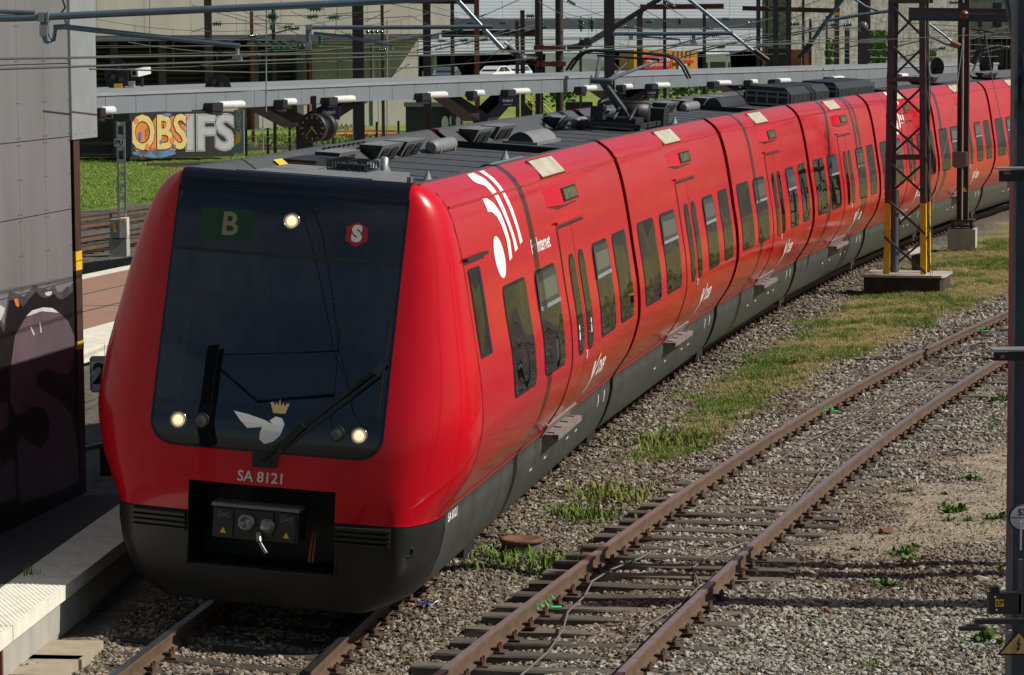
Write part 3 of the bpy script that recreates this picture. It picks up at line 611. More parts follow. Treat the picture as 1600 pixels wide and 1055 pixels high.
def lamp(o, z, lit, r=.068):
    n = (front_pt(o, z, .1)-front_pt(o, z, 0)).normalized(); b = MB()
    A_ = axis(front_pt(o, z, .0105), n); b.lathe([(r*1.12, 0), (r*1.14, .008), (r*.98, .010), (r*.95, .004)], A_, 20); ring = b.build('headlamp_ring', M['lamp_rim' if lit else 'black'], lead)
    b = MB(); b.lathe([(r*.97, .003), (r*.66, .009), (0, .012)], A_, 20)
    if lit: b.m = [0 if i >= 20 else 1 for i in range(len(b.f))]
    b.build('headlamp', [M['lamp' if lit else 'lamp_off'], M['lamp_outer']], lead)
lamp(.02, 3.72, True); lamp(-.82, 1.885, True); lamp(.855, 1.88, True); lamp(-.60, 1.90, False, .062); lamp(.655, 1.885, False, .062)
b = MB(); W_ = [(-0.31,2.01),(-0.17,1.99),(-0.01,1.95),(0.06,1.92),(0.03,1.95),(0.08,1.99),(0.14,1.98),(0.17,1.93),(0.14,1.83),(0.08,1.77),(0.0,1.74),(-0.05,1.78),(-0.05,1.84),(-0.03,1.89),(-0.17,1.87),(-0.24,1.93)]
decal(b, [W_], front_pt, .0135); b.build('wing_emblem', M['white'], lead)
b = MB(); ax = [.02,.05,.075,.085,.10,.105,.115,.12,.14,.15,.17,.20]; 
Cr = [(0.02,2.11),(0.045,2.115),(0.065,2.085),(0.075,2.12),(0.095,2.085),(0.105,2.15),(0.12,2.085),(0.14,2.12),(0.15,2.085),(0.175,2.115),(0.195,2.11),(0.165,2.02),(0.055,2.02)]
decal(b, [Cr], front_pt, .0135); b.build('crown_emblem', M['gold'], lead)
b = MB(); decal_text(b, 'SA 8121', .135, (-.01, 1.435), front_pt, .006, bold=.002, sx=.96); b.build('number_lettering', M['offwhite'], lead)
b = MB(); patch(b, -.10, .13, 1.53, 1.665, .03, .02, .02, 0, .03, front_pt, 2); b.build('wiper_base', M['black'], lead)
b = MB(); q = lambda o, z, e: front_pt(o, z, e)
b.bar(q(-.02,1.60,.05), q(1.0,2.50,.06), .035, .03, (0,-1,0)); b.bar(q(.04,1.57,.05), q(1.02,2.44,.06), .018, .02, (0,-1,0)); b.bar(q(.15,1.72,.05), q(.35,1.93,.06), .06, .03, (0,-1,0)); b.bar(q(.95,2.42,.07), q(1.02,2.53,.07), .07, .03, (0,-1,0))
b.bar(q(1.0,2.02,.03), q(1.02,2.92,.03), .022, .03, (0,-1,0)); b.build('windscreen_wiper', M['black'], lead)
# seam, cab window, gutter
b = MB(); zs = [1.14+k*.1 for k in range(30)]; b.add([side_pt(-.655+dy, z, .003) for z in zs for dy in (0, .014)], [(2*k, 2*k+1, 2*k+3, 2*k+2) for k in range(29)]); b.add([side_pt(-.655+dy, z, .003) for z in (.3,.5,.7,.9,1.1) for dy in (0, .02)], [(2*k, 2*k+1, 2*k+3, 2*k+2) for k in range(4)]); b.build('nose_seam', M['black'], lead)
b = MB(); patch(b, -.50, .13, 2.53, 3.345, .004, .04, .04); patch(b, -.47, -.05, 2.56, 3.315, .008, .03, .03, 1, .004); patch(b, -.04, .10, 2.56, 3.315, .010, .02, .02, 0, .006); b.build('cab_window', [M['black'], M['glass']], lead)
b = MB(); patch(b, -.64, .46, 3.42, 3.452, .05, .005, .005, depth=.06); b.build('cab_gutter', M['dark'], lead)
# white wing stripes
SA_ = [(1.14,3.9),(1.35,3.9),(1.62,3.84),(1.82,3.73),(1.91,3.6),(1.98,3.45),(1.93,3.29),(1.75,3.27),(1.77,3.34),(1.79,3.46),(1.7,3.61),(1.57,3.71),(1.36,3.77),(1.17,3.78)]
SB_ = [(1.49,4.11),(1.83,4.11),(1.95,4.06),(2.0,3.96),(2.08,3.79),(2.19,3.62),(2.29,3.47),(2.34,3.35),(2.15,3.33),(2.14,3.46),(2.04,3.61),(1.9,3.76),(1.79,3.91),(1.66,4.0),(1.38,4.04),(1.35,4.06)]
SC_ = [(2.16,4.11),(2.40,4.11),(2.38,4.04),(2.42,3.91),(2.54,3.74),(2.62,3.56),(2.69,3.4),(2.51,3.38),(2.48,3.53),(2.37,3.72),(2.26,3.9),(2.20,4.0)]
SE_ = [(1.255+.27*math.cos(2*math.pi*k/18)-.03*math.sin(2*math.pi*k/18), 3.34+.205*math.sin(2*math.pi*k/18)) for k in range(18)]
def stripes(c, dy):
    b = MB()
    for pl in (SA_, SB_, SC_, SE_): decal(b, [[(y+dy, z) for y, z in pl]], side_pt, .004, cuts=.05)
    return b.build('wing_stripes', M['white'], c)
stripes(lead, 0)
b = MB(); decal_text(b, 'Fri', .21, (3.28, 3.30), side_pt, .004, bold=.003, sx=1.33); b.build('internet_lettering', M['white'], lead); b = MB(); decal_text(b, 'Internet', .21, (3.95, 3.30), side_pt, .004, bold=.003, sx=1.30); b.build('internet_lettering', M['white'], lead)
b = MB(); decal_text(b, 'SA 8121', .12, (-.25, 1.02), side_pt, .004, bold=.003, sx=1.2); b.build('skirt_number', M['white'], lead)
for y in (5.42, 6.35):
    b = MB(); pl = lambda z0, k: None
    decal(b, [[(y+.05+.035*math.cos(a), 2.265+.035*math.sin(a)) for a in [j*math.pi/4 for j in range(8)]], [(y+.025,2.22),(y+.075,2.22),(y+.085,2.13),(y+.015,2.13)]], side_pt, .018); b.build('door_pictogram', M['white'], lead)
# roof of the leading carriage
b = MB(); b.box(-.80, .46, .05, 2.0, 3.94, 4.06); b.box(-.86, .52, -.02, .06, 3.93, 4.0); b.box(-.82, .50, .02, .10, 4.02, 4.09)
for k in range(3): b.box(-.86+k*.02, .50, 2.0-.06*k, 2.04, 3.95, 4.02)
b.build('equipment_tray', M['roof_box'], lead)
b = MB()
for x in (-.26, -.06, .13):
    for z in (4.07, 4.16): b.bar((x, 1.45, z), (x, 2.0, z), .012, .012)
for y in np.linspace(1.45, 2.0, 5):
    for z in (4.07, 4.16): b.bar((-.26, y, z), (.13, y, z), .012, .012)
    for x in (-.26, .13): b.bar((x, y, 4.06), (x, y, 4.16), .012, .012)
for x in np.linspace(-.26, .13, 7): b.bar((x, 1.45, 4.06), (x, 1.45, 4.16), .01, .01)
b.box(-.2, .08, 1.6, 1.9, 4.06, 4.12); b.build('resistor_cage', M['dark'], lead)
b = MB(); b.lathe([(.045, 0), (.045, .2), (.03, .21)], Matrix.Translation((.16, 2.15, 3.98)), 12); b.build('whistle', M['steel'], lead)
hood(2.7, 3.5, -.36, -.02, lead, .17); spike(.84, 1.0, lead); hood(4.8, 7.0, .60, .95, lead, .13); spike(.72, 6.2, lead)
b = MB(); b.box(-.98, -.62, 2.5, 3.6, 3.95, 4.08); b.box(-.9, -.6, 2.4, 2.5, 3.95, 4.05); b.build('battery_box', M['dark'], lead)
b = MB(); b.add([(-.95,2.0,4.09),(-.95,2.35,4.09),(-.76,2.35,3.95),(-.76,2.0,3.95)], [(0,1,2,3)]); b.build('yellow_marker', M['yellow'], lead)
vent_box(3.7, 4.7, lead); vent_box(5.9, 7.1, lead); vent_box(7.3, 8.5, lead); tank(8.7, 10.0, -.62, 4.0, .09, lead)
# coaming rivet strip and red upper edge with slots
b = MB()
for k in range(9): b.box(-1.0, -.97, 4.4+k*.25, 4.47+k*.25, 4.105, 4.125)
b.build('coaming_bolts', M['dark'], lead)
def gangway(parent):
    b = MB(); zs = [.5+k*.12 for k in range(30)]; zs = [z for z in zs if z < 4.05]
    for sg in (1, -1):
        vs = [Vector((sg*(OP(z)-.10), y, z)) for z in zs for y in (-.34, .18)]; b.add(vs, [(2*k, 2*k+1, 2*k+3, 2*k+2) for k in range(len(zs)-1)])
    b.box(-1.05, 1.0, -.34, .18, 3.85, 3.90); b.add([Vector((s*(OP(z)-.1), .0, z)) for s, z in ((1,.5),(1,2.),(1,4.),(-1,4.),(-1,2.),(-1,.5))], [tuple(range(6))])
    return b.build('gangway', M['gap'], parent)
def wheelset(c, y):
    b = MB()
    for x in (-.75, .75): b.lathe([(.0, -.065), (.38, -.065), (.42, -.05), (.42, .05), (.30, .06), (0, .06)], axis((x, y, .42), (1, 0, 0)), 20)
    b.lathe([(.08, -.75), (.08, .75)], axis((0, y, .42), (1,0,0)), 10); b.build('wheelset', M['dark'], c)
    for x in (-1.2, 1.2): b = MB(); b.box(x-.1, x+.1, y-.3, y+.3, .25, .5); b.build('axle_guard', M['dark'], c); b = MB(); b.bar((x, y+.4, .5), (x, y+.42, .12), .05, .05); b.build('sand_pipe', M['steel'], c)
wheelset(lead, 2.0)
# --- second carriage, then copies
mid = carriage('carriage', train, 0, 10.12, [(.57, 1.95, False), (2.5, 3.88, True), (6.82, 8.0, True), (8.66, 9.74, False)], (4.40, 6.40), .15, .15)
for y0, y1 in ((1.0, 2.1), (2.4, 3.6)): vent_box(y0, y1, mid)
gangway(mid); wheelset(mid, -.05)
plain = [mid]
def next_car(i, s0, s1):
    c = dup(mid, train) if i > 1 else mid
    c.matrix_local = car_matrix(s0, s1) @ Matrix.Scale((s1-s0)/10.4, 4, (0,1,0)); return c
cars = [lead]
for i in range(1, 8):
    cars.append(next_car(i, GAPS[i-1], GAPS[i]))
c2, c3, c4, c5, c6 = cars[1:6]
hood(1.9, 3.6, -.45, -.05, c2, .16); vent_box(7.0, 8.0, c2); tank(8.2, 9.2, -.62, 4.0, .09, c2); spike(.7, 9.8, c2)
for c in (c3,):
    vent_box(6.8, 8.2, c); tank(8.6, 10.1, -.62, 4.0, .09, c); 
vent_box(8.9, 9.9, c3)
hood(1.2, 4.6, -.75, -.35, c4, .2, m='dark')
def ac_unit(c, y0, y1, x0, x1):
    b = MB(); z0, z1 = 3.94, 4.34; k = .14
    prof = [(x0, z0), (x0, z1-k), (x0+k, z1), (x1-k, z1), (x1, z1-k), (x1, z0)]
    vs = [Vector((x, y, z)) for y in (y0, y1) for x, z in prof]; n = len(prof)
    b.add(vs, [(i, i+1, n+i+1, n+i) for i in range(n-1)] + [tuple(range(n))[::-1], tuple(range(n, 2*n))]); a = b.build('air_conditioner', M['dark'], c)
    g = MB(); ye = y0-.004
    for k_ in range(5): x = x0+.06+(x1-x0-.12)*k_/4; g.box(x-.018, x+.018, ye-.02, ye, z0+.03, z1-.1)
    for z in (z0+.04, (z0+z1)/2, z1-.1): g.box(x0+.04, x1-.04, ye-.025, ye-.002, z-.018, z+.018)
    for yy in np.linspace(y0+.5, y1-.5, 8): g.box(x1-.004, x1+.012, yy, yy+.02, z0+.05, z1-.16)
    g.build('unit_grille', M['roof_box'], c)
ac_unit(c4, 4.2, 9.8, -.45, .55); ac_unit(c5, .9, 6.4, -.45, .55)
stripes(c5, 2.4)
# --- pantograph on the second carriage
b = MB(); py = 8.9
for x in (-.45, .45): b.bar((x, py-1.3, 4.03), (x, py+1.3, 4.03), .07, .07)
for y in (-1.3, -.5, .4, 1.3): b.bar((-.5, py+y, 4.03), (.5, py+y, 4.03), .07, .07)
for x in (-.45, .45):
    for y in (-1.2, 1.2): b.lathe([(.05, 0), (.09, .02), (.05, .04), (.09, .06), (.05, .08)], Matrix.Translation((x, py+y, 3.92)), 10)
b.box(-.3, .35, py-.9, py+.3, 4.05, 4.14); b.lathe([(.0, 0), (.17, 0), (.17, .5), (0, .5)], axis((-.1, py+.1, 4.2), (1,0,0)), 16); b.box(.3, .52, py+.9, py+1.5, 3.94, 4.26)
for x in (-.3, 0, .25): b.tube([(x, py-.9, 4.1), (x+.05, py-.6, 4.32), (x+.02, py-.2, 4.2)], .03)
b.tube([(-.2, py-1.2, 4.06), (-.2, py-1.0, 4.36), (-.15, py-.7, 4.4)], .05); b.box(-.3,-.1,py-1.3,py-1.0,4.1,4.3)
pbase = b.build('pantograph_base', M['dark'], c2)
knee = Vector((0, py-2.2, 4.72)); hd = Vector((0, py+.3, 5.13))
b = MB(); b.tube([(0, py+.1, 4.18), knee], [.075, .055], 10); b.tube([(.12, py-.2, 4.15), knee+Vector((.05, .12, -.06))], .022)
for x in (-.22, .22): b.tube([knee+Vector((x*.4, 0, .02)), hd+Vector((x*2.2, 0, -.08))], [.034, .022], 8)
b.tube([knee+Vector((-.16,0,0)), knee+Vector((.16,0,0))], .05, 10); b.tube([knee+Vector((.02,.1,-.05)), hd+Vector((0,-.1,-.13))], .012)
b.build('pantograph_arm', M['mast_blue'], c2)
b = MB()
for y in (-.17, .17):
    pts = [(-.98, y, -.34), (-.88, y, -.17), (-.76, y, -.05), (-.6, y, 0), (0, y, .012), (.6, y, 0), (.76, y, -.05), (.88, y, -.17), (.98, y, -.34)]
    b.tube([hd+Vector(p) for p in pts], .022, 8)
b.box(-.5, .5, hd.y-.19, hd.y+.19, hd.z-.09, hd.z-.06); b.build('pantograph_head', M['dark'], c2)
# ------------------------------------------------------------------ ground sheet
def zones(x, y):
    o1, s1 = T1.off(x, y); o2, s2 = T2.off(x, y)
    n = (vnoise(x, y, 1.6, 5)-.5)*1.3 + (vnoise(x, y, .5, 6)-.5)*.7
    turf = smooth(1.5, 2.3, o1+n*.55) * smooth(1.6, 2.5, -o2+n*.5) * smooth(38., 41.5, y+n*2)
    turf = np.maximum(turf, smooth(3.6, 4.6, o2+n)*smooth(28, 34, y)*(1-smooth(5.2, 5.8, o2+n*.4)*(1-smooth(8.4, 9, o2+n*.4)))*smooth(.3, .5, vnoise(x, y, 2.4, 61)))
    n2 = (vnoise(x, y, 1.1, 8)-.5)*1.5 + (vnoise(x, y, .4, 9)-.5)*.8
    sand = smooth(.9, 2.4, o2+n2*1.1)*smooth(31.2, 33.8, y+n2*1.2)*(1-.75*smooth(40, 43, y+n2))
    sand = np.maximum(sand, smooth(1.6, 2.4, o1+n2)*smooth(1.8, 2.4, -o2+n2)*.35)
    bank = smooth(28.0, 29.2, -o1+n)*(y > 60)
    return turf, np.clip(sand, 0, 1), bank, o1, o2
ys = list(np.arange(13, 46, .16)) + list(np.arange(46, 110, .6)) + list(np.arange(110, 340, 5)) + [400, 600, 1000, 1800]
vs = []; NX = 150
for y in ys:
    h = .21*y + 5; xs = [-1800, -500, -150, -h-12] + list(np.linspace(-h, h+3, NX)) + [h+18, 160, 500, 1800]
    vs += [(x, y) for x in xs]
W_ = NX+8; vs = np.array(vs); gz = ground_z(vs[:, 0], vs[:, 1])
far = smooth(198, 222, vs[:, 1])*1.7; gz = gz*(1-smooth(150, 200, vs[:, 1])) + far
mb = MB(); mb.add(np.column_stack([vs, gz]).tolist(), [(r*W_+k, r*W_+k+1, (r+1)*W_+k+1, (r+1)*W_+k) for r in range(len(ys)-1) for k in range(W_-1)], 0, True)
turf, sand, bank, _, _ = zones(vs[:, 0], vs[:, 1])
gm = bpy.data.materials.new('railway_ground'); gm.use_nodes = True; t = gm.node_tree; l = t.links.new; bs = t.nodes['Principled BSDF']; bs.inputs['Roughness'].default_value = 1; bs.inputs['Specular IOR Level'].default_value = .15
at_ = t.nodes.new('ShaderNodeAttribute'); at_.attribute_name = 'zone'; sp = t.nodes.new('ShaderNodeSeparateColor'); l(at_.outputs['Color'], sp.inputs['Color']); tc = t.nodes.new('ShaderNodeTexCoord')
def two(c1, c2, sc, lo, hi, detail=10):
    n = t.nodes.new('ShaderNodeTexNoise'); n.inputs['Scale'].default_value = sc; n.inputs['Detail'].default_value = detail; n.inputs['Roughness'].default_value = .65; l(tc.outputs['Object'], n.inputs['Vector'])
    r = t.nodes.new('ShaderNodeValToRGB'); r.color_ramp.elements[0].position = lo; r.color_ramp.elements[1].position = hi; r.color_ramp.elements[0].color = (*c1, 1); r.color_ramp.elements[1].color = (*c2, 1); l(n.outputs['Fac'], r.inputs['Fac']); return r.outputs['Color']
def mixc(f, a, b):
    x = t.nodes.new('ShaderNodeMix'); x.data_type = 'RGBA'; l(f, x.inputs[0]); l(a, x.inputs[6]); l(b, x.inputs[7]); return x.outputs[2]
vo = t.nodes.new('ShaderNodeTexVoronoi'); vo.inputs['Scale'].default_value = 17; l(tc.outputs['Object'], vo.inputs['Vector'])
vr = t.nodes.new('ShaderNodeValToRGB'); l(vo.outputs['Color'], vr.inputs['Fac']); vr.color_ramp.elements[0].color = (.035, .028, .022, 1); vr.color_ramp.elements[1].color = (.22, .19, .155, 1)
c = mixc(sp.outputs['Green'], vr.outputs['Color'], two((.21, .175, .125), (.40, .34, .25), 3., .35, .65))
c = mixc(sp.outputs['Red'], c, two((.15, .15, .05), (.31, .26, .125), 1.1, .38, .62))
c = mixc(sp.outputs['Blue'], c, two((.16, .25, .045), (.24, .29, .08), .35, .4, .62))
l(c, bs.inputs['Base Color'])
nn = t.nodes.new('ShaderNodeTexNoise'); nn.inputs['Scale'].default_value = 45; nn.inputs['Detail'].default_value = 5; l(tc.outputs['Object'], nn.inputs['Vector'])
ad = t.nodes.new('ShaderNodeMath'); ad.operation = 'ADD'; l(nn.outputs['Fac'], ad.inputs[0]); l(vo.outputs['Distance'], ad.inputs[1])
bu = t.nodes.new('ShaderNodeBump'); bu.inputs['Strength'].default_value = .8; bu.inputs['Distance'].default_value = .03; l(ad.outputs[0], bu.inputs['Height']); l(bu.outputs['Normal'], bs.inputs['Normal'])
go = mb.build('ground', gm); tag(go, kind='structure')
ca = go.data.color_attributes.new('zone', 'FLOAT_COLOR', 'POINT'); ca.data.foreach_set('color', np.column_stack([turf, sand, bank, np.ones(len(turf))]).astype(np.float32).ravel())

# ------------------------------------------------------------------ tracks
RAILP = [(-.036, -.003), (.036, -.003), (.037, -.035), (.012, -.05), (.010, -.125), (.065, -.143), (.065, -.157), (-.065, -.157), (-.065, -.143), (-.010, -.125), (-.012, -.05), (-.037, -.035)]
def tpt(path, cant, s, o, z): return path.at(s, o*math.cos(cant)+z*math.sin(cant), z*math.cos(cant)-o*math.sin(cant))
def rail(path, o, s0, s1, parent, mats, cant=0., step=.8):
    mb = MB(); n = int((s1-s0)/step); k = len(RAILP); vs = []
    for i in range(n+1):
        s = s0+(s1-s0)*i/n; vs += [tpt(path, cant, s, o+a, b) for a, b in RAILP]
    for i in range(n):
        for j in range(k):
            f = (i*k+j, (i+1)*k+j, (i+1)*k+(j+1)%k, i*k+(j+1)%k); mb.add([], []); mb.f.append(f); mb.m.append(0 if j == 0 else 1); mb.sm.append(False)
    mb.v += [tuple(v) for v in vs]; mb.f.append(tuple(range(k))); mb.m.append(1); mb.sm.append(False)
    return mb.build('rail', mats, parent)
def sleeper_mesh(seed, L_=2.5):
    r = random.Random(seed); mb = MB(); n = 6; w, h = .118, .10
    prof = [(-w, -h), (-w+.008, -.012), (-w+.02, 0), (w-.02, 0), (w-.008, -.012), (w, -h)]; vs = []
    for i in range(n+1):
        x = -L_/2+L_*i/n
        vs += [(x, a+r.uniform(-.008, .008), b+r.uniform(-.006, .006)) for a, b in prof]
    k = len(prof); fs = [(i*k+j, i*k+j+1, (i+1)*k+j+1, (i+1)*k+j) for i in range(n) for j in range(k-1)] + [tuple(range(k))[::-1], tuple(range(n*k, n*k+k))]
    mb.add(vs, fs); return mb.mesh('sleeper', M['sleeper'])
SLM = [sleeper_mesh(i) for i in range(5)]
def clip_mesh():
    b = MB(); b.box(-.17, .17, -.075, .075, -.170, -.150)
    for sg in (-1, 1):
        for y in (-.04, .04): b.lathe([(.022, -.15), (.022, -.11), (.014, -.10), (.014, -.075)], Matrix.Translation((sg*.105, y, 0)), 6, 0, False)
        b.box(sg*.055-.02, sg*.055+.035*(1 if sg > 0 else .4), -.035, .035, -.15, -.118); b.box(sg*.09-.03, sg*.09+.03, -.05, .05, -.15, -.125)
    return b.mesh('rail_fastening', M['clip'])
CLM = clip_mesh()
def track(path, s0, s1, sp=.6, cant=0., mats=('railtop', 'railrust'), fast=True, sl=(None, None), seed=0, dark=False, skew=0.):
    root = tag(empty('railway_track'), kind='structure'); r = random.Random(seed)
    for o in (-.75, .75): rail(path, o, s0, s1, root, [M[mats[0]], M[mats[1]]], cant)
    s = sl[0] if sl[0] is not None else s0; e = sl[1] if sl[1] is not None else s1; i = 0
    while s < e:
        ss = s + r.uniform(-.03, .03); p = tpt(path, cant, ss, 0, -.168); h = path.head(ss)
        o = link('sleeper', SLM[i % 5] if not dark else SLD[i % 5], root)
        o.matrix_local = Matrix.Translation(p + Vector((r.uniform(-.02, .02), 0, r.uniform(-.026, .006)))) @ Matrix.Rotation(-h+r.uniform(-.025, .025)+skew, 4, 'Z') @ Matrix.Rotation(cant, 4, 'Y') @ Matrix.Rotation(math.pi*(i % 2), 4, 'Z')
        if fast:
            for q in (-.75, .75):
                c_ = link('rail_fastening', CLM, root); c_.matrix_local = Matrix.Translation(tpt(path, cant, ss, q, 0)) @ Matrix.Rotation(-h, 4, 'Z') @ Matrix.Rotation(cant, 4, 'Y')
        s += sp; i += 1
    return root
SLD = []
for me in SLM:
    m2 = me.copy(); m2.materials[0] = M['tie_dark']; SLD.append(m2)
track(T2, 1.5, 75, mats=('railweath', 'railrust'), sl=(3., 58), seed=3)
track(T1, -9, 90, cant=CANT, sl=(-7, 66), seed=4, dark=True)
T3 = Path(*[T1.at(0, -6.1).x, T1.at(0, -6.1).y, .1535, .00246, 0.])
track(T3, 4, 45, sl=(8, 34), seed=5, fast=False, dark=True)
def far_track(path, off, s0, s1):
    root = tag(empty('railway_track'), kind='structure')
    for o in (-.75, .75):
        mb = MB(); n = int((s1-s0)/3)
        for i in range(n):
            a, b = s0+(s1-s0)*i/n, s0+(s1-s0)*(i+1)/n; mb.bar(path.at(a, off+o, -.02), path.at(b, off+o, -.02), .07, .04, mi=0); mb.bar(path.at(a, off+o, -.10), path.at(b, off+o, -.10), .035, .12, mi=1)
        mb.build('rail', [M['railtop'], M['railrust']], root)
    mb = MB(); s = s0
    while s < s1: mb.bar(path.at(s, off-1.25, -.2), path.at(s, off+1.25, -.2), .25, .07); s += .65
    tag(mb.build('sleepers', M['tie_dark'], root), kind='stuff'); return root
for off in (-20.9, -25.0): far_track(T1, off, 28, 118)
FT = Path(-22, 150, 1.05, 0, 0)
for off in (0, -4.5, 16, 21): far_track(FT, off, -2, 60)
T6 = Path(*[T2.at(0, 7.).x, T2.at(0, 7.).y, .2126, .0034, 0.000012])
far_track(T6, 0., 8, 80)

# ------------------------------------------------------------------ scattered stuff
def scatter(name, pts, rot, scl, idx, variants):
    col = bpy.data.collections.new(name+'_pieces')
    for i, (nm, me) in enumerate(variants): o = bpy.data.objects.new('%s_%02d' % (nm, i), me); col.objects.link(o)
    me = bpy.data.meshes.new(name); me.from_pydata([tuple(p) for p in pts], [], [])
    a = me.attributes.new('rot', 'FLOAT_VECTOR', 'POINT'); a.data.foreach_set('vector', np.asarray(rot, np.float32).ravel())
    a = me.attributes.new('scl', 'FLOAT', 'POINT'); a.data.foreach_set('value', np.asarray(scl, np.float32))
    a = me.attributes.new('idx', 'INT', 'POINT'); a.data.foreach_set('value', np.asarray(idx, np.int32))
    o = link(name, me); tag(o, kind='stuff')
    ng = bpy.data.node_groups.new(name, 'GeometryNodeTree'); ng.interface.new_socket('Geometry', in_out='INPUT', socket_type='NodeSocketGeometry'); ng.interface.new_socket('Geometry', in_out='OUTPUT', socket_type='NodeSocketGeometry')
    N = ng.nodes.new; gi = N('NodeGroupInput'); gq = N('NodeGroupOutput'); ip = N('GeometryNodeInstanceOnPoints'); ci = N('GeometryNodeCollectionInfo'); ci.inputs['Collection'].default_value = col; ci.inputs['Separate Children'].default_value = True; ci.inputs['Reset Children'].default_value = True
    def attr(n, ty):
        x = N('GeometryNodeInputNamedAttribute'); x.data_type = ty; x.inputs['Name'].default_value = n; return [q for q in x.outputs if q.enabled and q.name == 'Attribute'][0]
    k = ng.links.new; k(gi.outputs[0], ip.inputs['Points']); k(ci.outputs[0], ip.inputs['Instance']); ip.inputs['Pick Instance'].default_value = True
    k(attr('idx', 'INT'), ip.inputs['Instance Index']); k(attr('rot', 'FLOAT_VECTOR'), ip.inputs['Rotation']); k(attr('scl', 'FLOAT'), ip.inputs['Scale']); k(ip.outputs[0], gq.inputs[0])
    md = o.modifiers.new('scatter', 'NODES'); md.node_group = ng; return o
def stone_mesh(seed, m):
    r = random.Random(seed); bm = bmesh.new()
    for _ in range(12):
        d = Vector((r.gauss(0,1), r.gauss(0,1), r.gauss(0,1))).normalized()*r.uniform(.75, 1.1); bm.verts.new((d.x*r.uniform(.8, 1.2), d.y*.85, d.z*.65))
    bmesh.ops.convex_hull(bm, input=bm.verts); loose = [v for v in bm.verts if not v.link_faces]; bmesh.ops.delete(bm, geom=loose, context='VERTS')
    me = bpy.data.meshes.new('stone'); bm.to_mesh(me); bm.free(); me.materials.append(m); return me
def in_sleeper(path, x, y, cant_off=0., s_start=3., sp=.6):
    o, s = path.off(x, y); ph = ((s-s_start)/sp+.5) % 1 - .5
    return ((abs(ph)*sp < .125) & (abs(o) < 1.24)), ((abs(abs(o)-.75) < .085)), o
def sample(y0, y1, dens, xlo=lambda y: -.175*y-1.2, xhi=lambda y: .175*y+1.0):
    n = int((y1-y0)*(xhi((y0+y1)/2)-xlo((y0+y1)/2))*dens); y = rng.uniform(y0, y1, n); x = xlo(y)+(xhi(y)-xlo(y))*rng.random(n); return x, y
PX, PY, PS = [], [], []
for y0, y1, d, sz in ((24.3, 30, 700, .034), (30, 38, 520, .036), (38, 50, 300, .040), (50, 75, 110, .048)):
    x, y = sample(y0, y1, d); PX.append(x); PY.append(y); PS.append(np.full(len(x), sz))
x, y, sz = np.concatenate(PX), np.concatenate(PY), np.concatenate(PS)
turf, sand, bank, o1, o2 = zones(x, y)
a2, r2, _ = in_sleeper(T2, x, y); a1, r1, _ = in_sleeper(T1, x, y, s_start=-7.)
keep = rng.random(len(x)) > np.maximum(np.maximum(turf*.985, sand*.74), np.maximum(a2*.84, a1*.35*(y < 30)))
keep &= ~(r2 | (r1 & (y < 31)))
# nothing under the train or on the platform
keep &= ~((abs(o1) < .8) & (y > 30.5)); keep &= ~((o1 < -1.45) & (y > 27)) & (o1 > -2.1); keep &= ~((o1 < -1.25) & (y > 30))
x, y, sz, o1, sand = x[keep], y[keep], sz[keep], o1[keep], sand[keep]
z = ground_z(x, y) + sz*.25; n = len(x); sc = sz*(.5+.8*rng.random(n)**1.6)*(1-.5*sand); rot = np.column_stack([rng.uniform(-.5, .5, n), rng.uniform(-.5, .5, n), rng.uniform(0, 6.28, n)])
brown = (vnoise(x, y, 1.5, 21) + np.where(o1 < 2.6, .55, 0) + np.where(abs(T2.off(x, y)[0]) > 1.3, .12, 0) - .35*((T2.off(x, y)[0] > .9) & (y < 30))) > .72
for nm, sel, m in (('ballast_stones', ~brown, M['stone']), ('brown_ballast_stones', brown, M['stone_brown'])):
    k = sel.sum(); scatter(nm, np.column_stack([x, y, z])[sel], rot[sel], sc[sel], rng.integers(0, 8, k), [('stone', stone_mesh(i, m)) for i in range(8)])
def tuft_mesh(seed, m, nb=24, h=.13, spread=.09, w=.0032):
    r = random.Random(seed); b = MB(); allv, allf = [(0, 0, -.03)], []
    for _ in range(nb):
        a = r.uniform(0, 6.28); p = Vector((r.gauss(0, spread*.5), r.gauss(0, spread*.5), -.01)); d = Vector((math.cos(a), math.sin(a), 0)); s = Vector((-d.y, d.x, 0)); hh = h*r.uniform(.4, 1.1); ln = hh*r.uniform(.2, .8); ww = w*r.uniform(.7, 1.4)
        q = [p-s*ww, p+s*ww, p+d*ln*.35+Vector((0,0,hh*.6))+s*ww*.8, p+d*ln*.35+Vector((0,0,hh*.6))-s*ww*.8, p+d*ln+Vector((0,0,hh*r.uniform(.75, 1.0)))]
        k = len(allv); allv += q; allf += [(k, k+1, k+2, k+3), (k+3, k+2, k+4), (0, k, k+1)]
    b.add(allv, allf); return b.mesh('tuft', m)
def weed_mesh(seed, m, nl=14, h=.12):
    nl = nl*3
    r = random.Random(seed); b = MB(); allv, allf = [(0, 0, -.02)], []
    for i in range(nl):
        a = r.uniform(0, 6.28); el = r.uniform(.25, 1.4); d = Vector((math.cos(a)*math.cos(el), math.sin(a)*math.cos(el), math.sin(el))); s = Vector((-math.sin(a), math.cos(a), 0)); L_ = h*r.uniform(.35, 1.0); w = L_*r.uniform(.09, .19); p = Vector((r.gauss(0, .05), r.gauss(0, .05), 0)); dr = Vector((0, 0, -L_*.25))
        q = [p, p+d*L_*.4+s*w, p+d*L_*.4-s*w, p+d*L_*.8+s*w*.7+dr*.5, p+d*L_*.8-s*w*.7+dr*.5, p+d*L_+dr]
        k = len(allv); allv += q[1:]; allf += [(0, k, k+1), (k, k+2, k+3, k+1), (k+2, k+4, k+3)]
    b.add(allv, allf); return b.mesh('weed', m)
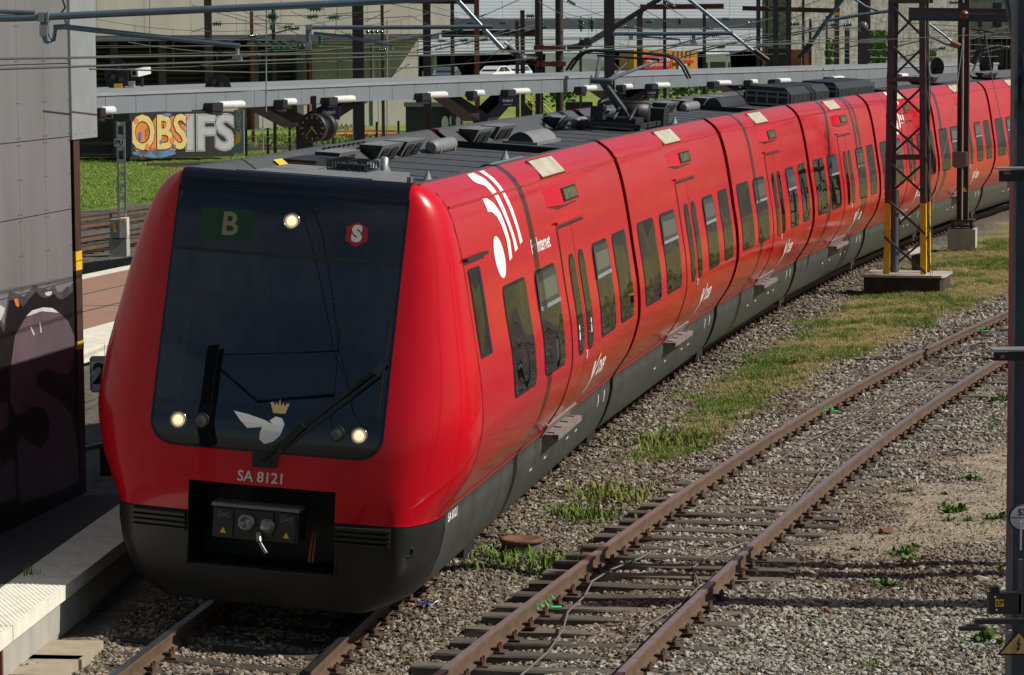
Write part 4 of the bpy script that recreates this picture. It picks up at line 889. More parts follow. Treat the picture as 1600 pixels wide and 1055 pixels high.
def grass_field(nm, x, y, prob, size, m, mesh=tuft_mesh, zoff=0., **kw):
    k = rng.random(len(x)) < prob; x, y = x[k], y[k]; n = len(x)
    if n == 0: return
    s = np.broadcast_to(size, k.shape)[k]*rng.uniform(.5, 1.3, n)
    return scatter(nm, np.column_stack([x, y, ground_z(x, y)+zoff]), np.column_stack([rng.uniform(-.15, .15, n), rng.uniform(-.15, .15, n), rng.uniform(0, 6.28, n)]), s, rng.integers(0, 6, n), [('tuft', mesh(i+3, m, **kw)) for i in range(6)])
x, y = sample(34, 84, 190, lambda y: .02*y-1., lambda y: .175*y+1.); turf, sand, bank, o1, o2 = zones(x, y)
clump = smooth(.42, .60, vnoise(x, y, .9, 31)*.7+vnoise(x, y, .3, 32)*.3)
grass_field('strip_grass', x, y, turf*clump*.72, .75, M['grass'])
grass_field('dry_strip_grass', x, y, turf*(1-clump*.6)*.62, .6, M['drygrass'])
edge = turf*(1-turf)*4
x2, y2 = sample(31, 60, 60, lambda y: .02*y-1., lambda y: .175*y+1.); t2_, s2_, b2_, o1_, o2_ = zones(x2, y2)
grass_field('edge_weeds', x2, y2, (t2_*(vnoise(x2, y2, 1.4, 41) > .66)*.45 + (abs(o2_) > 1.6)*(vnoise(x2, y2, .8, 42) > .80)*.25*(o1_ > 2.0)), .6, M['weed'], weed_mesh)
x, y = sample(92, 160, 22, lambda y: -.165*y, lambda y: -.02*y); o1, _ = T1.off(x, y)
grass_field('bank_grass', x, y, smooth(28.6, 29.4, -o1)*.9, .6, M['lawn'], nb=60, w=.012, spread=.5)
x, y = sample(160, 225, 5., lambda y: -.13*y, lambda y: .10*y)
grass_field('yard_grass', x, y, (vnoise(x, y, 9., 51) > .45)*.9, 2.2, M['grass'], nb=40, w=.012, spread=.4)
# individual weeds that stand out
def weed(px, py, z, size, label, seed, m='weed', mesh=weed_mesh, **kw):
    p = PZ(px, py, z); p.z = z; o = link('weed_plant', mesh(seed, M[m], **kw)); o.location = p; o.scale = (size,)*3; tag(o, label, 'weed', 'weeds growing out of the ballast'); return o
weed(55, 1035, -.20, 1.5, 'green weed climbing beside the rust-red post of the platform wall', 60, nl=22)
weed(133, 1018, -.22, 1.4, 'leafy weed at the end of the concrete trough lids', 61, nl=18)
weed(42, 897, .45, 1.1, 'small weed in the joint between asphalt and ribbed platform slab', 62, 'grass', tuft_mesh, nb=30)
weed(1546, 1010, -.2, 1.9, 'broad-leaved pale green weed at the foot of the post with the lightning sign', 63, nl=16, h=.13)
weed(1408, 868, -.2, 1.3, 'weed in the upper of the mast shadows on the stony ground', 64, nl=20)
weed(1425, 878, -.2, 1.1, 'low weed between the mast shadows right of the rusty track', 65, nl=20)
weed(1390, 918, -.2, 1.2, 'bright clover-like weed on the lower edge of the mast shadows', 66, nl=26)
weed(1490, 802, -.2, 1.6, 'flat green weed on the sandy patch left of the numbered post', 67, nl=26)
weed(1560, 812, -.2, 1.3, 'weed on the sandy patch close to the round 53 plate', 68, nl=22)
weed(1522, 750, -.2, 1.3, 'weed on the gravel higher up beside the dark post', 69, nl=20)
weed(1560, 630, -.2, 1.8, 'yellow-green weed patch below the lower bracket of the dark post', 70, nl=26)
weed(1362, 1045, -.2, 1.1, 'tuft of weed low in the gravel near the bottom edge', 71, 'grass', tuft_mesh, nb=34)
for i, (px, py, s, lb) in enumerate(((950, 770, 2.6, 'large grass tuft between the train step and the rusty track'), (910, 800, 2.2, 'grass tuft beyond the rusty round cover'), (800, 875, 3.0, 'dark grass tuft in front of the rusty round cover'), (1050, 690, 3.0, 'grass tuft at the near end of the grassy strip'))):
    weed(px, py, -.22, s, lb, 80+i, 'grass', tuft_mesh, nb=260, spread=.24, h=.06, w=.004)
for i, (y_, o_, w_, h_) in enumerate(((34, 10.5, 2.6, 1.7), (39, 11.2, 3.2, 2.3), (45, 10.2, 2.2, 1.3), (51, 11.6, 3.6, 2.6), (58, 10.4, 2.4, 1.6), (66, 11.4, 3.4, 2.4), (75, 10.8, 3.0, 2.0), (85, 11.8, 4.0, 2.8))):  # unseen bush row, added to vary the reflections in the train windows
    r = random.Random(200+i); s_ = float(T2.off([T2.at(0).x+5], [y_])[1][0]); p = T2.at(s_, o_, -.2); g = empty('bush', p, ('first', 'second', 'third', 'fourth', 'fifth', 'sixth', 'seventh', 'last')[i] + ' leafy bush of the row beyond the right-hand track, counted from the near end', 'bush', 'bushes beyond the right-hand track'); mb = MB()
    cs = [(r.uniform(-.4,.4)*w_, r.uniform(-.4,.4)*w_, r.uniform(.15,.65)*h_, r.uniform(.2,.36)*w_) for _ in range(8)]
    for _ in range(650):
        cx, cy, cz, cr = r.choice(cs); d = Vector((r.gauss(0,1), r.gauss(0,1), r.gauss(0,1))).normalized()*cr*r.uniform(.5,1.1); c = Vector((cx, cy, max(.05, cz)))+Vector((d.x, d.y, d.z*.8)); s = r.uniform(.08,.18); q = Matrix.Rotation(r.uniform(0,6.3), 4, 'Z') @ Matrix.Rotation(r.uniform(-1.2,1.2), 4, 'X')
        if c.z > 0: mb.add([c+q @ Vector(v) for v in ((-s,0,0),(0,-s,0),(s,0,0),(0,s,.03))], [(0,1,2,3)])
    mb.build('leaves', M['ivy'], g); mb = MB(); mb.tube([(0,0,-.1), (.05,0,h_*.6)], [.06,.02], 6); mb.build('stem', M['mast_brown'], g)
# ------------------------------------------------------------------ things on the ballast
def cable(pts, label, r=.011):
    q = []
    for a, b in pts: v = PZ(a, b, -.14); v.z = -.145 + .012*math.sin(a*.13); q.append(v)
    fine = [q[0]]
    for i in range(len(q)-1):
        for k in range(1, 4): fine.append(q[i].lerp(q[i+1], k/3))
    b = MB(); b.tube(fine, r, 6); tag(b.build('track_cable', M['cable']), label, 'cable', 'cables lying in the rusty track')
cable([(811,1055),(857,1015),(880,984),(887,957),(913,930),(925,909),(956,887),(1000,870),(1018,862)], 'grey cable snaking along the left rail of the rusty track')
cable([(968,1020),(1012,975),(1062,944),(1092,915),(1083,887),(1106,868),(1164,848)], 'short grey cable bending to the right rail of the rusty track')
cable([(1247,783),(1275,748),(1297,713),(1320,688),(1350,668),(1407,635),(1450,610),(1510,573)], 'far grey cable nearer the right rail of the rusty track')
cable([(1207,725),(1262,690),(1305,668),(1345,650),(1365,635),(1387,608),(1445,588),(1475,573),(1502,555),(1515,540),(1545,530)], 'far grey cable in the middle of the rusty track')
mh = empty('manhole_cover', PZ(815, 846, -.12), 'rusty round cover standing on the ballast between train and track', 'manhole cover')
b = MB(); b.lathe([(.20, -.12), (.20, 0), (.24, .0), (.245, .02), (.24, .035), (.19, .045), (.185, .04), (0, .05)], None, 28); b.build('lid', M['rustplate'], mh)
b = MB(); b.lathe([(.23, -.16), (.22, -.0)], None, 24); b.build('shaft', M['soil'], mh)
bag = MB(); r = random.Random(5); g = [[Vector((.20*(i/5-.5)+r.uniform(-.015,.015), .13*(j/4-.5)+r.uniform(-.015,.015), .03+r.uniform(-.02,.03))) for j in range(5)] for i in range(6)]
bag.add([v for q in g for v in q], [(i*5+j, (i+1)*5+j, (i+1)*5+j+1, i*5+j+1) for i in range(5) for j in range(4)]); o = bag.build('litter_bag', M['litter_blue']); o.location = PZ(668, 948, -.22); tag(o, 'crumpled dark blue plastic on the ballast by the train nose', 'litter')
for px, py, s, lb, m in ((1384, 830, .085, 'brown stone block on the sand right of the rusty track', 'rustplate'), (1334, 857, .045, 'small round rust-coloured stone in the upper mast shadow', 'rustplate'), (1531, 905, .07, 'grey boulder near the black box on the post', 'concrete'), (1290, 955, .06, 'reddish stone on the pale gravel', 'brick')):
    me = stone_mesh(int(px), M[m]); o = link('loose_stone', me); o.location = PZ(px, py, -.17); o.scale = (s*1.3, s, s); tag(o, lb, 'stone', 'larger stones on the gravel')
# green surveyors' paint on the rails
for px, py, lb in ((840, 945, 'green paint mark on the rail near the bottom edge'), (1296, 640, 'green paint mark on the rail at mid distance'), (1538, 515, 'green paint mark on the rail beside the dark post')):
    o_, s_ = T2.off(*[[v] for v in PZ(px, py, -.1)[:2]]); s_ = s_[0]; b = MB()
    for ds in (-.18, 0, .28):
        b.tube([T2.at(s_+ds, -.733, -.045), T2.at(s_+ds, -.736, -.10), T2.at(s_+ds+.06, -.70, -.138), T2.at(s_+ds+.16, -.70, -.138), T2.at(s_+ds+.17, -.736, -.09)], .006, 5)
    b.box(-.05, .05, -.04, .04, 0, .02, 0, Matrix.Translation(T2.at(s_+.1, -.60, -.15))); tag(b.build('paint_mark', M['green_paint']), lb, 'paint mark', 'green paint marks on the rusty track')
# ------------------------------------------------------------------ near platform on the left
def EDGE(t, z=.45, back=0.):
    """t metres along the platform edge; back = distance behind the edge"""
    A_ = Vector((-4.36, 24.0, 0)); d = Vector((.0866, .9962, 0)); n = Vector((-.9962, .0866, 0)); p = A_ + d*t + n*back; p.z = z; return p
EM = Matrix(((.9962, .0866, 0, -4.36), (-.0866, .9962, 0, 24.0), (0, 0, 1, 0), (0, 0, 0, 1)))   # x across (towards the track), y along
plat = tag(empty('platform'), kind='structure')
sm = MB(); sm.box(-.56, 0, -1.13, 1.13, .31, .44)
def lozenge():
    b = MB(); b.box(-.56, 0, -1.14, 1.14, .31, .44); nx, ny = 11, 46
    for i in range(nx):
        for j in range(ny):
            x = -.56+.02+.52*(i+.5*(j % 2)+.25)/nx; y = -1.14+2.28*(j+.5)/ny; rx, ry, h = .022, .022, .006
            b.add([(x-rx,y,.44),(x,y-ry,.44),(x+rx,y,.44),(x,y+ry,.44),(x-rx*.4,y,.44+h),(x,y-ry*.4,.44+h),(x+rx*.4,y,.44+h),(x,y+ry*.4,.44+h)], [(0,1,5,4),(1,2,6,5),(2,3,7,6),(3,0,4,7),(4,5,6,7)])
    return b.mesh('edge_slab', M['slab'])
lm_ = lozenge()
for k in range(-3, 12):
    o = link('edge_slab', lm_, plat); o.matrix_local = EM @ Matrix.Translation((0, 1.47+1.14+2.3*k, 0))
    for j in range(2):
        b = MB()
        if k == -1 or True: b.box(-.2, -.05, -1.14, 1.14, .015-.29*j, .305-.29*j)
        w = b.build('wall_block', M['plinth'], plat); w.matrix_local = EM @ Matrix.Translation((-.004*j, 1.1+1.14+2.3*k, 0))
b = MB(); b.box(-3.2, -.565, -12, 8.9, .2, .435); o = b.build('asphalt', M['asphalt'], plat); o.matrix_local = EM
b = MB(); b.box(-.05, .0, .62, .67, -.25, .30); o = b.build('joint_post', M['rust_red'], plat); o.matrix_local = EM @ Matrix.Translation((0, .45, 0))
b = MB(); b.box(-4.2, -.57, 8.93, 34, .0, .36); o = b.build('gravel_bed', M['soil'], plat); o.matrix_local = EM
for k in range(2):
    b = MB(); b.box(-.24, .24, -.42, .42, -.14, -.04); o = b.build('trough_lid', M['trough']); p = PZ(103-36*k, 1018+24*k, .0); o.matrix_world = Matrix.Translation((p.x, p.y, .058)) @ Matrix.Rotation(-.09-.05*k, 4, 'Z')
    tag(o, ('sand-coloured concrete trough lid on the ballast, farther of the two by the platform', 'sand-coloured concrete trough lid on the ballast, nearer of the two by the platform')[k], 'trough lid', 'trough lids by the platform')
# ------------------------------------------------------------------ panel-clad wall
WD = Vector((math.sin(.155), math.cos(.155), 0)); WN = Vector((math.cos(.155), -math.sin(.155), 0)); W0 = PZ(121, 772, .45)
def wpt(t, z, e=0.): return Vector((W0.x, W0.y, 0)) + WD*t + WN*e + Vector((0, 0, z))
def wallpx(px, py):
    d = (px-800)/CAM_F*_rt - (py-527.5)/CAM_F*_u2 + _fw; n = np.array(WN); k = ((np.array(W0)-np.array([0,0,CAM_H]))@n)/(d@n); q = np.array([0,0,CAM_H])+d*k
    return (float((Vector(q)-Vector((W0.x, W0.y, 0))).dot(WD)), float(q[2]))
WM = Matrix(((WN.x, WD.x, 0, W0.x), (WN.y, WD.y, 0, W0.y), (0, 0, 1, 0), (0, 0, 0, 1)))
wall = empty('clad_wall', (0,0,0), 'grey panel-clad shed wall beside the track, its lower half sprayed black and plum', 'building')
b = MB(); b.box(-1.5, -.03, -9.8, -.005, .40, 7.5); o = b.build('wall_core', M['dark'], wall); o.matrix_local = WM
zl = [.52, 1.23, 2.005, 2.78, 3.555, 4.335, 5.12, 5.90, 6.68, 7.46]
for i in range(11):
    for j in range(len(zl)-1):
        b = MB(); y1 = -.886*i-.003; y0 = -.886*(i+1)+.003; z0, z1 = zl[j]+.005, zl[j+1]-.005; b.box(-.025, 0, y0, y1, z0, z1)
        for yy in (y0+.045, y1-.045):
            for zz in (z0+.03, (z0+z1)/2, z1-.03): b.lathe([(.009, 0), (.009, .004)], axis((0, yy, zz), (1,0,0)), 6, 1, False)
        o = b.build('cladding_panel', [M['cladding'], M['dark']], wall); o.matrix_local = WM
b = MB(); b.box(-.04, .012, -9.8, .02, .43, .515); o = b.build('base_rail', M['dark'], wall); o.matrix_local = WM
b = MB(); b.box(-1.3, .03, -.01, .93, 4.30, 7.6)
for yy in (.1, .35, .85):
    for zz in (4.36, 6.2): b.lathe([(.012, 0), (.012, .006)], axis((.03, yy, zz), (1,0,0)), 6)
o = b.build('corner_cladding', M['corner_steel'], wall); o.matrix_local = WM
b = MB(); b.hbar((-.10, .20, .42), (-.10, .20, 4.30), .22, .22, .02, (1,0,0)); o = b.build('steel_post', M['brown_post'], wall); o.matrix_local = WM
b = MB()
for z0, z1 in ((2.88, 2.975), (2.985, 3.085), (2.02, 2.105)): b.box(-.215, .013, .085, .315, z0, z1)
o = b.build('yellow_band', M['yellow'], wall); o.matrix_local = WM
def spray(name, polys, m, e):
    b = MB()
    for pl in polys:
        q = [wallpx(*p) for p in pl]; bm = bmesh.new(); f = bm.faces.new([bm.verts.new((a, c_, 0)) for a, c_ in q]); bmesh.ops.triangulate(bm, faces=[f]); bm.verts.index_update()
        b.add([wpt(v.co.x, v.co.y, e) for v in bm.verts], [tuple(v.index for v in f.verts) for f in bm.faces]); bm.free()
    return b.build(name, M[m], wall)
jag = [(-60, 520), (-40, 470), (-12, 505), (6, 520), (14, 472), (24, 468), (30, 478), (36, 492), (44, 470), (52, 455), (57, 447), (62, 460), (70, 466), (77, 462), (84, 452), (90, 466), (97, 470), (104, 462), (110, 452), (114, 446), (125.5, 768), (-60, 862)]
jag = [(a, b_ if b_ > 510 else 466+(b_-466)*.55) for a, b_ in jag]
spray('black_spray', [jag], 'black_spray', .0025)
S_ = [(40,480),(60,330),(100,260),(160,220),(230,220),(280,270),(305,330),(305,420),(280,490),(230,480),(190,465),(150,490),(150,530),(180,560),(240,590),(290,650),(310,720),(320,820),(325,930),(250,970),(120,1010),(80,1020),(75,900),(70,800),(85,740),(130,780),(170,790),(200,750),(205,680),(180,630),(130,620),(95,650),(65,660),(40,600)]
sc_ = lambda l: [(a/2.64, 400+b_/2.64) for a, b_ in l]
spray('grey_spray', [[(a, b_ - 9 - 7*((i*37) % 5)/4) for i, (a, b_) in enumerate(jag[:-2])] + [(116, 500), (-60, 560)]], 'grey_spray', .0018)
spray('plum_letter', [sc_(S_), sc_([(-120,600),(0,610),(25,600),(35,640),(30,700),(0,730),(-120,780)]), sc_([(-120,900),(20,860),(40,830),(60,850),(65,1000),(-120,1060)])], 'plum_spray', .004)
spray('white_spray', [sc_([(105,250),(130,225),(175,212),(215,215),(240,235),(215,232),(170,228),(130,242)]), sc_([(185,150),(210,145),(212,158),(196,166),(184,160)]), sc_([(-5,200),(18,215),(12,240),(0,265),(-5,268)]), sc_([(160,275),(165,275),(170,315),(166,318)]), sc_([(122,295),(128,293),(142,325),(137,328)])], 'white_spray', .0055)  # first arc paints the sunlit top edge of the plum letter; others white spray
spray('orange_spray', [sc_([(55,178),(70,176),(78,200),(74,211),(64,206)])], 'orange_spray', .0055)
# ------------------------------------------------------------------ stop-position sign and low rail behind the wall
sg = empty('position_sign', PZ(160, 770, .3), 'grey number sign reading 24 between the wall post and the train', 'sign'); Y_ = 36.0
def plate(px0, py0, px1, py1, Y, th=.02, yaw=0.):
    a, b_, c_ = P(px0, py1, Y), P(px1, py1, Y), P(px0, py0, Y); return a, (b_-a), (c_-a)
a, u, v = plate(141, 556, 196, 613, Y_); sg.location = (a.x+u.x*.5, Y_+.05, .36)
inv = Matrix.Translation(-Vector(sg.location)); F_ = frame(a, u, v)
b = MB(); w, h = u.length, v.length; rr = .03
b.prism([(rr,0),(w-rr,0),(w,rr),(w,h-rr),(w-rr,h),(rr,h),(0,h-rr),(0,rr)], .02, inv @ F_); b.build('sign_plate', M['sign_grey'], sg)
b = MB(); 
for q in ([(0.012,.012),(w-.012,.012),(w-.012,.02),(.012,.02)], [(.012,h-.02),(w-.012,h-.02),(w-.012,h-.012),(.012,h-.012)], [(.012,.012),(.02,.012),(.02,h-.012),(.012,h-.012)]): b.prism(q, .002, inv @ F_ @ Matrix.Translation((0,0,.021)))
add_text(b, '24', .34, inv @ F_ @ Matrix.Translation((w*.5, h*.49, .023)), bold=.012); b.build('sign_number', M['print_black'], sg)
b = MB(); b.tube([inv @ (a+u*.8+Vector((0,.04,-1.2))), inv @ (a+u*.8+v*1.05+Vector((0,.04,0)))], .025, 8); b.build('sign_post', M['steel'], sg)
fr = empty('guard_rail', PZ(165, 740, .36), 'low dark guard rail behind the sprayed wall', 'guard rail'); inv = Matrix.Translation(-fr.location)
b = MB(); b.bar(inv @ P(128, 703, 34.), inv @ P(205, 684, 36.5), .05, .05); b.build('top_rail', M['dark'], fr)
b = MB(); p = P(165, 696, 35); b.box(-.06, .06, -.06, .06, .3-p.z, 0, 0, inv @ Matrix.Translation(p)); b.build('rail_post', M['dark'], fr)
# ------------------------------------------------------------------ island platform with the red paving
isl = tag(empty('island_platform'), kind='structure')
def strip(name, o0, o1, z, m, s0=8., s1=100., n=46, parent=isl, dz=0.):
    mb = MB(); vs = []
    for i in range(n+1):
        s = s0+(s1-s0)*i/n; vs += [T1.at(s, o0, z-dz), T1.at(s, o0, z), T1.at(s, o1, z), T1.at(s, o1, z-dz)]
    fs = []
    for i in range(n):
        for j in range(3): fs.append((4*i+j, 4*i+4+j, 4*i+5+j, 4*i+1+j))
    mb.add(vs, fs + [(0, 1, 2, 3)]); return mb.build(name, M[m], parent, fix=True)
strip('paving', -13.1, -9.15, .50, 'paver', dz=.6); strip('tactile_strip', -9.145, -8.66, .504, 'slab', dz=.3)
for o in (-10.35, -11.7): strip('paving_joint', o-.03, o+.03, .503, 'asphalt', dz=.01)
for k in range(30):
    s = 9+2.0*k; mb = MB()
    for o0, o1, nm in ((-8.655, -8.02, 0), (-13.55, -13.105, 0)):
        q = [T1.at(s+a, o, .50-b_) for a in (.012, 1.988) for o in (o0, o1) for b_ in (0, .22)]
        mb.add(q, [(0,2,6,4), (1,5,7,3), (2,3,7,6), (0,4,5,1), (0,1,3,2), (4,6,7,5)])
    mb.build('coping_stone', M['slab'], isl, fix=True)
strip('platform_face', -8.2, -8.12, .28, 'plinth', dz=.6)
t = M['paver'].node_tree; l = t.links.new; bk = t.nodes.new('ShaderNodeTexBrick'); bk.inputs['Scale'].default_value = 3.2; bk.inputs['Mortar Size'].default_value = .012; bk.inputs['Color1'].default_value = (.36,.205,.14,1); bk.inputs['Color2'].default_value = (.30,.165,.11,1); bk.inputs['Mortar'].default_value = (.20,.15,.12,1)
tc = t.nodes.new('ShaderNodeTexCoord'); l(tc.outputs['Object'], bk.inputs['Vector']); l(bk.outputs['Color'], t.nodes['Principled BSDF'].inputs['Base Color'])
# ------------------------------------------------------------------ canopy
CP = [(60, 61.2), (140, 63.), (400, 69.6), (800, 83.2), (1200, 99.4), (1380, 109.4), (1560, 121.)]; CZ = 4.26
def can_xy(px):
    Y = float(np.interp(px, [a for a, _ in CP], [b_ for _, b_ in CP])); p = P(px, 100, Y); return Vector((p.x, p.y, 0))
can = empty('platform_canopy', can_xy(800), 'long grey platform canopy with white lamp tubes along its fascia', 'canopy'); CI = Matrix.Translation(-can.location)
cl = [can_xy(px) for px in np.linspace(60, 1560, 60)]; acc = [0.]
for i in range(59): acc.append(acc[-1]+(cl[i+1]-cl[i]).length)
def can_at(dist, back=0., z=0.):
    x = float(np.interp(dist, acc, [v.x for v in cl])); y = float(np.interp(dist, acc, [v.y for v in cl])); i = min(int(np.searchsorted(acc, dist)), 58); i = max(i, 1); d = (cl[i+1]-cl[i-1]).normalized(); n = Vector((-d.y, d.x, 0)); return Vector((x, y, z)) + n*back
def can_dist(px):
    return float(np.interp(px, np.linspace(60, 1560, 60), acc))
d0 = 0.; k = 0
while d0 < acc[-1]-1.3:
    mb = MB(); a, b_ = can_at(d0+.008), can_at(d0+1.292); up = Vector((0,0,1))
    q = []
    for p, e in ((a, d0), (b_, d0)):
        for bk_, z in ((0, CZ-.40), (0, CZ-.02), (.05, CZ-.02), (.05, CZ-.40)): q.append(CI @ (can_at(d0+.008 if p is a else d0+1.292, bk_, z)))
    mb.add(q, [(0,4,5,1),(1,5,6,2),(2,6,7,3),(3,7,4,0),(0,1,2,3),(4,7,6,5)]); mb.build('fascia_panel', M['canopy'], can, fix=True); d0 += 1.3; k += 1
mb = MB(); n = 40; vs = []
for i in range(n+1):
    dd = acc[-1]*i/n; vs += [CI @ can_at(dd, -.03, CZ-.02), CI @ can_at(dd, -.03, CZ+.05), CI @ can_at(dd, 2.3, CZ+.10), CI @ can_at(dd, 2.3, CZ-.02)]
mb.add(vs, [(4*i+j, 4*i+4+j, 4*i+4+(j+1) % 4, 4*i+(j+1) % 4) for i in range(n) for j in range(4)]); mb.build('canopy_roof', M['canopy_top'], can, fix=True)
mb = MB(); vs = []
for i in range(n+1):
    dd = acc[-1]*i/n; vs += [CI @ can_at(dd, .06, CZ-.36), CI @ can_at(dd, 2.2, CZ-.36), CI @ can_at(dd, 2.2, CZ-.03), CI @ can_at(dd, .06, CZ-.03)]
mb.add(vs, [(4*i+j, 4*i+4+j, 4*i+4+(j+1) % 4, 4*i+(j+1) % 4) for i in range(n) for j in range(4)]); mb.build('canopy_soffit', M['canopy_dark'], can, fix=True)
for x0, x1 in ((140,168),(317,372),(427,452),(500,545),(647,690),(727,748),(782,819),(897,925),(962,980),(1008,1039),(1105,1135),(1162,1176),(1201,1228),(1286,1312),(1395,1412)):
    a, b_ = can_dist(x0), can_dist(x1); m_ = a+(b_-a)*.3; z = CZ-.33
    mb = MB(); p, q = CI @ can_at(a, -.12, z-.02), CI @ can_at(m_, -.12, z-.02); mb.bar(p, q, .22, .18); mb.bar(p+Vector((0,0,-.09)), q+Vector((0,0,-.14)), .16, .1); lp = mb.build('canopy_lamp', M['canopy_dark'], can)
    mb = MB(); pts = [CI @ can_at(m_+(b_-m_)*t, -.13, z+.015) for t in (0, .03, .9, .97, 1)]; mb.tube(pts, [.07, .085, .085, .07, .03], 12); mb.build('lamp_tube', M['offwhite'], lp)
def v_support(xl, xr, xb0, xb1, yb, zz=CZ-.36):
    b_ = can_dist((xl+xr)/2); o = .5
    def pt(px, z, bk): return CI @ can_at(can_dist(px), bk, z)
    zb = CAM_H-(yb-64)*can_xy((xl+xr)/2).y/CAM_F; mb = MB()
    for x0, x1, y0, y1 in ((xl, xl+(xr-xl)*.16, xb0, xb1), (xr-(xr-xl)*.16, xr, xb0, xb1)):
        q = [pt(x0, zz, o), pt(x1, zz, o), pt(y1, zb, o), pt(y0, zb, o), pt(x0, zz, o+.5), pt(x1, zz, o+.5), pt(y1, zb, o+.5), pt(y0, zb, o+.5)]
        mb.add(q, [(0,3,2,1),(4,5,6,7),(0,1,5,4),(1,2,6,5),(2,3,7,6),(3,0,4,7)])
    mb.build('v_bracket', M['canopy_dark'], can, fix=True)
    mb = MB(); c = pt((xb0+xb1)/2, 0, o+.25); mb.box(-.2, .2, -.2, .2, .5, zb+.05, 0, Matrix.Translation((c.x, c.y, 0))); mb.build('canopy_column', M['canopy_dark'], can)
v_support(433, 603, 498, 540, 196); v_support(722, 842, 776, 802, 190); v_support(962, 1050, 994, 1016, 162); v_support(1150, 1232, 1182, 1204, 152)
# blue station signs and the clock, hanging from the canopy
def station_sign(x0, x1, y0, y1, label):
    Y = can_xy((x0+x1)/2).y - .4; a, u, v = plate(x0, y0, x1, y1, Y); s_ = empty('station_sign', a+u*.5+v, label, 'sign', 'blue station signs under the canopy'); inv = Matrix.Translation(-s_.location); F_ = inv @ frame(a, u, v); w, h = u.length, v.length
    mb = MB(); mb.prism([(0,0),(w,0),(w,h),(0,h)], -.12, F_); mb.prism([(w*.3, h), (w*.34, h), (w*.34, h+.12), (w*.3, h+.12)], -.06, F_); mb.build('sign_box', M['sign_blue'], s_, fix=True)
    mb = MB(); add_text(mb, 'København H', h*.40, F_ @ Matrix.Translation((w*.5, h*.58, .004)), sx=.42*w/h*.62, bold=.004); add_text(mb, 'Copenhagen Central', h*.17, F_ @ Matrix.Translation((w*.5, h*.22, .004)), sx=.55*w/h*.62); mb.build('sign_lettering', M['white'], s_)
station_sign(497, 531, 167, 187, 'blue station sign beside the hanging clock'); station_sign(779, 807, 150, 167, 'blue station sign at the second bracket, over the fan boxes of the train roof'); station_sign(1007, 1029, 139, 153, 'blue station sign right of the pantograph')
def clock(px, py, r_, Y, label):
    ck = empty('platform_clock', P(px, py, Y), label, 'clock'); ax = Vector((.27, .96, 0)).normalized(); mb = MB(); A_ = axis((0,0,0), -ax)
    mb.lathe([(r_*.94, .10), (r_, .08), (r_, -.08), (r_*.8, -.1), (.14, -.12), (.14, -.55), (r_*.8, -.58), (r_, -.6), (r_, -.78), (0, -.78)], A_, 28); mb.build('clock_case', M['dark'], ck)
    mb = MB(); mb.lathe([(r_*.94, .101), (0, .102)], A_, 28); mb.build('clock_face', M['clock_face'], ck)
    F_ = frame(-ax*.104, Vector((ax.y, -ax.x, 0)), (0,0,1)); mb = MB()
    for k in range(12):
        R_ = F_ @ Matrix.Rotation(-math.pi*2*k/12, 4, 'Z'); L_ = .72 if k % 3 else .66; mb.prism([(-.008, r_*L_), (.008, r_*L_), (.008, r_*.88), (-.008, r_*.88)], .003, R_)
    mb.build('hour_marks', M['offwhite'], ck); mb = MB()
    for ang, ln, w in ((140, .58, .016), (222, .8, .010)):
        R_ = F_ @ Matrix.Rotation(-R(ang), 4, 'Z') @ Matrix.Translation((0,0,.006)); mb.prism([(-w, -r_*.15), (w, -r_*.15), (w*.6, r_*ln), (-w*.6, r_*ln)], .003, R_)
    mb.build('clock_hands', M['gold'], ck); mb = MB(); mb.box(-.05, .05, .25, .40, r_*.9, .75); mb.build('clock_hanger', M['dark'], ck)
clock(490, 200, .335, 72.2, 'round black platform clock hanging under the canopy bracket')
# ------------------------------------------------------------------ signals, PU post, camera
pu = empty('signal_post', P(192, 385, 79.5), 'slim grey lattice signal post with PU plate and white cabinet', 'signal post'); pu.location.z = 0; inv = Matrix.Translation(-pu.location)
mb = MB(); zt = P(192, 190, 79.5).z
for dx in (-.09, .09): mb.box(dx-.025, dx+.025, -.03, .03, 0, zt)
mb.build('post_leg', M['steel'], pu); mb = MB(); z = .3
while z < zt: mb.box(-.066, .066, -.02, .02, z, z+.10); z += .32
mb.build('post_batten', M['offwhite'], pu)
a, u, v = plate(179, 217, 194, 229, 79.3); mb = MB(); mb.prism([(0,0),(u.length,0),(u.length,v.length),(0,v.length)], .02, inv @ frame(a, u, v)); mb.build('plate', M['sign_grey'], pu); mb = MB(); add_text(mb, 'PU', .17, inv @ frame(a, u, v) @ Matrix.Translation((u.length/2, v.length/2, .023)), bold=.006); mb.build('plate_lettering', M['print_black'], pu)
mb = MB(); a, b_ = inv @ P(172, 372, 79.), inv @ P(187, 343, 79.); mb.box(a.x, b_.x, a.y, a.y+.5, a.z, b_.z); mb.build('cabinet', M['corner_steel'], pu); mb = MB(); a, b_ = inv @ P(187.2, 372, 79.), inv @ P(198, 341, 79.); mb.box(a.x, b_.x, a.y-.02, a.y+.5, a.z, b_.z); cdo = mb.build('cabinet_door', M['cabinet'], pu)
mb = MB(); mb.box(-.30, .16, -.5, .2, -.2, .27); mb.build('foot', M['plinth'], pu); mb = MB()
for x0, y0, x1, y1 in ((177, 351, 181, 363), (189, 343, 196, 347)): a, b_ = inv @ P(x0, y1, 78.95), inv @ P(x1, y0, 78.95); mb.box(a.x, b_.x, a.y-.035, a.y, a.z, b_.z)
mb.build('cabinet_label', M['yellow'], pu)
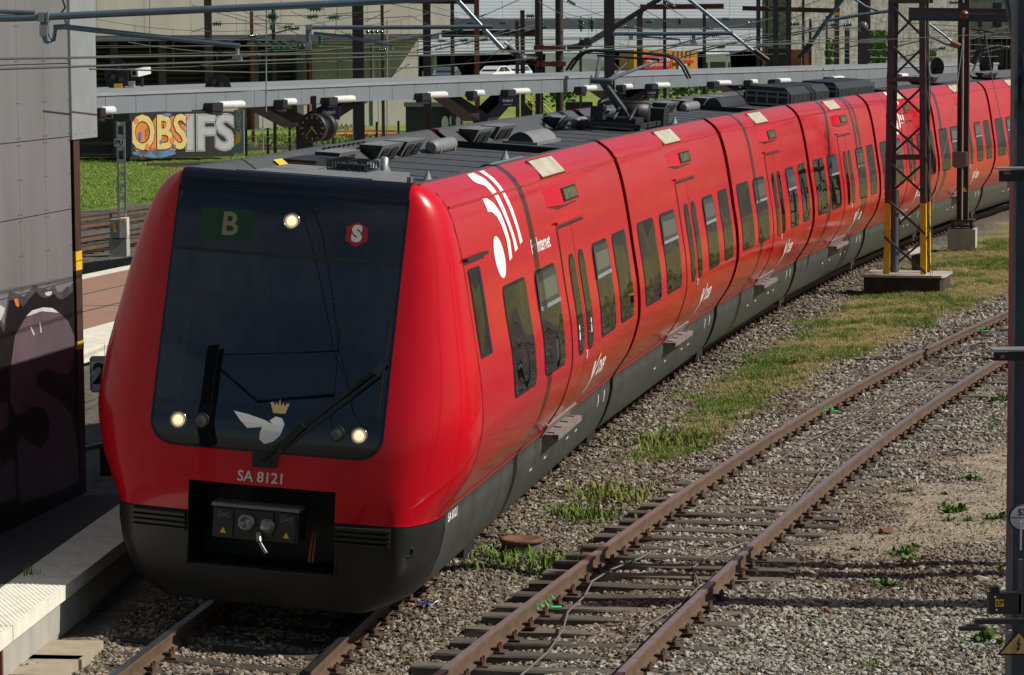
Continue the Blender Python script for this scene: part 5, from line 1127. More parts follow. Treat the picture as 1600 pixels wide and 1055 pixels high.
def signal_head(px, py, rw, rh, Y, label, dome=False, lamps=((-.3, .2), (.3, .2), (0, -.4)), post=True, zb=0.):
    c = P(px, py, Y); s_ = empty('track_signal', (c.x, c.y, zb), label, 'signal', 'black railway signals'); k = Y/CAM_F; w, h = rw*k, rh*k; cz = c.z-zb; mb = MB()
    poly = [(w*math.cos(a), h*math.sin(a)) for a in np.linspace(0, math.pi if dome else 2*math.pi, 15 if dome else 21)][:None if dome else -1]
    F_ = frame((0, 0, cz), (1,0,0), (0,0,1)); mb.prism(poly, .05, F_); mb.build('signal_board', M['print_black'], s_, fix=True)
    for lx, ly in lamps:
        mb = MB(); A_ = F_ @ Matrix.Translation((lx*w, ly*h if not dome else abs(ly)*h, .05)); mb.lathe([(.055, 0), (.055, .02), (.045, .02), (0, .012)], A_, 12, 0); q = mb.build('signal_lamp', M['lamp_off'], s_); mb = MB(); n = 7; vs = []
        for dz in (0, .16):
            for a in np.linspace(-.3, math.pi+.3, n): vs.append(A_ @ Vector((.062*math.cos(a), .062*math.sin(a), dz*(1 if dz == 0 else .5+.5*math.sin(max(0, min(a, math.pi)))))))
        mb.add(vs, [(i, i+1, n+i+1, n+i) for i in range(n-1)]); mb.build('lamp_hood', M['dark'], q)
    if post: mb = MB(); mb.box(-.05, .05, .06, .16, 0, cz); mb.build('post', M['mast'], s_)
    return s_
signal_head(182, 117, 19, 25, 67.5, 'round-cornered black signal left, above the canopy edge with a yellow plate', lamps=((-.3,.7),(.2,.35),(-.3,-.1),(.35,-.3)), post=False, zb=CZ)
signal_head(341, 142, 21, 26, 69.2, 'half-round black signal standing behind the canopy, with two hooded lamps', dome=True, lamps=((-.35,.5),(.2,.35)), post=False, zb=CZ)
signal_head(1464, 105, 11, 15, 100., 'oval black signal right of the lattice mast'); signal_head(1541, 103, 11, 15, 104., 'oval black signal half hidden near the right edge')
mb = MB(); a = P(185, 135, 67.4); mb.box(a.x-.09, a.x+.09, a.y-.06, a.y-.02, a.z-.06, a.z+.06); tag(mb.build('signal_plate', M['yellow']), 'small yellow plate on the left black signal', 'plate')
cm = empty('cctv_camera', P(222, 131, 68.), 'white security camera on the left end of the canopy roof', 'camera'); cm.location.z = CZ+.1
mb = MB(); mb.bar((-.12, -.35, .30), (.10, .2, .36), .17, .15); mb.build('housing', M['offwhite'], cm); mb = MB(); mb.tube([(0,0,0), (0,0,.2), (.02,0,.28)], .03); mb.build('stalk', M['dark'], cm); mb = MB(); mb.box(-.30, -.16, -.1, .1, 0, .13); mb.build('junction_box', M['cabinet'], cm); mb = MB(); mb.lathe([(.055, 0), (.05, .02), (0, .0)], axis((-.125, -.358, .30), (-.35,-.93,-.1)), 12); mb.build('lens', M['gloss_black'], cm)
# ------------------------------------------------------------------ sprayed hut beyond the far tracks
def wallplate(x0, y0, x1, y1, Y, depth, name, m, parent, yaw=0.):
    a, u, v = plate(x0, y0, x1, y1, Y); mb = MB(); mb.prism([(0,0),(u.length,0),(u.length,v.length),(0,v.length)], -depth, Matrix.Translation(-parent.location) @ frame(a, u, v)); mb.build(name, M[m], parent, fix=True); return frame(a, u, v), u.length, v.length
gh = empty('graffiti_hut', P(255, 243, 142.), 'low trackside wall covered in yellow OBS and silver IFS graffiti', 'hut'); gh.location.z = -.2; gh.rotation_euler.z = .62; gh.scale = (1.2, 1, 1); inv = Matrix.Translation(-gh.location)
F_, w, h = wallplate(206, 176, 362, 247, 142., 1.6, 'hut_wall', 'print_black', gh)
mb = MB(); F0 = inv @ F_
def blob(cx, cy, rx, ry, e, mi, n=11, j=.18, seed=0):
    r = random.Random(seed); mb.prism([((cx+rx*math.cos(2*math.pi*k/n)*r.uniform(1-j, 1+j))*w, (cy+ry*math.sin(2*math.pi*k/n)*r.uniform(1-j, 1+j))*h) for k in range(n)], .004, F0 @ Matrix.Translation((0,0,e)), mi)
for i, (cx, cy, rx, ry, mi) in enumerate(((.12,.5,.11,.40,2),(.28,.5,.13,.42,2),(.43,.55,.12,.40,2),(.25,.12,.2,.10,3),(.50,.85,.07,.12,4))): blob(cx, cy, rx, ry, .002, mi, seed=i)
add_text(mb, 'OBS', h*1.05, F0 @ Matrix.Translation((w*.27, h*.53, .010)), 0, bold=.10, sx=.62); add_text(mb, 'OBS', h*1.05, F0 @ Matrix.Translation((w*.27, h*.53, .026)), 1, bold=.05, sx=.62)
add_text(mb, 'IFS', h*1.05, F0 @ Matrix.Translation((w*.76, h*.50, .010)), 6, bold=.12, sx=.86); add_text(mb, 'IFS', h*1.05, F0 @ Matrix.Translation((w*.76, h*.50, .014)), 0, bold=.085, sx=.86); add_text(mb, 'IFS', h*1.05, F0 @ Matrix.Translation((w*.76, h*.50, .018)), 5, bold=.06, sx=.86)
for i, (cx, cy, rx, ry, mi) in enumerate(((.06,.82,.03,.09,2),(.16,.25,.03,.12,2),(.40,.38,.035,.13,2),(.33,.72,.02,.10,2),(.10,.5,.018,.13,3),(.29,.35,.018,.07,3),(.42,.25,.02,.06,3),(.35,.95,.06,.05,3),(.55,.9,.03,.06,4))): blob(cx, cy, rx*.7, ry*.7, .030, mi, seed=20+i)
mb.build('graffiti', [M['print_black'], M['g_yellow'], M['g_orange'], M['g_blue'], M['g_pink'], M['g_silver'], M['white_spray']], gh)
dh = empty('dark_shed', P(175, 245, 138.), 'dark open shed left of the graffiti wall', 'shed'); dh.location.z = 0
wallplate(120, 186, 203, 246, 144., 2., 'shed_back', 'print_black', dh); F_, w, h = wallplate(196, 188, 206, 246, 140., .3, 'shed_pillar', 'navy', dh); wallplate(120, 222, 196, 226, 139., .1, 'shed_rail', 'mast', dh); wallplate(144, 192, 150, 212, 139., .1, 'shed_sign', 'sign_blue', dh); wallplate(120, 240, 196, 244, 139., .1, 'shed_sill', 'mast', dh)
gp = empty('tagged_pillar', P(372, 240, 141.), 'narrow grey pillar with white tags beside the silver graffiti', 'pillar'); gp.location.z = 0; F_, w, h = wallplate(366, 172, 381, 240, 141., .4, 'pillar_shaft', 'canopy', gp); mb = MB()
for k in range(7): add_text(mb, 'SOWB'[k % 4], h*.16, Matrix.Translation(-gp.location) @ F_ @ Matrix.Translation((w*.5, h*(.95-.085*k), .01)), 0, sx=.9)
blob_m = MB(); blob_m.prism([(w*.1, h*.2), (w*.6, h*.25), (w*.7, h*.45), (w*.2, h*.5)], .005, Matrix.Translation(-gp.location) @ F_); mb.build('tags', M['white_spray'], gp); blob_m.build('yellow_tag', M['yellow'], gp)
def hut(x0, y0, x1, y1, Y, label, m='navy', cap=True, name='trackside_hut'):
    g = empty(name, P((x0+x1)/2, y1, Y), label, 'hut'); wallplate(x0, y0, x1, y1, Y, 1.8, 'hut_body', m, g)
    if cap: wallplate(x0-3, y0-6, x1+2, y0+1, Y-.15, 2.1, 'hut_cap', 'canopy', g)
    return g
g = hut(634, 166, 722, 208, 176., 'dark navy hut with white bubble graffiti, behind the train roof'); a, u, v = plate(688, 176, 721, 207, 175.9); F0 = Matrix.Translation(-g.location) @ frame(a, u, v); w, h = u.length, v.length; mb = MB(); mb.prism([(0,0),(w,0),(w,h),(0,h)], .01, F0, 1)
for i, (cx, cy, rx, ry) in enumerate(((.22,.45,.2,.45),(.58,.6,.17,.38),(.85,.5,.14,.42),(.55,.15,.22,.17))): blob(cx, cy, rx, ry, .012, 1, seed=i, j=.06); blob(cx, cy, rx*.84, ry*.86, .018, 0, seed=i, j=.06)
mb.build('bubble_graffiti', [M['g_silver'], M['print_black']], g)
hut(818, 162, 832, 184, 172., 'small dark cabinet behind the yellow handrails', cap=False); hut(884, 160, 926, 178, 165., 'low brown-black bin behind the pantograph', 'void', name='low_bin', cap=False)
# ------------------------------------------------------------------ concrete building with the louvred undercroft
O_ = P(655, 186, 196.); O_.z = 0; az = R(52); bu_ = Vector((-math.sin(az), -math.cos(az), 0)); bn = Vector((math.cos(az), -math.sin(az), 0))
cb = empty('concrete_building', O_, 'pale concrete building with a deep shaded undercroft and steel louvres', 'building'); BM_ = Matrix(((bu_.x, bn.x, 0, 0), (bu_.y, bn.y, 0, 0), (0, 0, 1, 0), (0, 0, 0, 1)))
def bb(name, u0, u1, n0, n1, z0, z1, m, parent=cb): mb = MB(); mb.box(u0, u1, n0, n1, z0, z1, 0, BM_); return mb.build(name, M[m], parent, fix=True)
bb('rear_wall', 0, 34, -12, -.0, -.5, 12, 'bldg_concrete')
for k in range(12): bb('parapet_panel', -.3+3.2*k+.01, 2.9+3.2*k-.01, 2.6, 3.0, 5.75, 8.0, 'bldg_concrete'); bb('parapet_panel', -.3+3.2*k+.01, 2.9+3.2*k-.01, 2.6, 3.0, 8.02, 14, 'bldg_concrete')
bb('overhang', -.3, 34, 0.01, 2.58, 5.78, 6.1, 'bldg_concrete'); bb('edge_beam', .6, 34, 2.62, 3.04, 5.42, 5.73, 'navy')
for k in range(7):
    u = 9.3+3.3*k; bb('bay_pillar', u, u+.5, 0.01, .6, 0, 5.7, 'louvre')
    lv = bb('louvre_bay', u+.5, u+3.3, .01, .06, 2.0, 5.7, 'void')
    for j in range(11): mb = MB(); mb.add([BM_ @ Vector(q) for q in ((u+.55,.08,2.1+j*.32),(u+3.25,.08,2.1+j*.32),(u+3.25,.34,2.28+j*.32),(u+.55,.34,2.28+j*.32))], [(0,1,2,3)]); mb.build('slat', M['louvre'], lv)
for u in (.02, 3.2, 6.3): bb('wall_joint', u, u+.03, .0, .012, 0, 5.7, 'louvre')
bb('downpipe', 3.6, 3.75, .02, .17, 0, 5.7, 'steel'); bb('red_column', 8.6, 8.85, .3, .55, 0, 5.7, 'rust_red')
a = bb('yellow_marker', -.3, -.05, .3, .5, 2.2, 3.4, 'yellow')
# ------------------------------------------------------------------ corrugated hall with the open undercroft
A_ = P(640, 60, 268.); B_ = P(1262, 60, 300.); A_.z = B_.z = .9; hu = (B_-A_); HL = hu.length; hu.normalize(); hn = Vector((hu.y, -hu.x, 0)); HM = Matrix(((hu.x, hn.x, 0, 0), (hu.y, hn.y, 0, 0), (0, 0, 1, 0), (0, 0, 0, 1)))
hall = empty('corrugated_hall', A_, 'pale blue corrugated hall above a dark open parking deck', 'building')
def hb(name, u0, u1, n0, n1, z0, z1, m): mb = MB(); mb.box(u0, u1, n0, n1, z0, z1, 0, HM); return mb.build(name, M[m], hall, fix=True)
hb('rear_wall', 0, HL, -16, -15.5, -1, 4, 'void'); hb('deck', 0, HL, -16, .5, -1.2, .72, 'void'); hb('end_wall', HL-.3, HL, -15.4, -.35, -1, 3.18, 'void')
n = 14
for k in range(n):
    u0, u1 = HL*k/n+.015, HL*(k+1)/n-.015; hb('sheet_panel', u0, u1, -.3, 0, 3.2, 5.35, 'corrugated'); hb('sheet_panel', u0, u1, -.3, 0, 6.35, 9.6, 'corrugated'); 
    if k % 3 == 1: hb('deck_column', u0, u0+.35, -1.5, -1.1, .73, 3.2, 'steel')
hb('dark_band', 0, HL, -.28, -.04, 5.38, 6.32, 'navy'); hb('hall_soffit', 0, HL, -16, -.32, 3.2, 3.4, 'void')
# ------------------------------------------------------------------ stone-faced wall with ivy, dark building on the right
sw = empty('stone_wall', P(1380, 120, 268.), 'tall grey stone-faced retaining wall with ivy', 'wall'); sw.location.z = 0
wp_ = [P(1236+44*k, 62, 262+3.4*k) for k in range(11)]
for k in range(10):
    a, b_ = wp_[k], wp_[k+1]; d = b_-a; d.z = 0; F_ = frame(Vector((a.x, a.y, -.5))-sw.location, d, (0,0,1)); mb = MB(); mb.prism([(.03,0),(d.length,0),(d.length,13),(.03,13)], -3, F_); mb.build('wall_bay', M['stonewall'], sw, fix=True)
def ivy(x0, x1, y0, y1, Y, label, n=420, seed=0):
    r = random.Random(seed); g = empty('ivy', P((x0+x1)/2, y1, Y), label, 'ivy', 'ivy on the stone wall'); mb = MB()
    for _ in range(n):
        t = r.random()**.8; px = (x0+x1)/2+(r.random()-.5)*(x1-x0)*(1-.55*t*r.random()); p = P(px, y1+(y0-y1)*t, Y)-g.location + Vector((0, r.uniform(-.5, .1), 0)); s = r.uniform(.10, .26); q = Matrix.Rotation(r.uniform(0, 6.3), 4, 'Y') @ Matrix.Rotation(r.uniform(-.9, .9), 4, 'X')
        mb.add([p+q @ Vector(v) for v in ((-s,0,0),(0,0,-s*.8),(s,0,0),(0,0,s*1.1))], [(0,1,2,3)])
    mb.build('leaves', M['ivy'], g)
ivy(1291, 1304, 62, 110, 262., 'narrow ivy strand between the brown masts', 300, 1); ivy(1356, 1386, 50, 112, 257., 'broad ivy growth left of the lattice mast', 700, 2); ivy(1440, 1462, 78, 112, 250., 'small ivy patch right of the lattice mast', 240, 3)
rb = empty('dark_building', P(1560, 120, 215.), 'dark building with large windows at the right edge', 'building'); rb.location.z = 0
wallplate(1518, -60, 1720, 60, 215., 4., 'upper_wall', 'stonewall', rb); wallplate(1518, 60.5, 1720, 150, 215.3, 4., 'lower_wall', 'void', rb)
for k in range(4): x = 1528+24*k; wallplate(x, 66, x+17, 104, 215.1, .05, 'window', 'car_glass', rb); wallplate(x-5, 61, x-2, 120, 214.9, .3, 'pilaster', 'brown_post', rb)
br = empty('brick_shed', P(1250, 110, 240.), 'small red brick shed behind the twin masts', 'shed'); br.location.z = .8; wallplate(1196, 78, 1266, 118, 240., 3., 'brick_front', 'brick', br); wallplate(1196, 76, 1232, 118, 239.9, .1, 'shed_gate', 'void', br); wallplate(1252, 84, 1256, 116, 239.8, .2, 'white_pipe', 'offwhite', br)
# ------------------------------------------------------------------ vehicles on the deck and the yard
def vehicle(px, py, Y, L_, prof, label, cat, m, yaw=0., wins=(), w=1.75, wheels=(.18, .80), zg=None, group=None, name=None):
    """prof: side outline (along, height); built with glass band, wheels, lights"""
    p = P(px, py, Y); g = empty(name or 'parked_car', p, label, cat, group); 
    if zg is not None: g.location.z = zg
    g.rotation_euler = (0, 0, yaw); mb = MB(); n = len(prof); H = max(z for _, z in prof)
    def half(z): return w/2*(1-.16*max(0, (z-H*.55)/(H*.45)))
    vs = [Vector((x-L_/2, s*half(z), z)) for s in (-1, 1) for x, z in prof]; mb.add(vs, [tuple(range(n)), tuple(range(n, 2*n))[::-1]] + [(i, n+i, n+(i+1) % n, (i+1) % n) for i in range(n)]); mb.build('body', M[m], g, fix=True)
    for q in wins:
        for s in (-1, 1): mb = MB(); mb.add([Vector((x-L_/2, s*(half(z)+.008), z)) for x, z in q], [tuple(range(len(q)))]); mb.build('side_window', M['car_glass'], g)
    for t in wheels:
        for s in (-1, 1):
            mb = MB(); mb.lathe([(.31, -.1), (.33, -.06), (.33, .06), (.31, .1), (.2, .1), (0, .08)], axis((t*L_-L_/2, s*(w/2-.09), .33), (0, s, 0)), 16); q = mb.build('wheel', M['tyre'], g); mb = MB(); mb.lathe([(.19, .101), (0, .09)], axis((t*L_-L_/2, s*(w/2-.09), .33), (0, s, 0)), 10); mb.build('rim', M['steel'], q)
    for s in (-.62, .62): mb = MB(); mb.box(-L_/2-.015, -L_/2+.05, s-.14, s+.14, .62, .76); mb.build('headlight', M['sash_glass'], g)
    return g
CARP = [(0,.35),(0,.72),(.12,.85),(.95,1.0),(1.65,1.46),(2.9,1.48),(3.7,1.05),(4.1,.95),(4.15,.35)]; CW = [[(1.15,1.0),(1.72,1.38),(2.25,1.40),(2.25,1.0)], [(2.3,1.0),(2.3,1.40),(2.85,1.40),(3.4,1.03)]]
def windscreen(g, q, m='car_glass'): mb = MB(); mb.add([Vector(v) for v in q], [(0,1,2,3)]); mb.build('windscreen', M[m], g)
def car(px, py, Y, label, m, yaw, zg=None, group='cars parked on the deck'):
    g = vehicle(px, py, Y, 4.15, CARP, label, 'car', m, yaw, CW, zg=zg, group=group); windscreen(g, [(.97-2.075,-.72,1.02),(.97-2.075,.72,1.02),(1.62-2.075,.64,1.43),(1.62-2.075,-.64,1.43)]); return g
# each car stands on the deck, floor at .85
car(773, 120, 262., 'white hatchback facing out of the dark deck', 'car_white', R(62), 1.66); car(698, 124, 258., 'dark grey car with only its roof showing over the canopy', 'car_dark', R(80), 1.64); car(808, 121, 266., 'pale car parked deeper in the deck, right of the white hatchback', 'sign_grey', R(75), 1.66)
car(1142, 148, 196., 'white car seen low under the canopy', 'car_white', R(20), .0, 'cars standing in the yard'); car(1088, 150, 199., 'dark car under the canopy, left of the low white car', 'car_dark', R(15), .0, 'cars standing in the yard'); car(905, 121, 236., 'white car roof with a red strip beside the white van', 'car_white', R(8), 1.72)
VANP = [(0,.4),(0,1.0),(.25,1.2),(.95,1.95),(1.25,2.5),(6.0,2.55),(6.05,.4)]
g = vehicle(915, 121, 228., 6.05, VANP, 'white box van with a dark cab window behind the big mast', 'van', 'sign_grey', R(180), [[(.45,1.25),(1.0,1.85),(1.5,1.85),(1.5,1.25)]], 2.1, zg=1.72, name='white_van'); 
g = vehicle(1120, 119, 222., 5.0, [(0,.4),(0,2.5),(.1,2.6),(5,2.6),(5,.4)], 'tall white van seen from behind, right of the orange truck', 'van', 'car_white', R(88), [], 2.0, zg=1.72, name='white_van'); mb = MB(); mb.box(-2.53,-2.505,-.55,.55,1.2,1.95); mb.build('door_print', M['sash_glass'], g)
for s in (-.8, .8): mb = MB(); mb.box(-2.53,-2.505,s-.07,s+.07,1.3,1.9); mb.build('tail_light', M['rust_red'], g)
tr = empty('orange_truck', P(1090, 122, 225.), 'orange removal truck body with a red lettered banner', 'truck'); tr.location.z = 1.7; tr.rotation_euler.z = .45; inv = Matrix.Translation(-tr.location)
wallplate(988, 78, 1055, 109, 226., 2.3, 'box_body', 'orange', tr); wallplate(1056, 79, 1100, 109, 226., 2.3, 'box_body', 'orange', tr)
for k in range(5): wallplate(1058+7.5*k, 79, 1058.7+7.5*k, 90, 225.93, .05, 'rib', 'brown_post', tr)
a, u, v = plate(1005, 86, 1053, 107, 225.9); F0 = inv @ frame(a, u, v); mb = MB(); mb.prism([(0,0),(u.length,0),(u.length,v.length),(0,v.length*.9)], .02, F0); mb.build('banner', M['truck_red'], tr)
mb = MB(); add_text(mb, 'ALL. VOGEN', .36, F0 @ Matrix.Translation((u.length*.52, v.length*.64, .03)), sx=.95, bold=.01); add_text(mb, '& EJENDOMMET', .27, F0 @ Matrix.Translation((u.length*.5, v.length*.28, .03)), sx=.95); mb.build('banner_lettering', M['white'], tr)
wallplate(1066, 98, 1081, 109, 225.9, .02, 'notice', 'offwhite', tr); a, u, v = plate(1060, 94, 1092, 99, 225.9); mb = MB(); mb.prism([(0,0),(u.length,0),(u.length,v.length),(0,v.length)], .02, inv @ frame(a, u, v)); mb.build('small_banner', M['truck_red'], tr)
for x in (1003, 1022, 1075): mb = MB(); c = inv @ P(x, 122, 225.8); mb.lathe([(.42,-.12),(.45,0),(.42,.12),(.2,.12),(0,.1)], axis((c.x, c.y, .45), (0,-1,0)), 16); mb.build('wheel', M['tyre'], tr)
# ------------------------------------------------------------------ yard bits under the canopy
mb = MB(); fp = empty('post_fence', P(500, 232, 150.), 'row of dark fence posts with wires in front of the far tracks', 'fence'); fp.location.z = 0; inv = Matrix.Translation(-fp.location)
for k in range(9): p = inv @ P(385+34*k, 240, 147+2.0*k); mb = MB(); mb.box(p.x-.06, p.x+.06, p.y-.06, p.y+.06, -.2, 1.15); mb.build('fence_post', M['dark'], fp)
for z in (.45, .8, 1.1): mb = MB(); mb.tube([inv @ P(385, 240, 147), inv @ P(385+34*8, 240, 163)], .015, 5); o = mb.build('fence_wire', M['wire'], fp); o.location.z = z - (inv @ P(385, 240, 147)).z + 0
pipes = empty('pipe_stack', P(575, 203, 172.), 'orange-brown pipes lying in the grass beyond the clock', 'pipes'); pipes.location.z = 0
for k in range(6): mb = MB(); mb.tube([(-1.9+.1*k, .25*k, .12+.1*(k % 2)), (1.7-.15*k, .25*k+.5, .12+.1*(k % 2))], .10, 8); mb.build('pipe', M['rustplate'] if k % 2 else M['g_orange'], pipes)
yr = empty('yellow_handrail', P(842, 178, 168.), 'yellow stair handrails between the hut and the pantograph', 'handrail'); inv = Matrix.Translation(-yr.location); 
for x0, y0, x1, y1 in ((822, 152, 848, 180), (836, 150, 866, 180)): mb = MB(); mb.tube([inv @ P(x0, y0, 168), inv @ P(x1, y1, 168)], .04, 6); mb.tube([inv @ P(x0, y0+10, 168), inv @ P(x1-9, y1, 168)], .04, 6); mb.tube([inv @ P(x1, y1, 168), inv @ P(x1, y1+10, 168)], .04, 6); mb.build('rail_tube', M['yellow'], yr)
def bush(px, py, Y, w, h, label, n=420, seed=0):
    r = random.Random(seed); p = P(px, py, Y); g = empty('bush', p, label, 'bush', 'bushes along the yard'); mb = MB(); cs = [(r.uniform(-.35,.35)*w, r.uniform(-.3,.3)*w, r.uniform(.2,.7)*h, r.uniform(.18,.34)*w) for _ in range(7)]
    for _ in range(n):
        cx, cy, cz, cr = r.choice(cs); d = Vector((r.gauss(0,1), r.gauss(0,1), r.gauss(0,1))).normalized()*cr*r.uniform(.6,1.1); c = Vector((cx, cy, cz))+Vector((d.x, d.y, d.z*h/w*1.1)); s = r.uniform(.07,.16); q = Matrix.Rotation(r.uniform(0,6.3), 4, 'Z') @ Matrix.Rotation(r.uniform(-1.2,1.2), 4, 'X')
        if c.z > -.1: mb.add([c+q @ Vector(v) for v in ((-s,0,0),(0,-s,0),(s,0,0),(0,s,.03))], [(0,1,2,3)])
    mb.build('leaves', M['ivy'], g); mb = MB()
    for k in range(5): a = r.uniform(0,6.3); mb.tube([(0,0,-.2), (math.cos(a)*w*.15, math.sin(a)*w*.15, h*.4), (math.cos(a)*w*.3, math.sin(a)*w*.3, h*.75)], [.05,.03,.012], 5)
    mb.build('stem', M['mast_brown'], g)
for i, (px, py, Y, w, h, lb) in enumerate(((700, 162, 182, 2.2, 1.6, 'green bush growing behind the navy hut'), (1012, 158, 190, 2.4, 1.0, 'low bush right of the third canopy bracket'), (1052, 156, 192, 3.0, 1.2, 'bush behind the thin white canopy post'), (1100, 153, 195, 2.6, 1.2, 'bush below the canopy lamp next to the white van'), (1150, 150, 198, 2.2, 1.5, 'taller bush beside the fourth canopy bracket'), (875, 166, 172, 2.6, 1.6, 'bush behind the low bin'))): bush(px, py, Y, w, h, lb, seed=i)
# ------------------------------------------------------------------ catenary masts
def mast(x0, x1, yt, yb, Y, m, label, zg=None, collars=(), name='catenary_mast', tilt=0., group='steel masts carrying the overhead wires'):
    p = P((x0+x1)/2, 62, Y); w = (x1-x0)*Y/CAM_F; zt = P((x0+x1)/2, yt, Y).z; zb = P((x0+x1)/2, yb, Y).z if zg is None else zg
    g = empty(name, (p.x, p.y, zb), label, 'mast', group); h = zt-zb; mb = MB(); d = w*.9
    mb.hbar((0, 0, 0), (0, 0, h), w, d, .03, (0, 1, 0)); mb.build('shaft', M[m], g)
    for z, cm_ in collars: mb = MB(); mb.box(-w*.62, w*.62, -d*.62, d*.62, z-zb-.07, z-zb+.07); mb.build('collar', M[cm_], g)
    mb = MB(); mb.box(-w*.8, w*.8, -w*.8, w*.8, -.05, .18); mb.build('base_plate', M['plinth'], g)
    return g
mast(551, 568, -60, 0, 100., 'mast', 'broad dark mast behind the canopy, left of the lit concrete wall', 0)
mast(320, 331, -60, 0, 152., 'mast_brown', 'slim brown mast in front of the louvres, behind the half-round signal', 0)
mast(661, 673, -60, 0, 112., 'mast', 'dark mast at the right end of the lit concrete wall', 0)
mast(741, 749, -60, 0, 130., 'rust_red', 'red-lead painted mast behind the diagonal tube', 0)
mast(391, 396, 18, 0, 158., 'rust_red', 'thin red post in front of the last louvre bay', 0)
mast(425, 430, 14, 0, 118., 'mast', 'thin dark mast under the big green insulator', 0)
tm = empty('twin_mast', P(858, 62, 97.), 'twin dark column mast with rusty clamps beside the pantograph', 'mast', 'steel masts carrying the overhead wires'); tm.location.z = 0
for x in (842, 874):
    p = P(x, 62, 97.)-tm.location; mb = MB(); mb.tube([(p.x, p.y, 0), (p.x, p.y, 9)], .125, 12); mb.build('column', M['mast'], tm)
for y in (75, 100):
    a, b_ = P(834, y, 96.8)-tm.location, P(884, y, 96.8)-tm.location; mb = MB(); mb.bar(a, b_, .34, .15)
    for t in (.12, .28, .62, .78): q = a.lerp(b_, t); mb.lathe([(.04,0),(.04,.06)], axis(q+Vector((0,-.17,0)), (0,-1,0)), 6); mb.box(q.x-.03, q.x+.03, q.y-.22, q.y-.17, q.z-.1, q.z+.1)
    mb.build('clamp', M['rust_red'], tm)
mast(944, 960, -60, 0, 86.5, 'mast', 'big dark mast standing on the platform right behind the pantograph', .5)
mast(995, 1004, 16, 0, 132., 'mast_brown', 'rusty brown mast in front of the orange truck', 0, [(P(1000, 20, 132).z, 'mast')])
mast(813, 820, 16, 0, 124., 'mast', 'short dark post left of the twin column mast', 0); mast(805, 811, 32, 0, 121., 'mast_brown', 'shortest brown post left of the twin column mast', 0)
mast(1182, 1188, -60, 0, 126., 'mast', 'thin dark mast right of the white van', 0)
for x0, x1, lb in ((1208, 1216, 'left column of the dark pair over the far canopy'), (1228, 1236, 'right column of the dark pair over the far canopy')): mast(x0, x1, -60, 0, 111., 'mast', lb, 0)
mast(1253, 1257, -20, 0, 128., 'mast', 'thin mast beside the red brick shed', 0); mast(1264, 1268, 30, 0, 131., 'mast', 'thin post right of the red brick shed', 0)
mast(1304, 1311, -60, 0, 132., 'mast_brown', 'brown mast beside the narrow ivy strand', 0, [(P(1307, 22, 132).z, 'yellow')]); mast(1320, 1327, 45, 0, 138., 'mast', 'short dark mast between ivy strand and broad ivy', 0); mast(1290, 1293, 25, 0, 138., 'mast', 'very thin dark mast left of the narrow ivy strand', 0)
mast(1341, 1355, -60, 0, 113., 'mast', 'heavy dark mast in front of the canopy end, left of the lattice mast', 0); mast(1356, 1360, -60, 0, 125., 'mast_brown', 'thin brown mast just right of the heavy dark mast', 0)
mast(1528, 1534, 20, 0, 120., 'mast', 'thin mast behind the round signals at the right', 0)
for x, y0, y1, Y, lb in ((416, 10, 175, 30., 'left thin vertical drop tube under the long cantilever tube'), (552, 5, 235, 128., 'thin pale pole left of the broad dark mast'), (605, 30, 225, 118., 'thin white pole in front of the lit concrete wall'), (411, 168, 238, 140., 'pale thin pole beside the clock'), (1043, 135, 172, 120., 'thin white canopy post among the bushes')):
    mb = MB(); a, b_ = P(x, y0, Y), P(x, y1, Y); c = (a+b_)/2; mb.tube([a-c, b_-c], .00022*Y, 7); o = mb.build('thin_pole', M['steel']); o.location = c; tag(o, lb, 'pole', 'thin poles in the background')
def beam(x0, y0, x1, y1, Y, h, m, label):
    a, b_ = P(x0, y0, Y), P(x1, y1, Y); c = (a+b_)/2; mb = MB(); mb.hbar(a-c, b_-c, h*.8, h, .03); o = mb.build('cross_beam', M[m]); o.location = c; tag(o, label, 'beam', 'cross beams between masts')
beam(1000, 11, 1131, 10, 131.7, .22, 'rust_red', 'rusty red horizontal beam over the orange truck'); beam(1160, 13, 1312, 17, 133., .2, 'mast_brown', 'dark red horizontal beam above the red brick shed'); beam(640, 2, 745, 3, 130., .2, 'mast', 'dark horizontal beam at the top, left of the red-lead mast'); beam(690, 53, 838, 52, 134., .3, 'mast', 'dark beam hung with insulators before the corrugated hall')
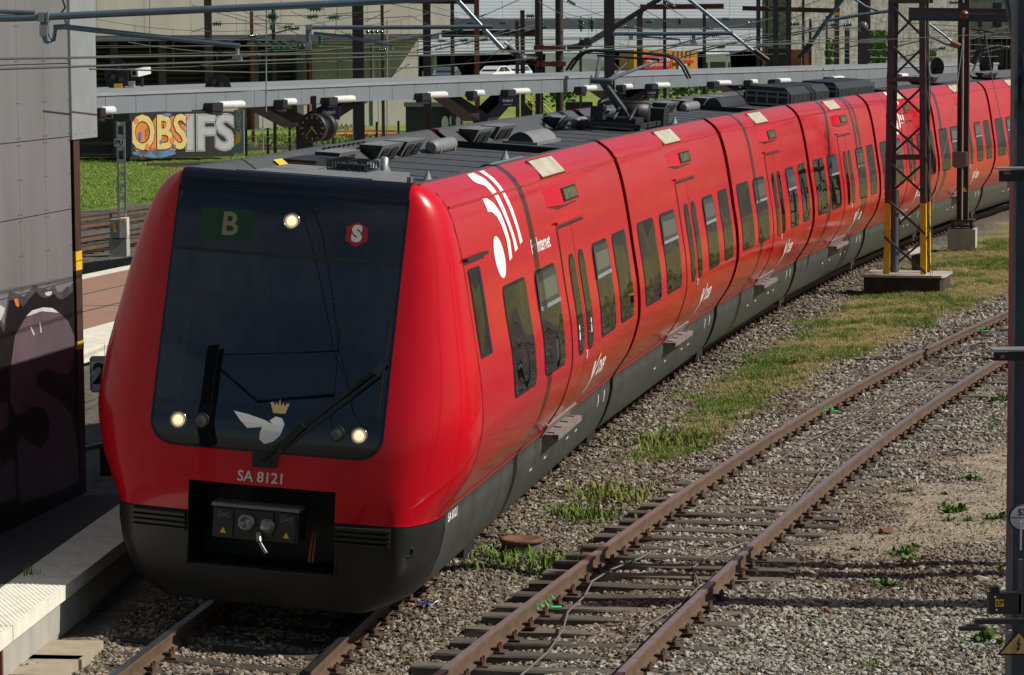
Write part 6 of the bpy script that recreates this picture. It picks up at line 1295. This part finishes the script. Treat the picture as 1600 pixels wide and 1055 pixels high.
# ------------------------------------------------------------------ cantilevers, insulators, wires
def insulator(px, py, Y, r, L_, m, label, d=(1, 0, 0), n=4):
    p = P(px, py, Y); g = empty('insulator', p, label, 'insulator', 'insulators of the overhead wires'); A_ = axis((0,0,0), d); mb = MB(); prof = []
    for k in range(n): z = -L_/2+L_*k/n; prof += [(r*.4, z), (r, z+L_/n*.35), (r*.92, z+L_/n*.55), (r*.4, z+L_/n*.7)]
    prof.append((r*.4, L_/2)); mb.lathe([(0, -L_/2)]+prof+[(0, L_/2)], A_, 12); mb.build('sheds', M[m], g); mb = MB(); mb.tube([A_ @ Vector((0,0,-L_*.75)), A_ @ Vector((0,0,L_*.75))], r*.25, 6); mb.build('rod', M['steel'], g); return g
cn = 0
def tubes(label, Y, segs, name='cantilever', clamps=()):
    """segs: (points px, radius m, material)"""
    c = P(*segs[0][0][0], Y); g = empty(name, c, label, 'cantilever', 'cantilever arms of the overhead wires')
    for i, (pts, r, m) in enumerate(segs): mb = MB(); mb.tube([P(q[0], q[1], q[2] if len(q) > 2 else Y)-c for q in pts], r, 10); mb.build('tube' if r > .02 else 'rod', M[m], g)
    for x, y, w, h in clamps:
        p = P(x, y, Y)-c; k = Y/CAM_F; mb = MB(); mb.box(p.x-w*k, p.x+w*k, p.y-.06, p.y+.06, p.z-h*k, p.z+h*k); mb.build('clamp', M['steel'], g)
    return g
tubes('long blue-grey cantilever tube across the top left, with its lower registration arm', 30., [([(-160,32),(40,28),(160,22),(500,7),(760,-7)], .037, 'tube'), ([(-160,18),(0,18),(55,20)], .024, 'tube'), ([(69,30),(69,52),(75,66)], .040, 'tube'), ([(72,66),(84,62),(87,42),(100,43)], .022, 'tube'), ([(84,43),(100,42),(200,53),(375,72)], .028, 'tube'), ([(372,70),(371,84),(376,95)], .020, 'steel'), ([(100,28),(104,38),(106,37)], .012, 'steel'), ([(98,0),(102,12),(96,20)], .010, 'dark')], clamps=((66,27,5,7),(75,27,2,8),(371,90,7,3),(69,48,6,9)))
tubes('blue-grey horizontal cantilever tube left of the diagonal strut', 56., [([(480,43),(600,43),(770,42)], .040, 'tube'), ([(482,43),(482,78)], .055, 'tube'), ([(490,52),(540,57),(614,71)], .030, 'tube'), ([(611,69),(615,78)], .02, 'steel')], clamps=((483,43,5,4),(482,72,5,6)))
tubes('pale diagonal strut falling to the right towards the twin mast', 62., [([(700,-16),(740,28),(788,80)], .050, 'tube'), ([(792,73),(806,84)], .075, 'insul_dark'), ([(788,66),(805,78)], .03, 'offwhite'), ([(806,82),(830,96)], .04, 'insul_dark')], clamps=((764,36,3,3),))
tubes('dark diagonal strut rising right from the twin mast', 95., [([(1050,-14),(990,24),(948,50)], .085, 'mast'), ([(948,50),(922,65)], .10, 'mast_blue'), ([(922,65),(912,70)], .16, 'insul_dark'), ([(918,64),(905,73)], .12, 'insul_dark'), ([(905,73),(886,76)], .11, 'insul_dark')], clamps=((946,48,4,6),))
tubes('pale diagonal strut falling right, over the orange truck', 88., [([(1060,-14),(1120,34),(1178,81)], .055, 'tube'), ([(1178,79),(1200,95)], .09, 'insul_dark')])
tubes('horizontal cantilever over the pantograph with its registration arm', 84., [([(958,53),(1040,53),(1145,52)], .060, 'tube'), ([(1083,53),(1085,70)], .05, 'tube'), ([(998,57),(1062,62),(1063,70)], .028, 'tube')], clamps=((986,59,3,3),(1083,66,3,4)))
tubes('dark diagonal strut above the red brick shed ending in black insulators', 104., [([(1325,-12),(1290,34),(1268,66)], .07, 'mast_blue'), ([(1267,67),(1258,80)], .11, 'insul_dark'), ([(1258,80),(1246,92)], .07, 'insul_dark'), ([(1288,33),(1340,24),(1390,17)], .06, 'tube')], clamps=((1290,34,4,4),))
tubes('thin struts reaching right from the lattice mast', 72., [([(1448,35),(1475,55),(1497,74)], .03, 'tube'), ([(1450,55),(1475,68),(1497,75)], .03, 'tube'), ([(1486,66),(1500,72)], .06, 'insul_red'), ([(1330,-5),(1352,10),(1372,17)], .03, 'tube')])
tubes('hanging insulator arm right of the rusty post', 84., [([(1540,48),(1537,80),(1522,92)], .03, 'dark'), ([(1530,80),(1520,100)], .09, 'insul_dark'), ([(1505,44),(1540,48),(1560,53)], .03, 'dark'), ([(1528,92),(1520,112)], .035, 'steel')])
for i, (px, py, Y, r, L_, m, lb, d) in enumerate((
 (426, 26, 62., .11, .18, 'insul_green', 'big round green insulator under the long cantilever tube', (1,0,0)), (340, 37, 84., .08, .22, 'insul_green', 'green ribbed insulator on the slim brown mast', (1,0,0)), (489, 26, 84., .08, .30, 'insul_green', 'green insulator above the bracket of the horizontal cantilever', (1,0,.1)), (522, 27, 84., .08, .30, 'insul_green', 'green insulator left of the broad dark mast', (1,0,.1)), (493, 14, 88., .09, .34, 'insul_green', 'upper green insulator left of the broad dark mast', (1,0,0)), (450, 42, 90., .06, .22, 'insul_green', 'small green insulator between two thin masts', (1,0,0)), (424, 42, 90., .08, .14, 'insul_green', 'green insulator clamped on the thin dark mast', (0,0,1)),
 (586, 50, 100., .07, .6, 'insul_green', 'dark green insulator row right of the broad dark mast', (1,0,0)), (478, 72, 96., .09, .5, 'insul_green', 'green insulator cluster behind the registration arm', (1,0,0)), (500, 62, 96., .09, .3, 'insul_green', 'green insulator above the registration arm', (0,0,1)), (425, 68, 110., .07, 1.2, 'insul_green', 'long green insulator string in front of the louvres', (1,0,0)), (440, 76, 112., .06, .8, 'insul_green', 'lower green insulator string in front of the louvres', (1,0,0)),
 (691, 64, 116., .07, .28, 'insul_green', 'green insulator left of the red-lead mast', (1,0,0)), (735, 36, 120., .08, .3, 'insul_green', 'pale green insulator beside the red-lead mast', (1,0,0)), (786, 36, 122., .08, .26, 'insul_green', 'green insulator right of the diagonal strut', (1,0,0)), (829, 25, 110., .09, .28, 'insul_green', 'green insulator left of the twin mast', (1,0,0)), (908, 38, 104., .14, .34, 'insul_green', 'large green insulator pair right of the twin mast', (0,0,1)), (925, 38, 104., .14, .34, 'insul_green', 'right one of the large green insulators by the twin mast', (0,0,1)), (984, 42, 112., .10, .36, 'insul_green', 'green insulator over the horizontal cantilever', (1,0,0)), (1015, 34, 116., .09, .26, 'insul_green', 'green insulator below the rusty red beam', (1,0,0)), (1062, 34, 116., .11, .2, 'insul_green', 'round green insulator below the rusty red beam', (0,0,1)), (1108, 44, 118., .08, .34, 'insul_green', 'green insulator above the diagonal strut', (1,0,0)), (1134, 30, 118., .08, .28, 'insul_green', 'green insulator under the end of the rusty red beam', (1,0,0)), (1172, 36, 120., .08, .3, 'insul_green', 'green insulator left of the thin dark mast', (1,0,.2)),
 (1240, 38, 122., .09, .5, 'insul_green', 'green insulator row right of the dark pair of columns', (1,0,0)), (893, 4, 100., .07, .30, 'insul_green', 'green insulator at the top edge right of the twin mast', (1,0,-.6)), (1046, 5, 104., .07, .3, 'insul_green', 'green insulator at the top edge by the dark strut', (1,0,-.6)), (1492, 4, 90., .06, .3, 'insul_green', 'green insulator above the crossbeam at the right', (1,0,0)))): insulator(px, py, Y, r, L_, m, lb, d)
gl = MB(); gl.lathe([(0,-.18),(.1,-.15),(.17,-.06),(.18,.05),(.12,.15),(0,.18)], None, 20); o = gl.build('globe_lamp', M['sash_glass']); o.location = P(1348, 42, 100.); tag(o, 'round glass globe lamp on the heavy dark mast', 'lamp')
wires = 0
def wire(pts, r, label, m='wire', group='overhead wires'):
    q = [P(*p) for p in pts]; c = q[0].copy(); mb = MB(); mb.tube([v-c for v in q], r, 5, cap=False); o = mb.build('overhead_wire', M[m]); o.location = c; return tag(o, label, 'wire', group)
def track_wire(path, off, z, s0, s1, r, label):
    mb = MB(); c = path.at(s0, off, z); n = int((s1-s0)/3); mb.tube([path.at(s0+(s1-s0)*k/n, off, z(s0+(s1-s0)*k/n) if callable(z) else z)-c for k in range(n+1)], r, 6, cap=False); o = mb.build('contact_wire', M['wire']); o.location = c; tag(o, label, 'wire', 'overhead wires')
def cwire(pts, r, label): return wire(pts, r, label)
_ph = T1.at(20.6, .36, 0)
wire([(-260,100,16),(0,92,20.3),(400,86,30),(830,79,46.),(905,78,49),(1075,71,58),(1250,67,70),(1420,64,84)], .0085, 'upper contact wire of the train track, running to the pantograph')
wire([(-260,115,16),(0,108,20),(400,95,28.),(830,80.5,45),(905,79,48.4),(1075,69,58),(1300,62,74)], .0085, 'lower contact wire of the train track, beside the pantograph wire')
wire([(140,108,32),(400,113.5,38),(640,106,48),(800,94.5,58),(840,90,62)], .009, 'contact wire sagging to the dark weight left of the twin mast')
W3 = [((1180,70,60),(1300,66,60),(1420,60,60),(1500,56,60),(1620,48,60)), ((-20,62,60),(300,60,90),(640,70,120),(1000,64,150)), ((140,88,90),(480,78,100),(830,66,120)), ((140,72,110),(420,72,112),(650,74,120)), ((640,88,110),(840,84,112),(1000,82,118)), ((860,72,70),(1000,73,74),(1200,70,90),(1500,64,100)), ((640,62,120),(830,62,120),(1200,62,128)), ((640,66,125),(900,60,125),(1190,58,128)), ((960,47,128),(1190,46,130)), ((300,50,84),(340,37,84),(460,37,84)), ((380,18,70),(482,60,70)), ((455,18,70),(560,60,80)), ((400,25,90),(560,24,90)), ((600,4,90),(760,38,90)), ((640,24,110),(672,40,110)), ((520,22,84),(600,18,84)), ((560,30,88),(640,26,88)), ((570,34,92),(610,16,92)), ((750,27,112),(815,-2,112)), ((700,42,112),(760,22,112)), ((840,2,90),(920,46,100)), ((880,2,92),(960,32,100)), ((975,-2,100),(1055,42,100)), ((1020,-2,100),(1100,44,104)), ((1188,50,112),(1260,20,112)), ((1200,28,116),(1300,-6,116)), ((1160,62,118),(1260,40,118)), ((1236,20,112),(1262,52,112)), ((1268,62,118),(1480,60,120)), ((1240,48,120),(1500,46,124)), ((1236,44,116),(1340,44,116)), ((1420,36,90),(1600,48,90)), ((1430,46,100),(1620,54,100)), ((1430,52,100),(1620,60,104)), ((1508,38,79),(1492,160,78),(1440,400,70)), ((1540,52,80),(1552,130,74),(1578,250,66)), ((1450,28,66),(1446,120,66),(1448,300,66),(1454,440,66)), ((1455,60,66.5),(1453,200,66.5),(1457,440,66.5)), ((300,8,100),(420,44,100)), ((234,0,70),(234,86,70)), ((416,12,60),(416,85,60)), ((527,6,70),(524,60,70),(530,90,70)), ((740,112,130),(800,60,130)), ((850,95,130),(905,128,130)), ((700,122,130),(742,88,130)), ((545,160,150),(640,100,150))]
LBW = 'background'
ANCH = [(551,40,'the broad dark mast'),(326,40,'the slim brown mast'),(667,40,'the mast at the lit wall end'),(745,60,'the red-lead mast'),(428,60,'the mast under the round insulator'),(858,20,'the twin column top'),(858,100,'the twin column clamps'),(952,50,'the big platform mast'),(1000,40,'the rusty brown mast'),(1185,40,'the mast by the white van'),(1222,50,'the dark column pair'),(1307,50,'the strand of ivy'),(1348,60,'the heavy dark mast'),(1400,60,'the lattice mast'),(1505,70,'the rusty post'),(1590,50,'the right picture edge'),(1060,20,'the rusty red beam'),(483,60,'the horizontal cantilever'),(760,40,'the pale diagonal strut'),(1120,40,'the strut over the truck'),(1262,80,'the black strut insulators'),(220,40,'the louvred building'),(100,40,'the top-left tube'),(600,20,'the concrete parapet'),(1250,20,'the dark red beam'),(1000,95,'the orange truck'),(700,125,'the dark car roof'),(1450,300,'the lattice mast side'),(1450,440,'the lattice mast foot'),(1440,400,'the white-lidded post'),(1578,250,'the near post bracket'),(905,128,'the pantograph knee'),(0,62,'the left picture edge'),(545,160,'the canopy by the clock'),(640,90,'the lit concrete wall'),(234,86,'the camera on the canopy'),(650,75,'the concrete wall corner')]
_seen = {}
def wl(w):
    near = lambda x, y: min(ANCH, key=lambda a: (a[0]-x)**2+(a[1]-y)**2)[2]
    (x0, y0, _), (x1, y1, _) = w[0], w[-1]; a, b_ = near(x0, y0), near(x1, y1)
    s_ = 'thin wire from %s to %s' % (a, b_) if a != b_ else 'short thin wire at %s' % a
    _seen[s_] = _seen.get(s_, 0)+1; k = _seen[s_]
    return s_ if k == 1 else s_.replace('thin', ('', '', 'lower thin', 'lowest thin', 'slack thin')[k])
def wl_old(w):
    (x0, y0, _), (x1, y1, _) = w[0], w[-1]; side = 'left' if max(x0, x1) < 560 else 'middle' if max(x0, x1) < 1130 else 'right'; dirn = 'nearly level' if abs(y1-y0) < .14*abs(x1-x0) else 'steep' if abs(y1-y0) > 1.2*abs(x1-x0) else ('falling' if (y1-y0)*(x1-x0) > 0 else 'rising')
    return 'thin %s wire of the tangle in the %s of the background' % (dirn, side)
for w in W3: wire(w, .00022*w[0][2]*.55, wl(w), 'wire_light' if w is W3[0] else 'wire')
def span(pts, Y0, Y1, drop, label, nd=7, arms=2, seed=0):
    """one catenary span: messenger, contact wire, droppers, registration arms with insulators"""
    r = random.Random(seed); (x0, y0), (x1, y1) = pts; A0, A1 = P(x0, y0, Y0), P(x1, y1, Y1); c = (A0+A1)/2; g = empty('catenary_span', c, label, 'catenary span', 'catenary spans over the far tracks'); n = 14; rad = .0001*Y0
    sag = lambda t: -.55*4*t*(1-t)
    mb = MB(); mb.tube([A0.lerp(A1, k/n)+Vector((0,0,sag(k/n)))-c for k in range(n+1)], rad, 5, cap=False); mb.build('messenger_wire', M['wire'], g)
    mb = MB(); mb.tube([A0.lerp(A1, k/n)+Vector((0,0,-drop))-c for k in range(n+1)], rad, 5, cap=False); mb.build('contact_wire', M['wire'], g)
    for k in range(1, nd): t = k/nd; p = A0.lerp(A1, t)-c; mb = MB(); mb.tube([p+Vector((0,0,sag(t))), p+Vector((0,0,-drop))], rad*.7, 4, cap=False); mb.build('dropper', M['wire'], g)
    for k in range(arms):
        t = r.uniform(.12, .88); p = A0.lerp(A1, t)-c+Vector((0,0,-drop)); L_ = r.uniform(1.2, 2.); mb = MB(); mb.tube([p, p+Vector((L_, .2, .35))], .03, 6); a_ = mb.build('registration_arm', M['mast_blue'], g); mb = MB(); A_ = axis(p+Vector((L_, .2, .35)), (1,0,.1)); mb.lathe([(0,0)]+[(rr, z) for k2 in range(4) for rr, z in ((.035, .07*k2), (.085, .07*k2+.02), (.08, .07*k2+.04), (.035, .07*k2+.06))]+[(0,.3)], A_, 10); mb.build('arm_insulator', M['insul_green'], a_)
for i, (p_, Y0, Y1, d, lb) in enumerate((
 (((150,30),(560,24)),118,122,1.1,'catenary span across the louvred building'), (((200,66),(660,52)),104,112,.9,'low catenary span in front of the louvres'), (((330,12),(670,20)),96,108,1.0,'catenary span high over the lit concrete wall'), (((560,44),(850,34)),112,118,.9,'catenary span from the broad dark mast to the twin mast'), (((670,8),(960,14)),124,128,1.2,'catenary span high in front of the corrugated hall'), (((745,56),(1190,50)),128,134,.8,'catenary span along the dark band of the corrugated hall'), (((880,20),(1215,26)),106,116,1.1,'catenary span right of the twin mast'), (((960,66),(1235,60)),110,120,.6,'low catenary span over the orange truck'), (((1190,6),(1345,14)),112,118,1.1,'catenary span over the red brick shed'), (((1235,40),(1530,44)),116,124,.9,'catenary span along the stone wall'), (((1345,20),(1600,34)),104,110,.9,'catenary span behind the lattice mast'), (((1268,72),(1560,70)),126,132,.5,'lowest catenary span along the foot of the stone wall'))): span(p_, Y0, Y1, d, lb, seed=i)
mast(704, 710, -60, 0, 140., 'mast', 'thin dark mast left of the red-lead mast', 0); mast(905, 909, 60, 0, 146., 'mast_brown', 'short brown post behind the box van', 0); mast(1036, 1041, -60, 0, 138., 'mast', 'thin dark mast over the orange truck', 0); mast(1098, 1103, 14, 0, 134., 'mast', 'thin mast between orange truck and white van', 0); mast(1196, 1200, -60, 0, 142., 'mast', 'dark mast close behind the thin mast right of the white van', 0); mast(595, 600, 8, 0, 138., 'mast_brown', 'thin brown mast in front of the lit concrete wall', 0)
wg = empty('wire_weight', P(816, 92, 61.5), 'round dark clamp weight on the contact wire left of the twin mast', 'weight'); mb = MB(); mb.lathe([(0,-.09),(.08,-.07),(.11,0),(.08,.07),(0,.09)], None, 14); mb.build('weight_body', M['mast_blue'], wg); mb = MB(); mb.tube([(.0,0,0),(.25,.1,-.03)], .09, 8); mb.build('weight_clamp', M['insul_dark'], wg)
# ------------------------------------------------------------------ lattice mast
lc = PZ(1417, 444, -.05); th = T1.head(37.)+.02; LM = empty('lattice_mast', (lc.x, lc.y, -.2), 'tall dark lattice mast with yellow feet standing on a slab beside the train', 'mast'); LM.rotation_euler = (0, 0, -th)
mb = MB(); mb.prism([(-.86,-.62),(.80,-.62),(.86,-.5),(.86,.75),(-.86,.75)], .34, None); mb.build('foundation', M['tie_dark'], LM); mb = MB(); mb.prism([(-.90,-.66),(.84,-.66),(.90,-.5),(.90,.79),(-.90,.79)], .05, Matrix.Translation((0,0,.34))); mb.build('foundation_top', M['plinth'], LM)  # dark foundation colour carries the shade on its sides; top stays pale
HT = 11.; wb, wt = .46, .33
def leg(sx, sy, z): k = wb+(wt-wb)*z/HT; return Vector((sx*k, .05+sy*k*.85, .39+z))
for sx in (-1, 1):
    for sy in (-1, 1):
        for z0, z1, m in ((0, 1.55, 'yellow'), (1.55, HT, 'mast_purple')):
            mb = MB(); a, b_ = leg(sx, sy, z0), leg(sx, sy, z1); mb.bar(a+Vector((-sx*.06, -sy*.0, 0)), b_+Vector((-sx*.06, 0, 0)), .125, .016, (0, 1, 0)); mb.bar(a+Vector((0, -sy*.055, 0)), b_+Vector((0, -sy*.055, 0)), .016, .11, (0, 1, 0)); mb.build('leg' if m == 'mast_purple' else 'yellow_foot', M[m], LM)
nz = 13; hz = HT/nz
for k in range(nz):
    for (a, b_) in (((-1,-1),(1,-1)), ((1,-1),(1,1)), ((1,1),(-1,1)), ((-1,1),(-1,-1))):
        z0, z1 = k*hz+.03, (k+1)*hz-.03; mb = MB(); mb.bar(leg(*a, z1), leg(*b_, z0), *((.048, .048) if a[1] == b_[1] else (.035, .035))); mb.build('brace', M['mast_purple'], LM)
    if k in (3, 5, 7):
        mb = MB(); z = k*hz; mb.bar(leg(-1,-1,z), leg(1.25,-1,z), .06, .09); mb.bar(leg(-1,1,z), leg(1.25,1,z), .06, .09); mb.build('cross_bar', M['mast_purple'], LM)
mb = MB(); mb.tube([(-.30,.2,.4), (-.30,.2,2.2)], .09, 12); mb.build('cable_pipe', M['mast_blue'], LM)
bo = empty('marker_post', PZ(1436, 428, -.15), 'short dark post with a slanted white lid behind the lattice mast', 'post'); mb = MB(); mb.box(-.16, .16, -.14, .14, -.1, .50); mb.build('post_box', M['dark'], bo); mb = MB(); mb.box(-.24, .24, -.2, .2, 0, .03, 0, Matrix.Translation((0,0,.53)) @ Matrix.Rotation(-.2, 4, 'Y') @ Matrix.Rotation(.25, 4, 'X')); mb.build('lid', M['offwhite'], bo)
# ------------------------------------------------------------------ rusty H post beyond it
hp = PZ(1505, 379, -.05); HP = empty('rusty_post', (hp.x, hp.y, -.2), 'rust-brown H-section post with a grey switch box, on a concrete block', 'mast'); HP.rotation_euler = (0, 0, -.22)
mb = MB(); mb.prism([(-.38,-.36),(.34,-.36),(.34,.36),(-.38,.36)], .52); mb.build('foundation', M['plinth'], HP); mb = MB(); mb.box(-.34,.30,-.3,.3,.56,.60); mb.box(-.30,-.22,-.28,.28,.52,.72); mb.box(.18,.26,-.28,.28,.52,.72); mb.box(-.34,.3,-.3,.3,.72,.76); mb.build('base_frame', M['mast'], HP)
mb = MB(); mb.hbar((-.02,0,.76), (-.02,0,11), .28, .30, .03, (1,0,0)); mb.build('shaft', M['mast_brown'], HP); mb = MB(); mb.tube([(-.03,-.19,-.05), (-.03,-.19,9)], .028, 8); mb.build('conduit', M['steel'], HP)
mb = MB(); mb.prism([(-.19,-.19),(.0,-.24),(.19,-.19),(.19,.19),(-.19,.19)], .14, frame((-.09,-.16,2.35), (1,0,0), (0,0,1))); mb.build('switch_box', M['sign_grey'] if False else M['roof_box'], HP)
mb = MB(); mb.prism([(-.07,-.06),(.07,-.06),(0,.07)], .01, frame((.03,-.16,1.55), (1,0,0), (0,0,1))); mb.build('warning_triangle', M['yellow'], HP)
cbm = empty('crossbeam', P(1500, 22, 63.), 'heavy dark steel crossbeam with two red insulators, top right', 'beam'); inv = Matrix.Translation(-cbm.location); mb = MB(); a, b_ = inv @ P(1420, 22, 63.4), inv @ P(1700, 26, 61.); mb.hbar(a, b_, .2, .27, .02); mb.build('girder', M['mast_blue'], cbm)
for x in (1505, 1557):
    p = inv @ P(x, 23, 62.4); mb = MB(); mb.lathe([(.03,-.06),(.085,-.03),(.085,.05),(.06,.06),(.06,.09),(.03,.09),(.03,.12)], axis(p+Vector((0,-.12,0)), (0,-1,0)), 16); mb.build('red_insulator', M['insul_red'], cbm); mb = MB(); mb.box(p.x-.09, p.x+.09, p.y-.08, p.y-.04, p.z+.10, p.z+.24); mb.box(p.x-.09, p.x+.09, p.y-.08, p.y-.04, p.z-.26, p.z-.10); mb.build('plate', M['mast'], cbm)
p = inv @ P(1505, 23, 62.2); q = inv @ P(1557, 23, 62.1); mb = MB(); mb.tube([p+Vector((0,-.12,0)), q+Vector((0,-.12,0))], .022, 8); mb.build('tie_rod', M['dark'], cbm); p = inv @ P(1590, 21, 62.); mb = MB(); mb.lathe([(.05,0),(.05,.1),(.02,.1),(.02,.14)], axis(p+Vector((0,-.02,0)), (0,-1,0)), 8); mb.build('bolt', M['mast'], cbm)
# ------------------------------------------------------------------ the near post at the right edge
NP = empty('near_post', (4.33, 25.0, -.2), 'dark blue-grey H-section post at the right edge with plates and warning signs', 'mast'); inv = Matrix.Translation(-NP.location)
mb = MB(); pb, pt_ = inv @ P(1588, 1075, 25.), inv @ P(1601, -40, 25.4); pb = Vector((pb.x+.07, 0, 0)); ptp = Vector((pt_.x+.06, .4, pt_.z)); mb.hbar(pb, ptp, .22, .30, .022, (1, 0, 0)); mb.build('shaft', M['mast_blue'], NP)
def npbox(x0, y0, x1, y1, Y, d, m, name):
    a, b_ = inv @ P(x0, y1, Y), inv @ P(x1, y0, Y); mb = MB(); mb.box(a.x, b_.x, a.y, a.y+d, a.z, b_.z); return mb.build(name, M[m], NP)
npbox(1560, 262, 1660, 265.5, 24.75, .25, 'steel', 'bracket_plate'); npbox(1561, 266, 1660, 284, 24.76, .02, 'mast', 'bracket_web'); npbox(1568, 268, 1579, 273, 24.74, .02, 'insul_red', 'bracket_bolt')
npbox(1552, 546, 1660, 549.5, 24.72, .25, 'steel', 'bracket_plate'); npbox(1553, 550, 1660, 564, 24.73, .02, 'mast', 'bracket_web'); npbox(1563, 555, 1570, 560, 24.71, .02, 'chrome', 'bracket_bolt')
c = inv @ P(1597, 809, 24.6); mb = MB(); A_ = axis(c, (0, -1, 0)); mb.lathe([(.110, -.02), (.110, .0), (0, .001)], A_, 32); mb.build('number_disc_rim', M['print_black'], NP); mb = MB(); mb.lathe([(.098, .002), (0, .004)], A_, 32); dk = mb.build('number_disc', M['sign_grey'], NP); mb = MB(); F_ = frame(c+Vector((0,-.006,0)), (1,0,0), (0,0,1)); mb.prism([(-.098,-.003),(.098,-.003),(.098,.004),(-.098,.004)], .002, F_); add_text(mb, '53', .075, F_ @ Matrix.Translation((.0, .042, .003)), bold=.003); mb.build('disc_number', M['print_black'], NP)
npbox(1545, 928, 1596, 960, 24.5, .12, 'dark', 'junction_box'); npbox(1549, 918, 1562, 929, 24.52, .1, 'dark', 'box_lid'); a, u, v = plate(1555, 937, 1568, 948, 24.49); mb = MB(); mb.prism([(0,0),(u.length*.46,0),(u.length*.46,v.length),(0,v.length)], .003, inv @ frame(a, u, v)); mb.prism([(u.length*.54,0),(u.length,0),(u.length,v.length),(u.length*.54,v.length)], .003, inv @ frame(a, u, v)); mb.build('box_label', M['yellow'], NP); mb = MB(); add_text(mb, 'S', .052, inv @ frame(a, u, v) @ Matrix.Translation((u.length*.23, v.length*.5, .005)), bold=.002); add_text(mb, 'P', .052, inv @ frame(a, u, v) @ Matrix.Translation((u.length*.77, v.length*.5, .005)), bold=.002); mb.build('label_letters', M['print_black'], NP)
for x, y in ((1555, 933), (1557, 953)): c = inv @ P(x, y, 24.49); mb = MB(); mb.lathe([(.008,0),(.008,.006)], axis(c, (0,-1,0)), 8); mb.build('box_screw', M['white'], NP)
npbox(1524, 967, 1660, 976, 24.45, .06, 'mast', 'angle_bar'); npbox(1499, 980, 1540, 986, 24.40, .06, 'mast', 'rod_guide'); npbox(1512, 976, 1530, 981, 24.42, .05, 'mast', 'rod_end'); npbox(1594, 815, 1597, 860, 24.55, .02, 'offwhite', 'disc_stem')
npbox(1592, 875, 1599, 968, 24.5, .05, 'mast_blue', 'vertical_rod')
a, u, v = plate(1557, 984, 1626, 1024, 24.45); w, h = u.length, v.length; F_ = inv @ frame(a, u, v); mb = MB(); mb.prism([(0,0),(w,0),(w*.5,h)], .006, F_ @ Matrix.Translation((0,0,-.007))); mb.build('warning_sign_back', M['print_black'], NP); mb = MB(); mb.prism([(w*.085,h*.07),(w*.915,h*.07),(w*.5,h*.87)], .003, F_); mb.build('warning_sign', M['warn_tan'], NP); mb = MB(); mb.prism([(w*.50,h*.66),(w*.455,h*.42),(w*.495,h*.42),(w*.465,h*.26),(w*.44,h*.27),(w*.478,h*.15),(w*.545,h*.30),(w*.507,h*.285),(w*.545,h*.48),(w*.50,h*.47),(w*.53,h*.66)], .002, F_ @ Matrix.Translation((0,0,.0035))); mb.build('lightning_mark', M['print_black'], NP)
npbox(1568, 986, 1582, 991, 24.5, .05, 'hatch', 'sign_bracket')
tg = empty('leaning_tube', P(1588, 60, 26.), 'olive grey tube leaning across the near post at the top right', 'tube'); inv2 = Matrix.Translation(-tg.location); mb = MB(); mb.tube([inv2 @ P(1572, -30, 26.), inv2 @ P(1606, 160, 25.2)], .045, 12); mb.build('tube', M['mast_blue'], tg); mb = MB(); mb.tube([inv2 @ P(1577, -30, 25.9), inv2 @ P(1609, 140, 25.1)], .016, 8); mb.build('conduit', M['wood'], tg)
# ------------------------------------------------------------------ masts just outside the frame, right of the rusty track, and one behind the viewpoint
def side_mast(x, y, h, w, label, twin=0.):
    g = empty('catenary_mast', (x, y, -.2), label, 'mast', 'masts beside the track outside the picture')
    for d in ((0,) if not twin else (-twin/2, twin/2)): mb = MB(); mb.hbar((0, d, 0), (0, d, h), w, w, .03, (0,1,0)); mb.build('shaft', M['mast_blue'], g)
    mb = MB(); mb.box(-.4, .4, -.4-twin/2, .4+twin/2, -.1, .25); mb.build('foundation', M['plinth'], g); return g
side_mast(7.4, 31.5, 12.5, .28, 'steel mast right of the rusty track, level with the train front')
side_mast(7.6, 30.9, 6.3, .30, 'shorter steel mast right of the rusty track')
side_mast(7.8, 29.3, 6.2, .42, 'broad short mast right of the rusty track')
side_mast(12.2, 52.0, 12.5, .28, 'steel mast far right of the rusty track')
bm_ = side_mast(-12.7, 9.5, 11.7, .62, 'steel mast behind the viewpoint'); mb = MB(); mb.tube([(0,0,10.6),(2.6,0,9.6),(6.2,0,9.3)], .028, 8); mb.tube([(0,0,11.2),(6.2,0,11.0)], .03, 8); mb.tube([(6.2,0,11.4),(6.2,0,7.2)], .04, 8); mb.build('arm', M['mast_blue'], bm_)
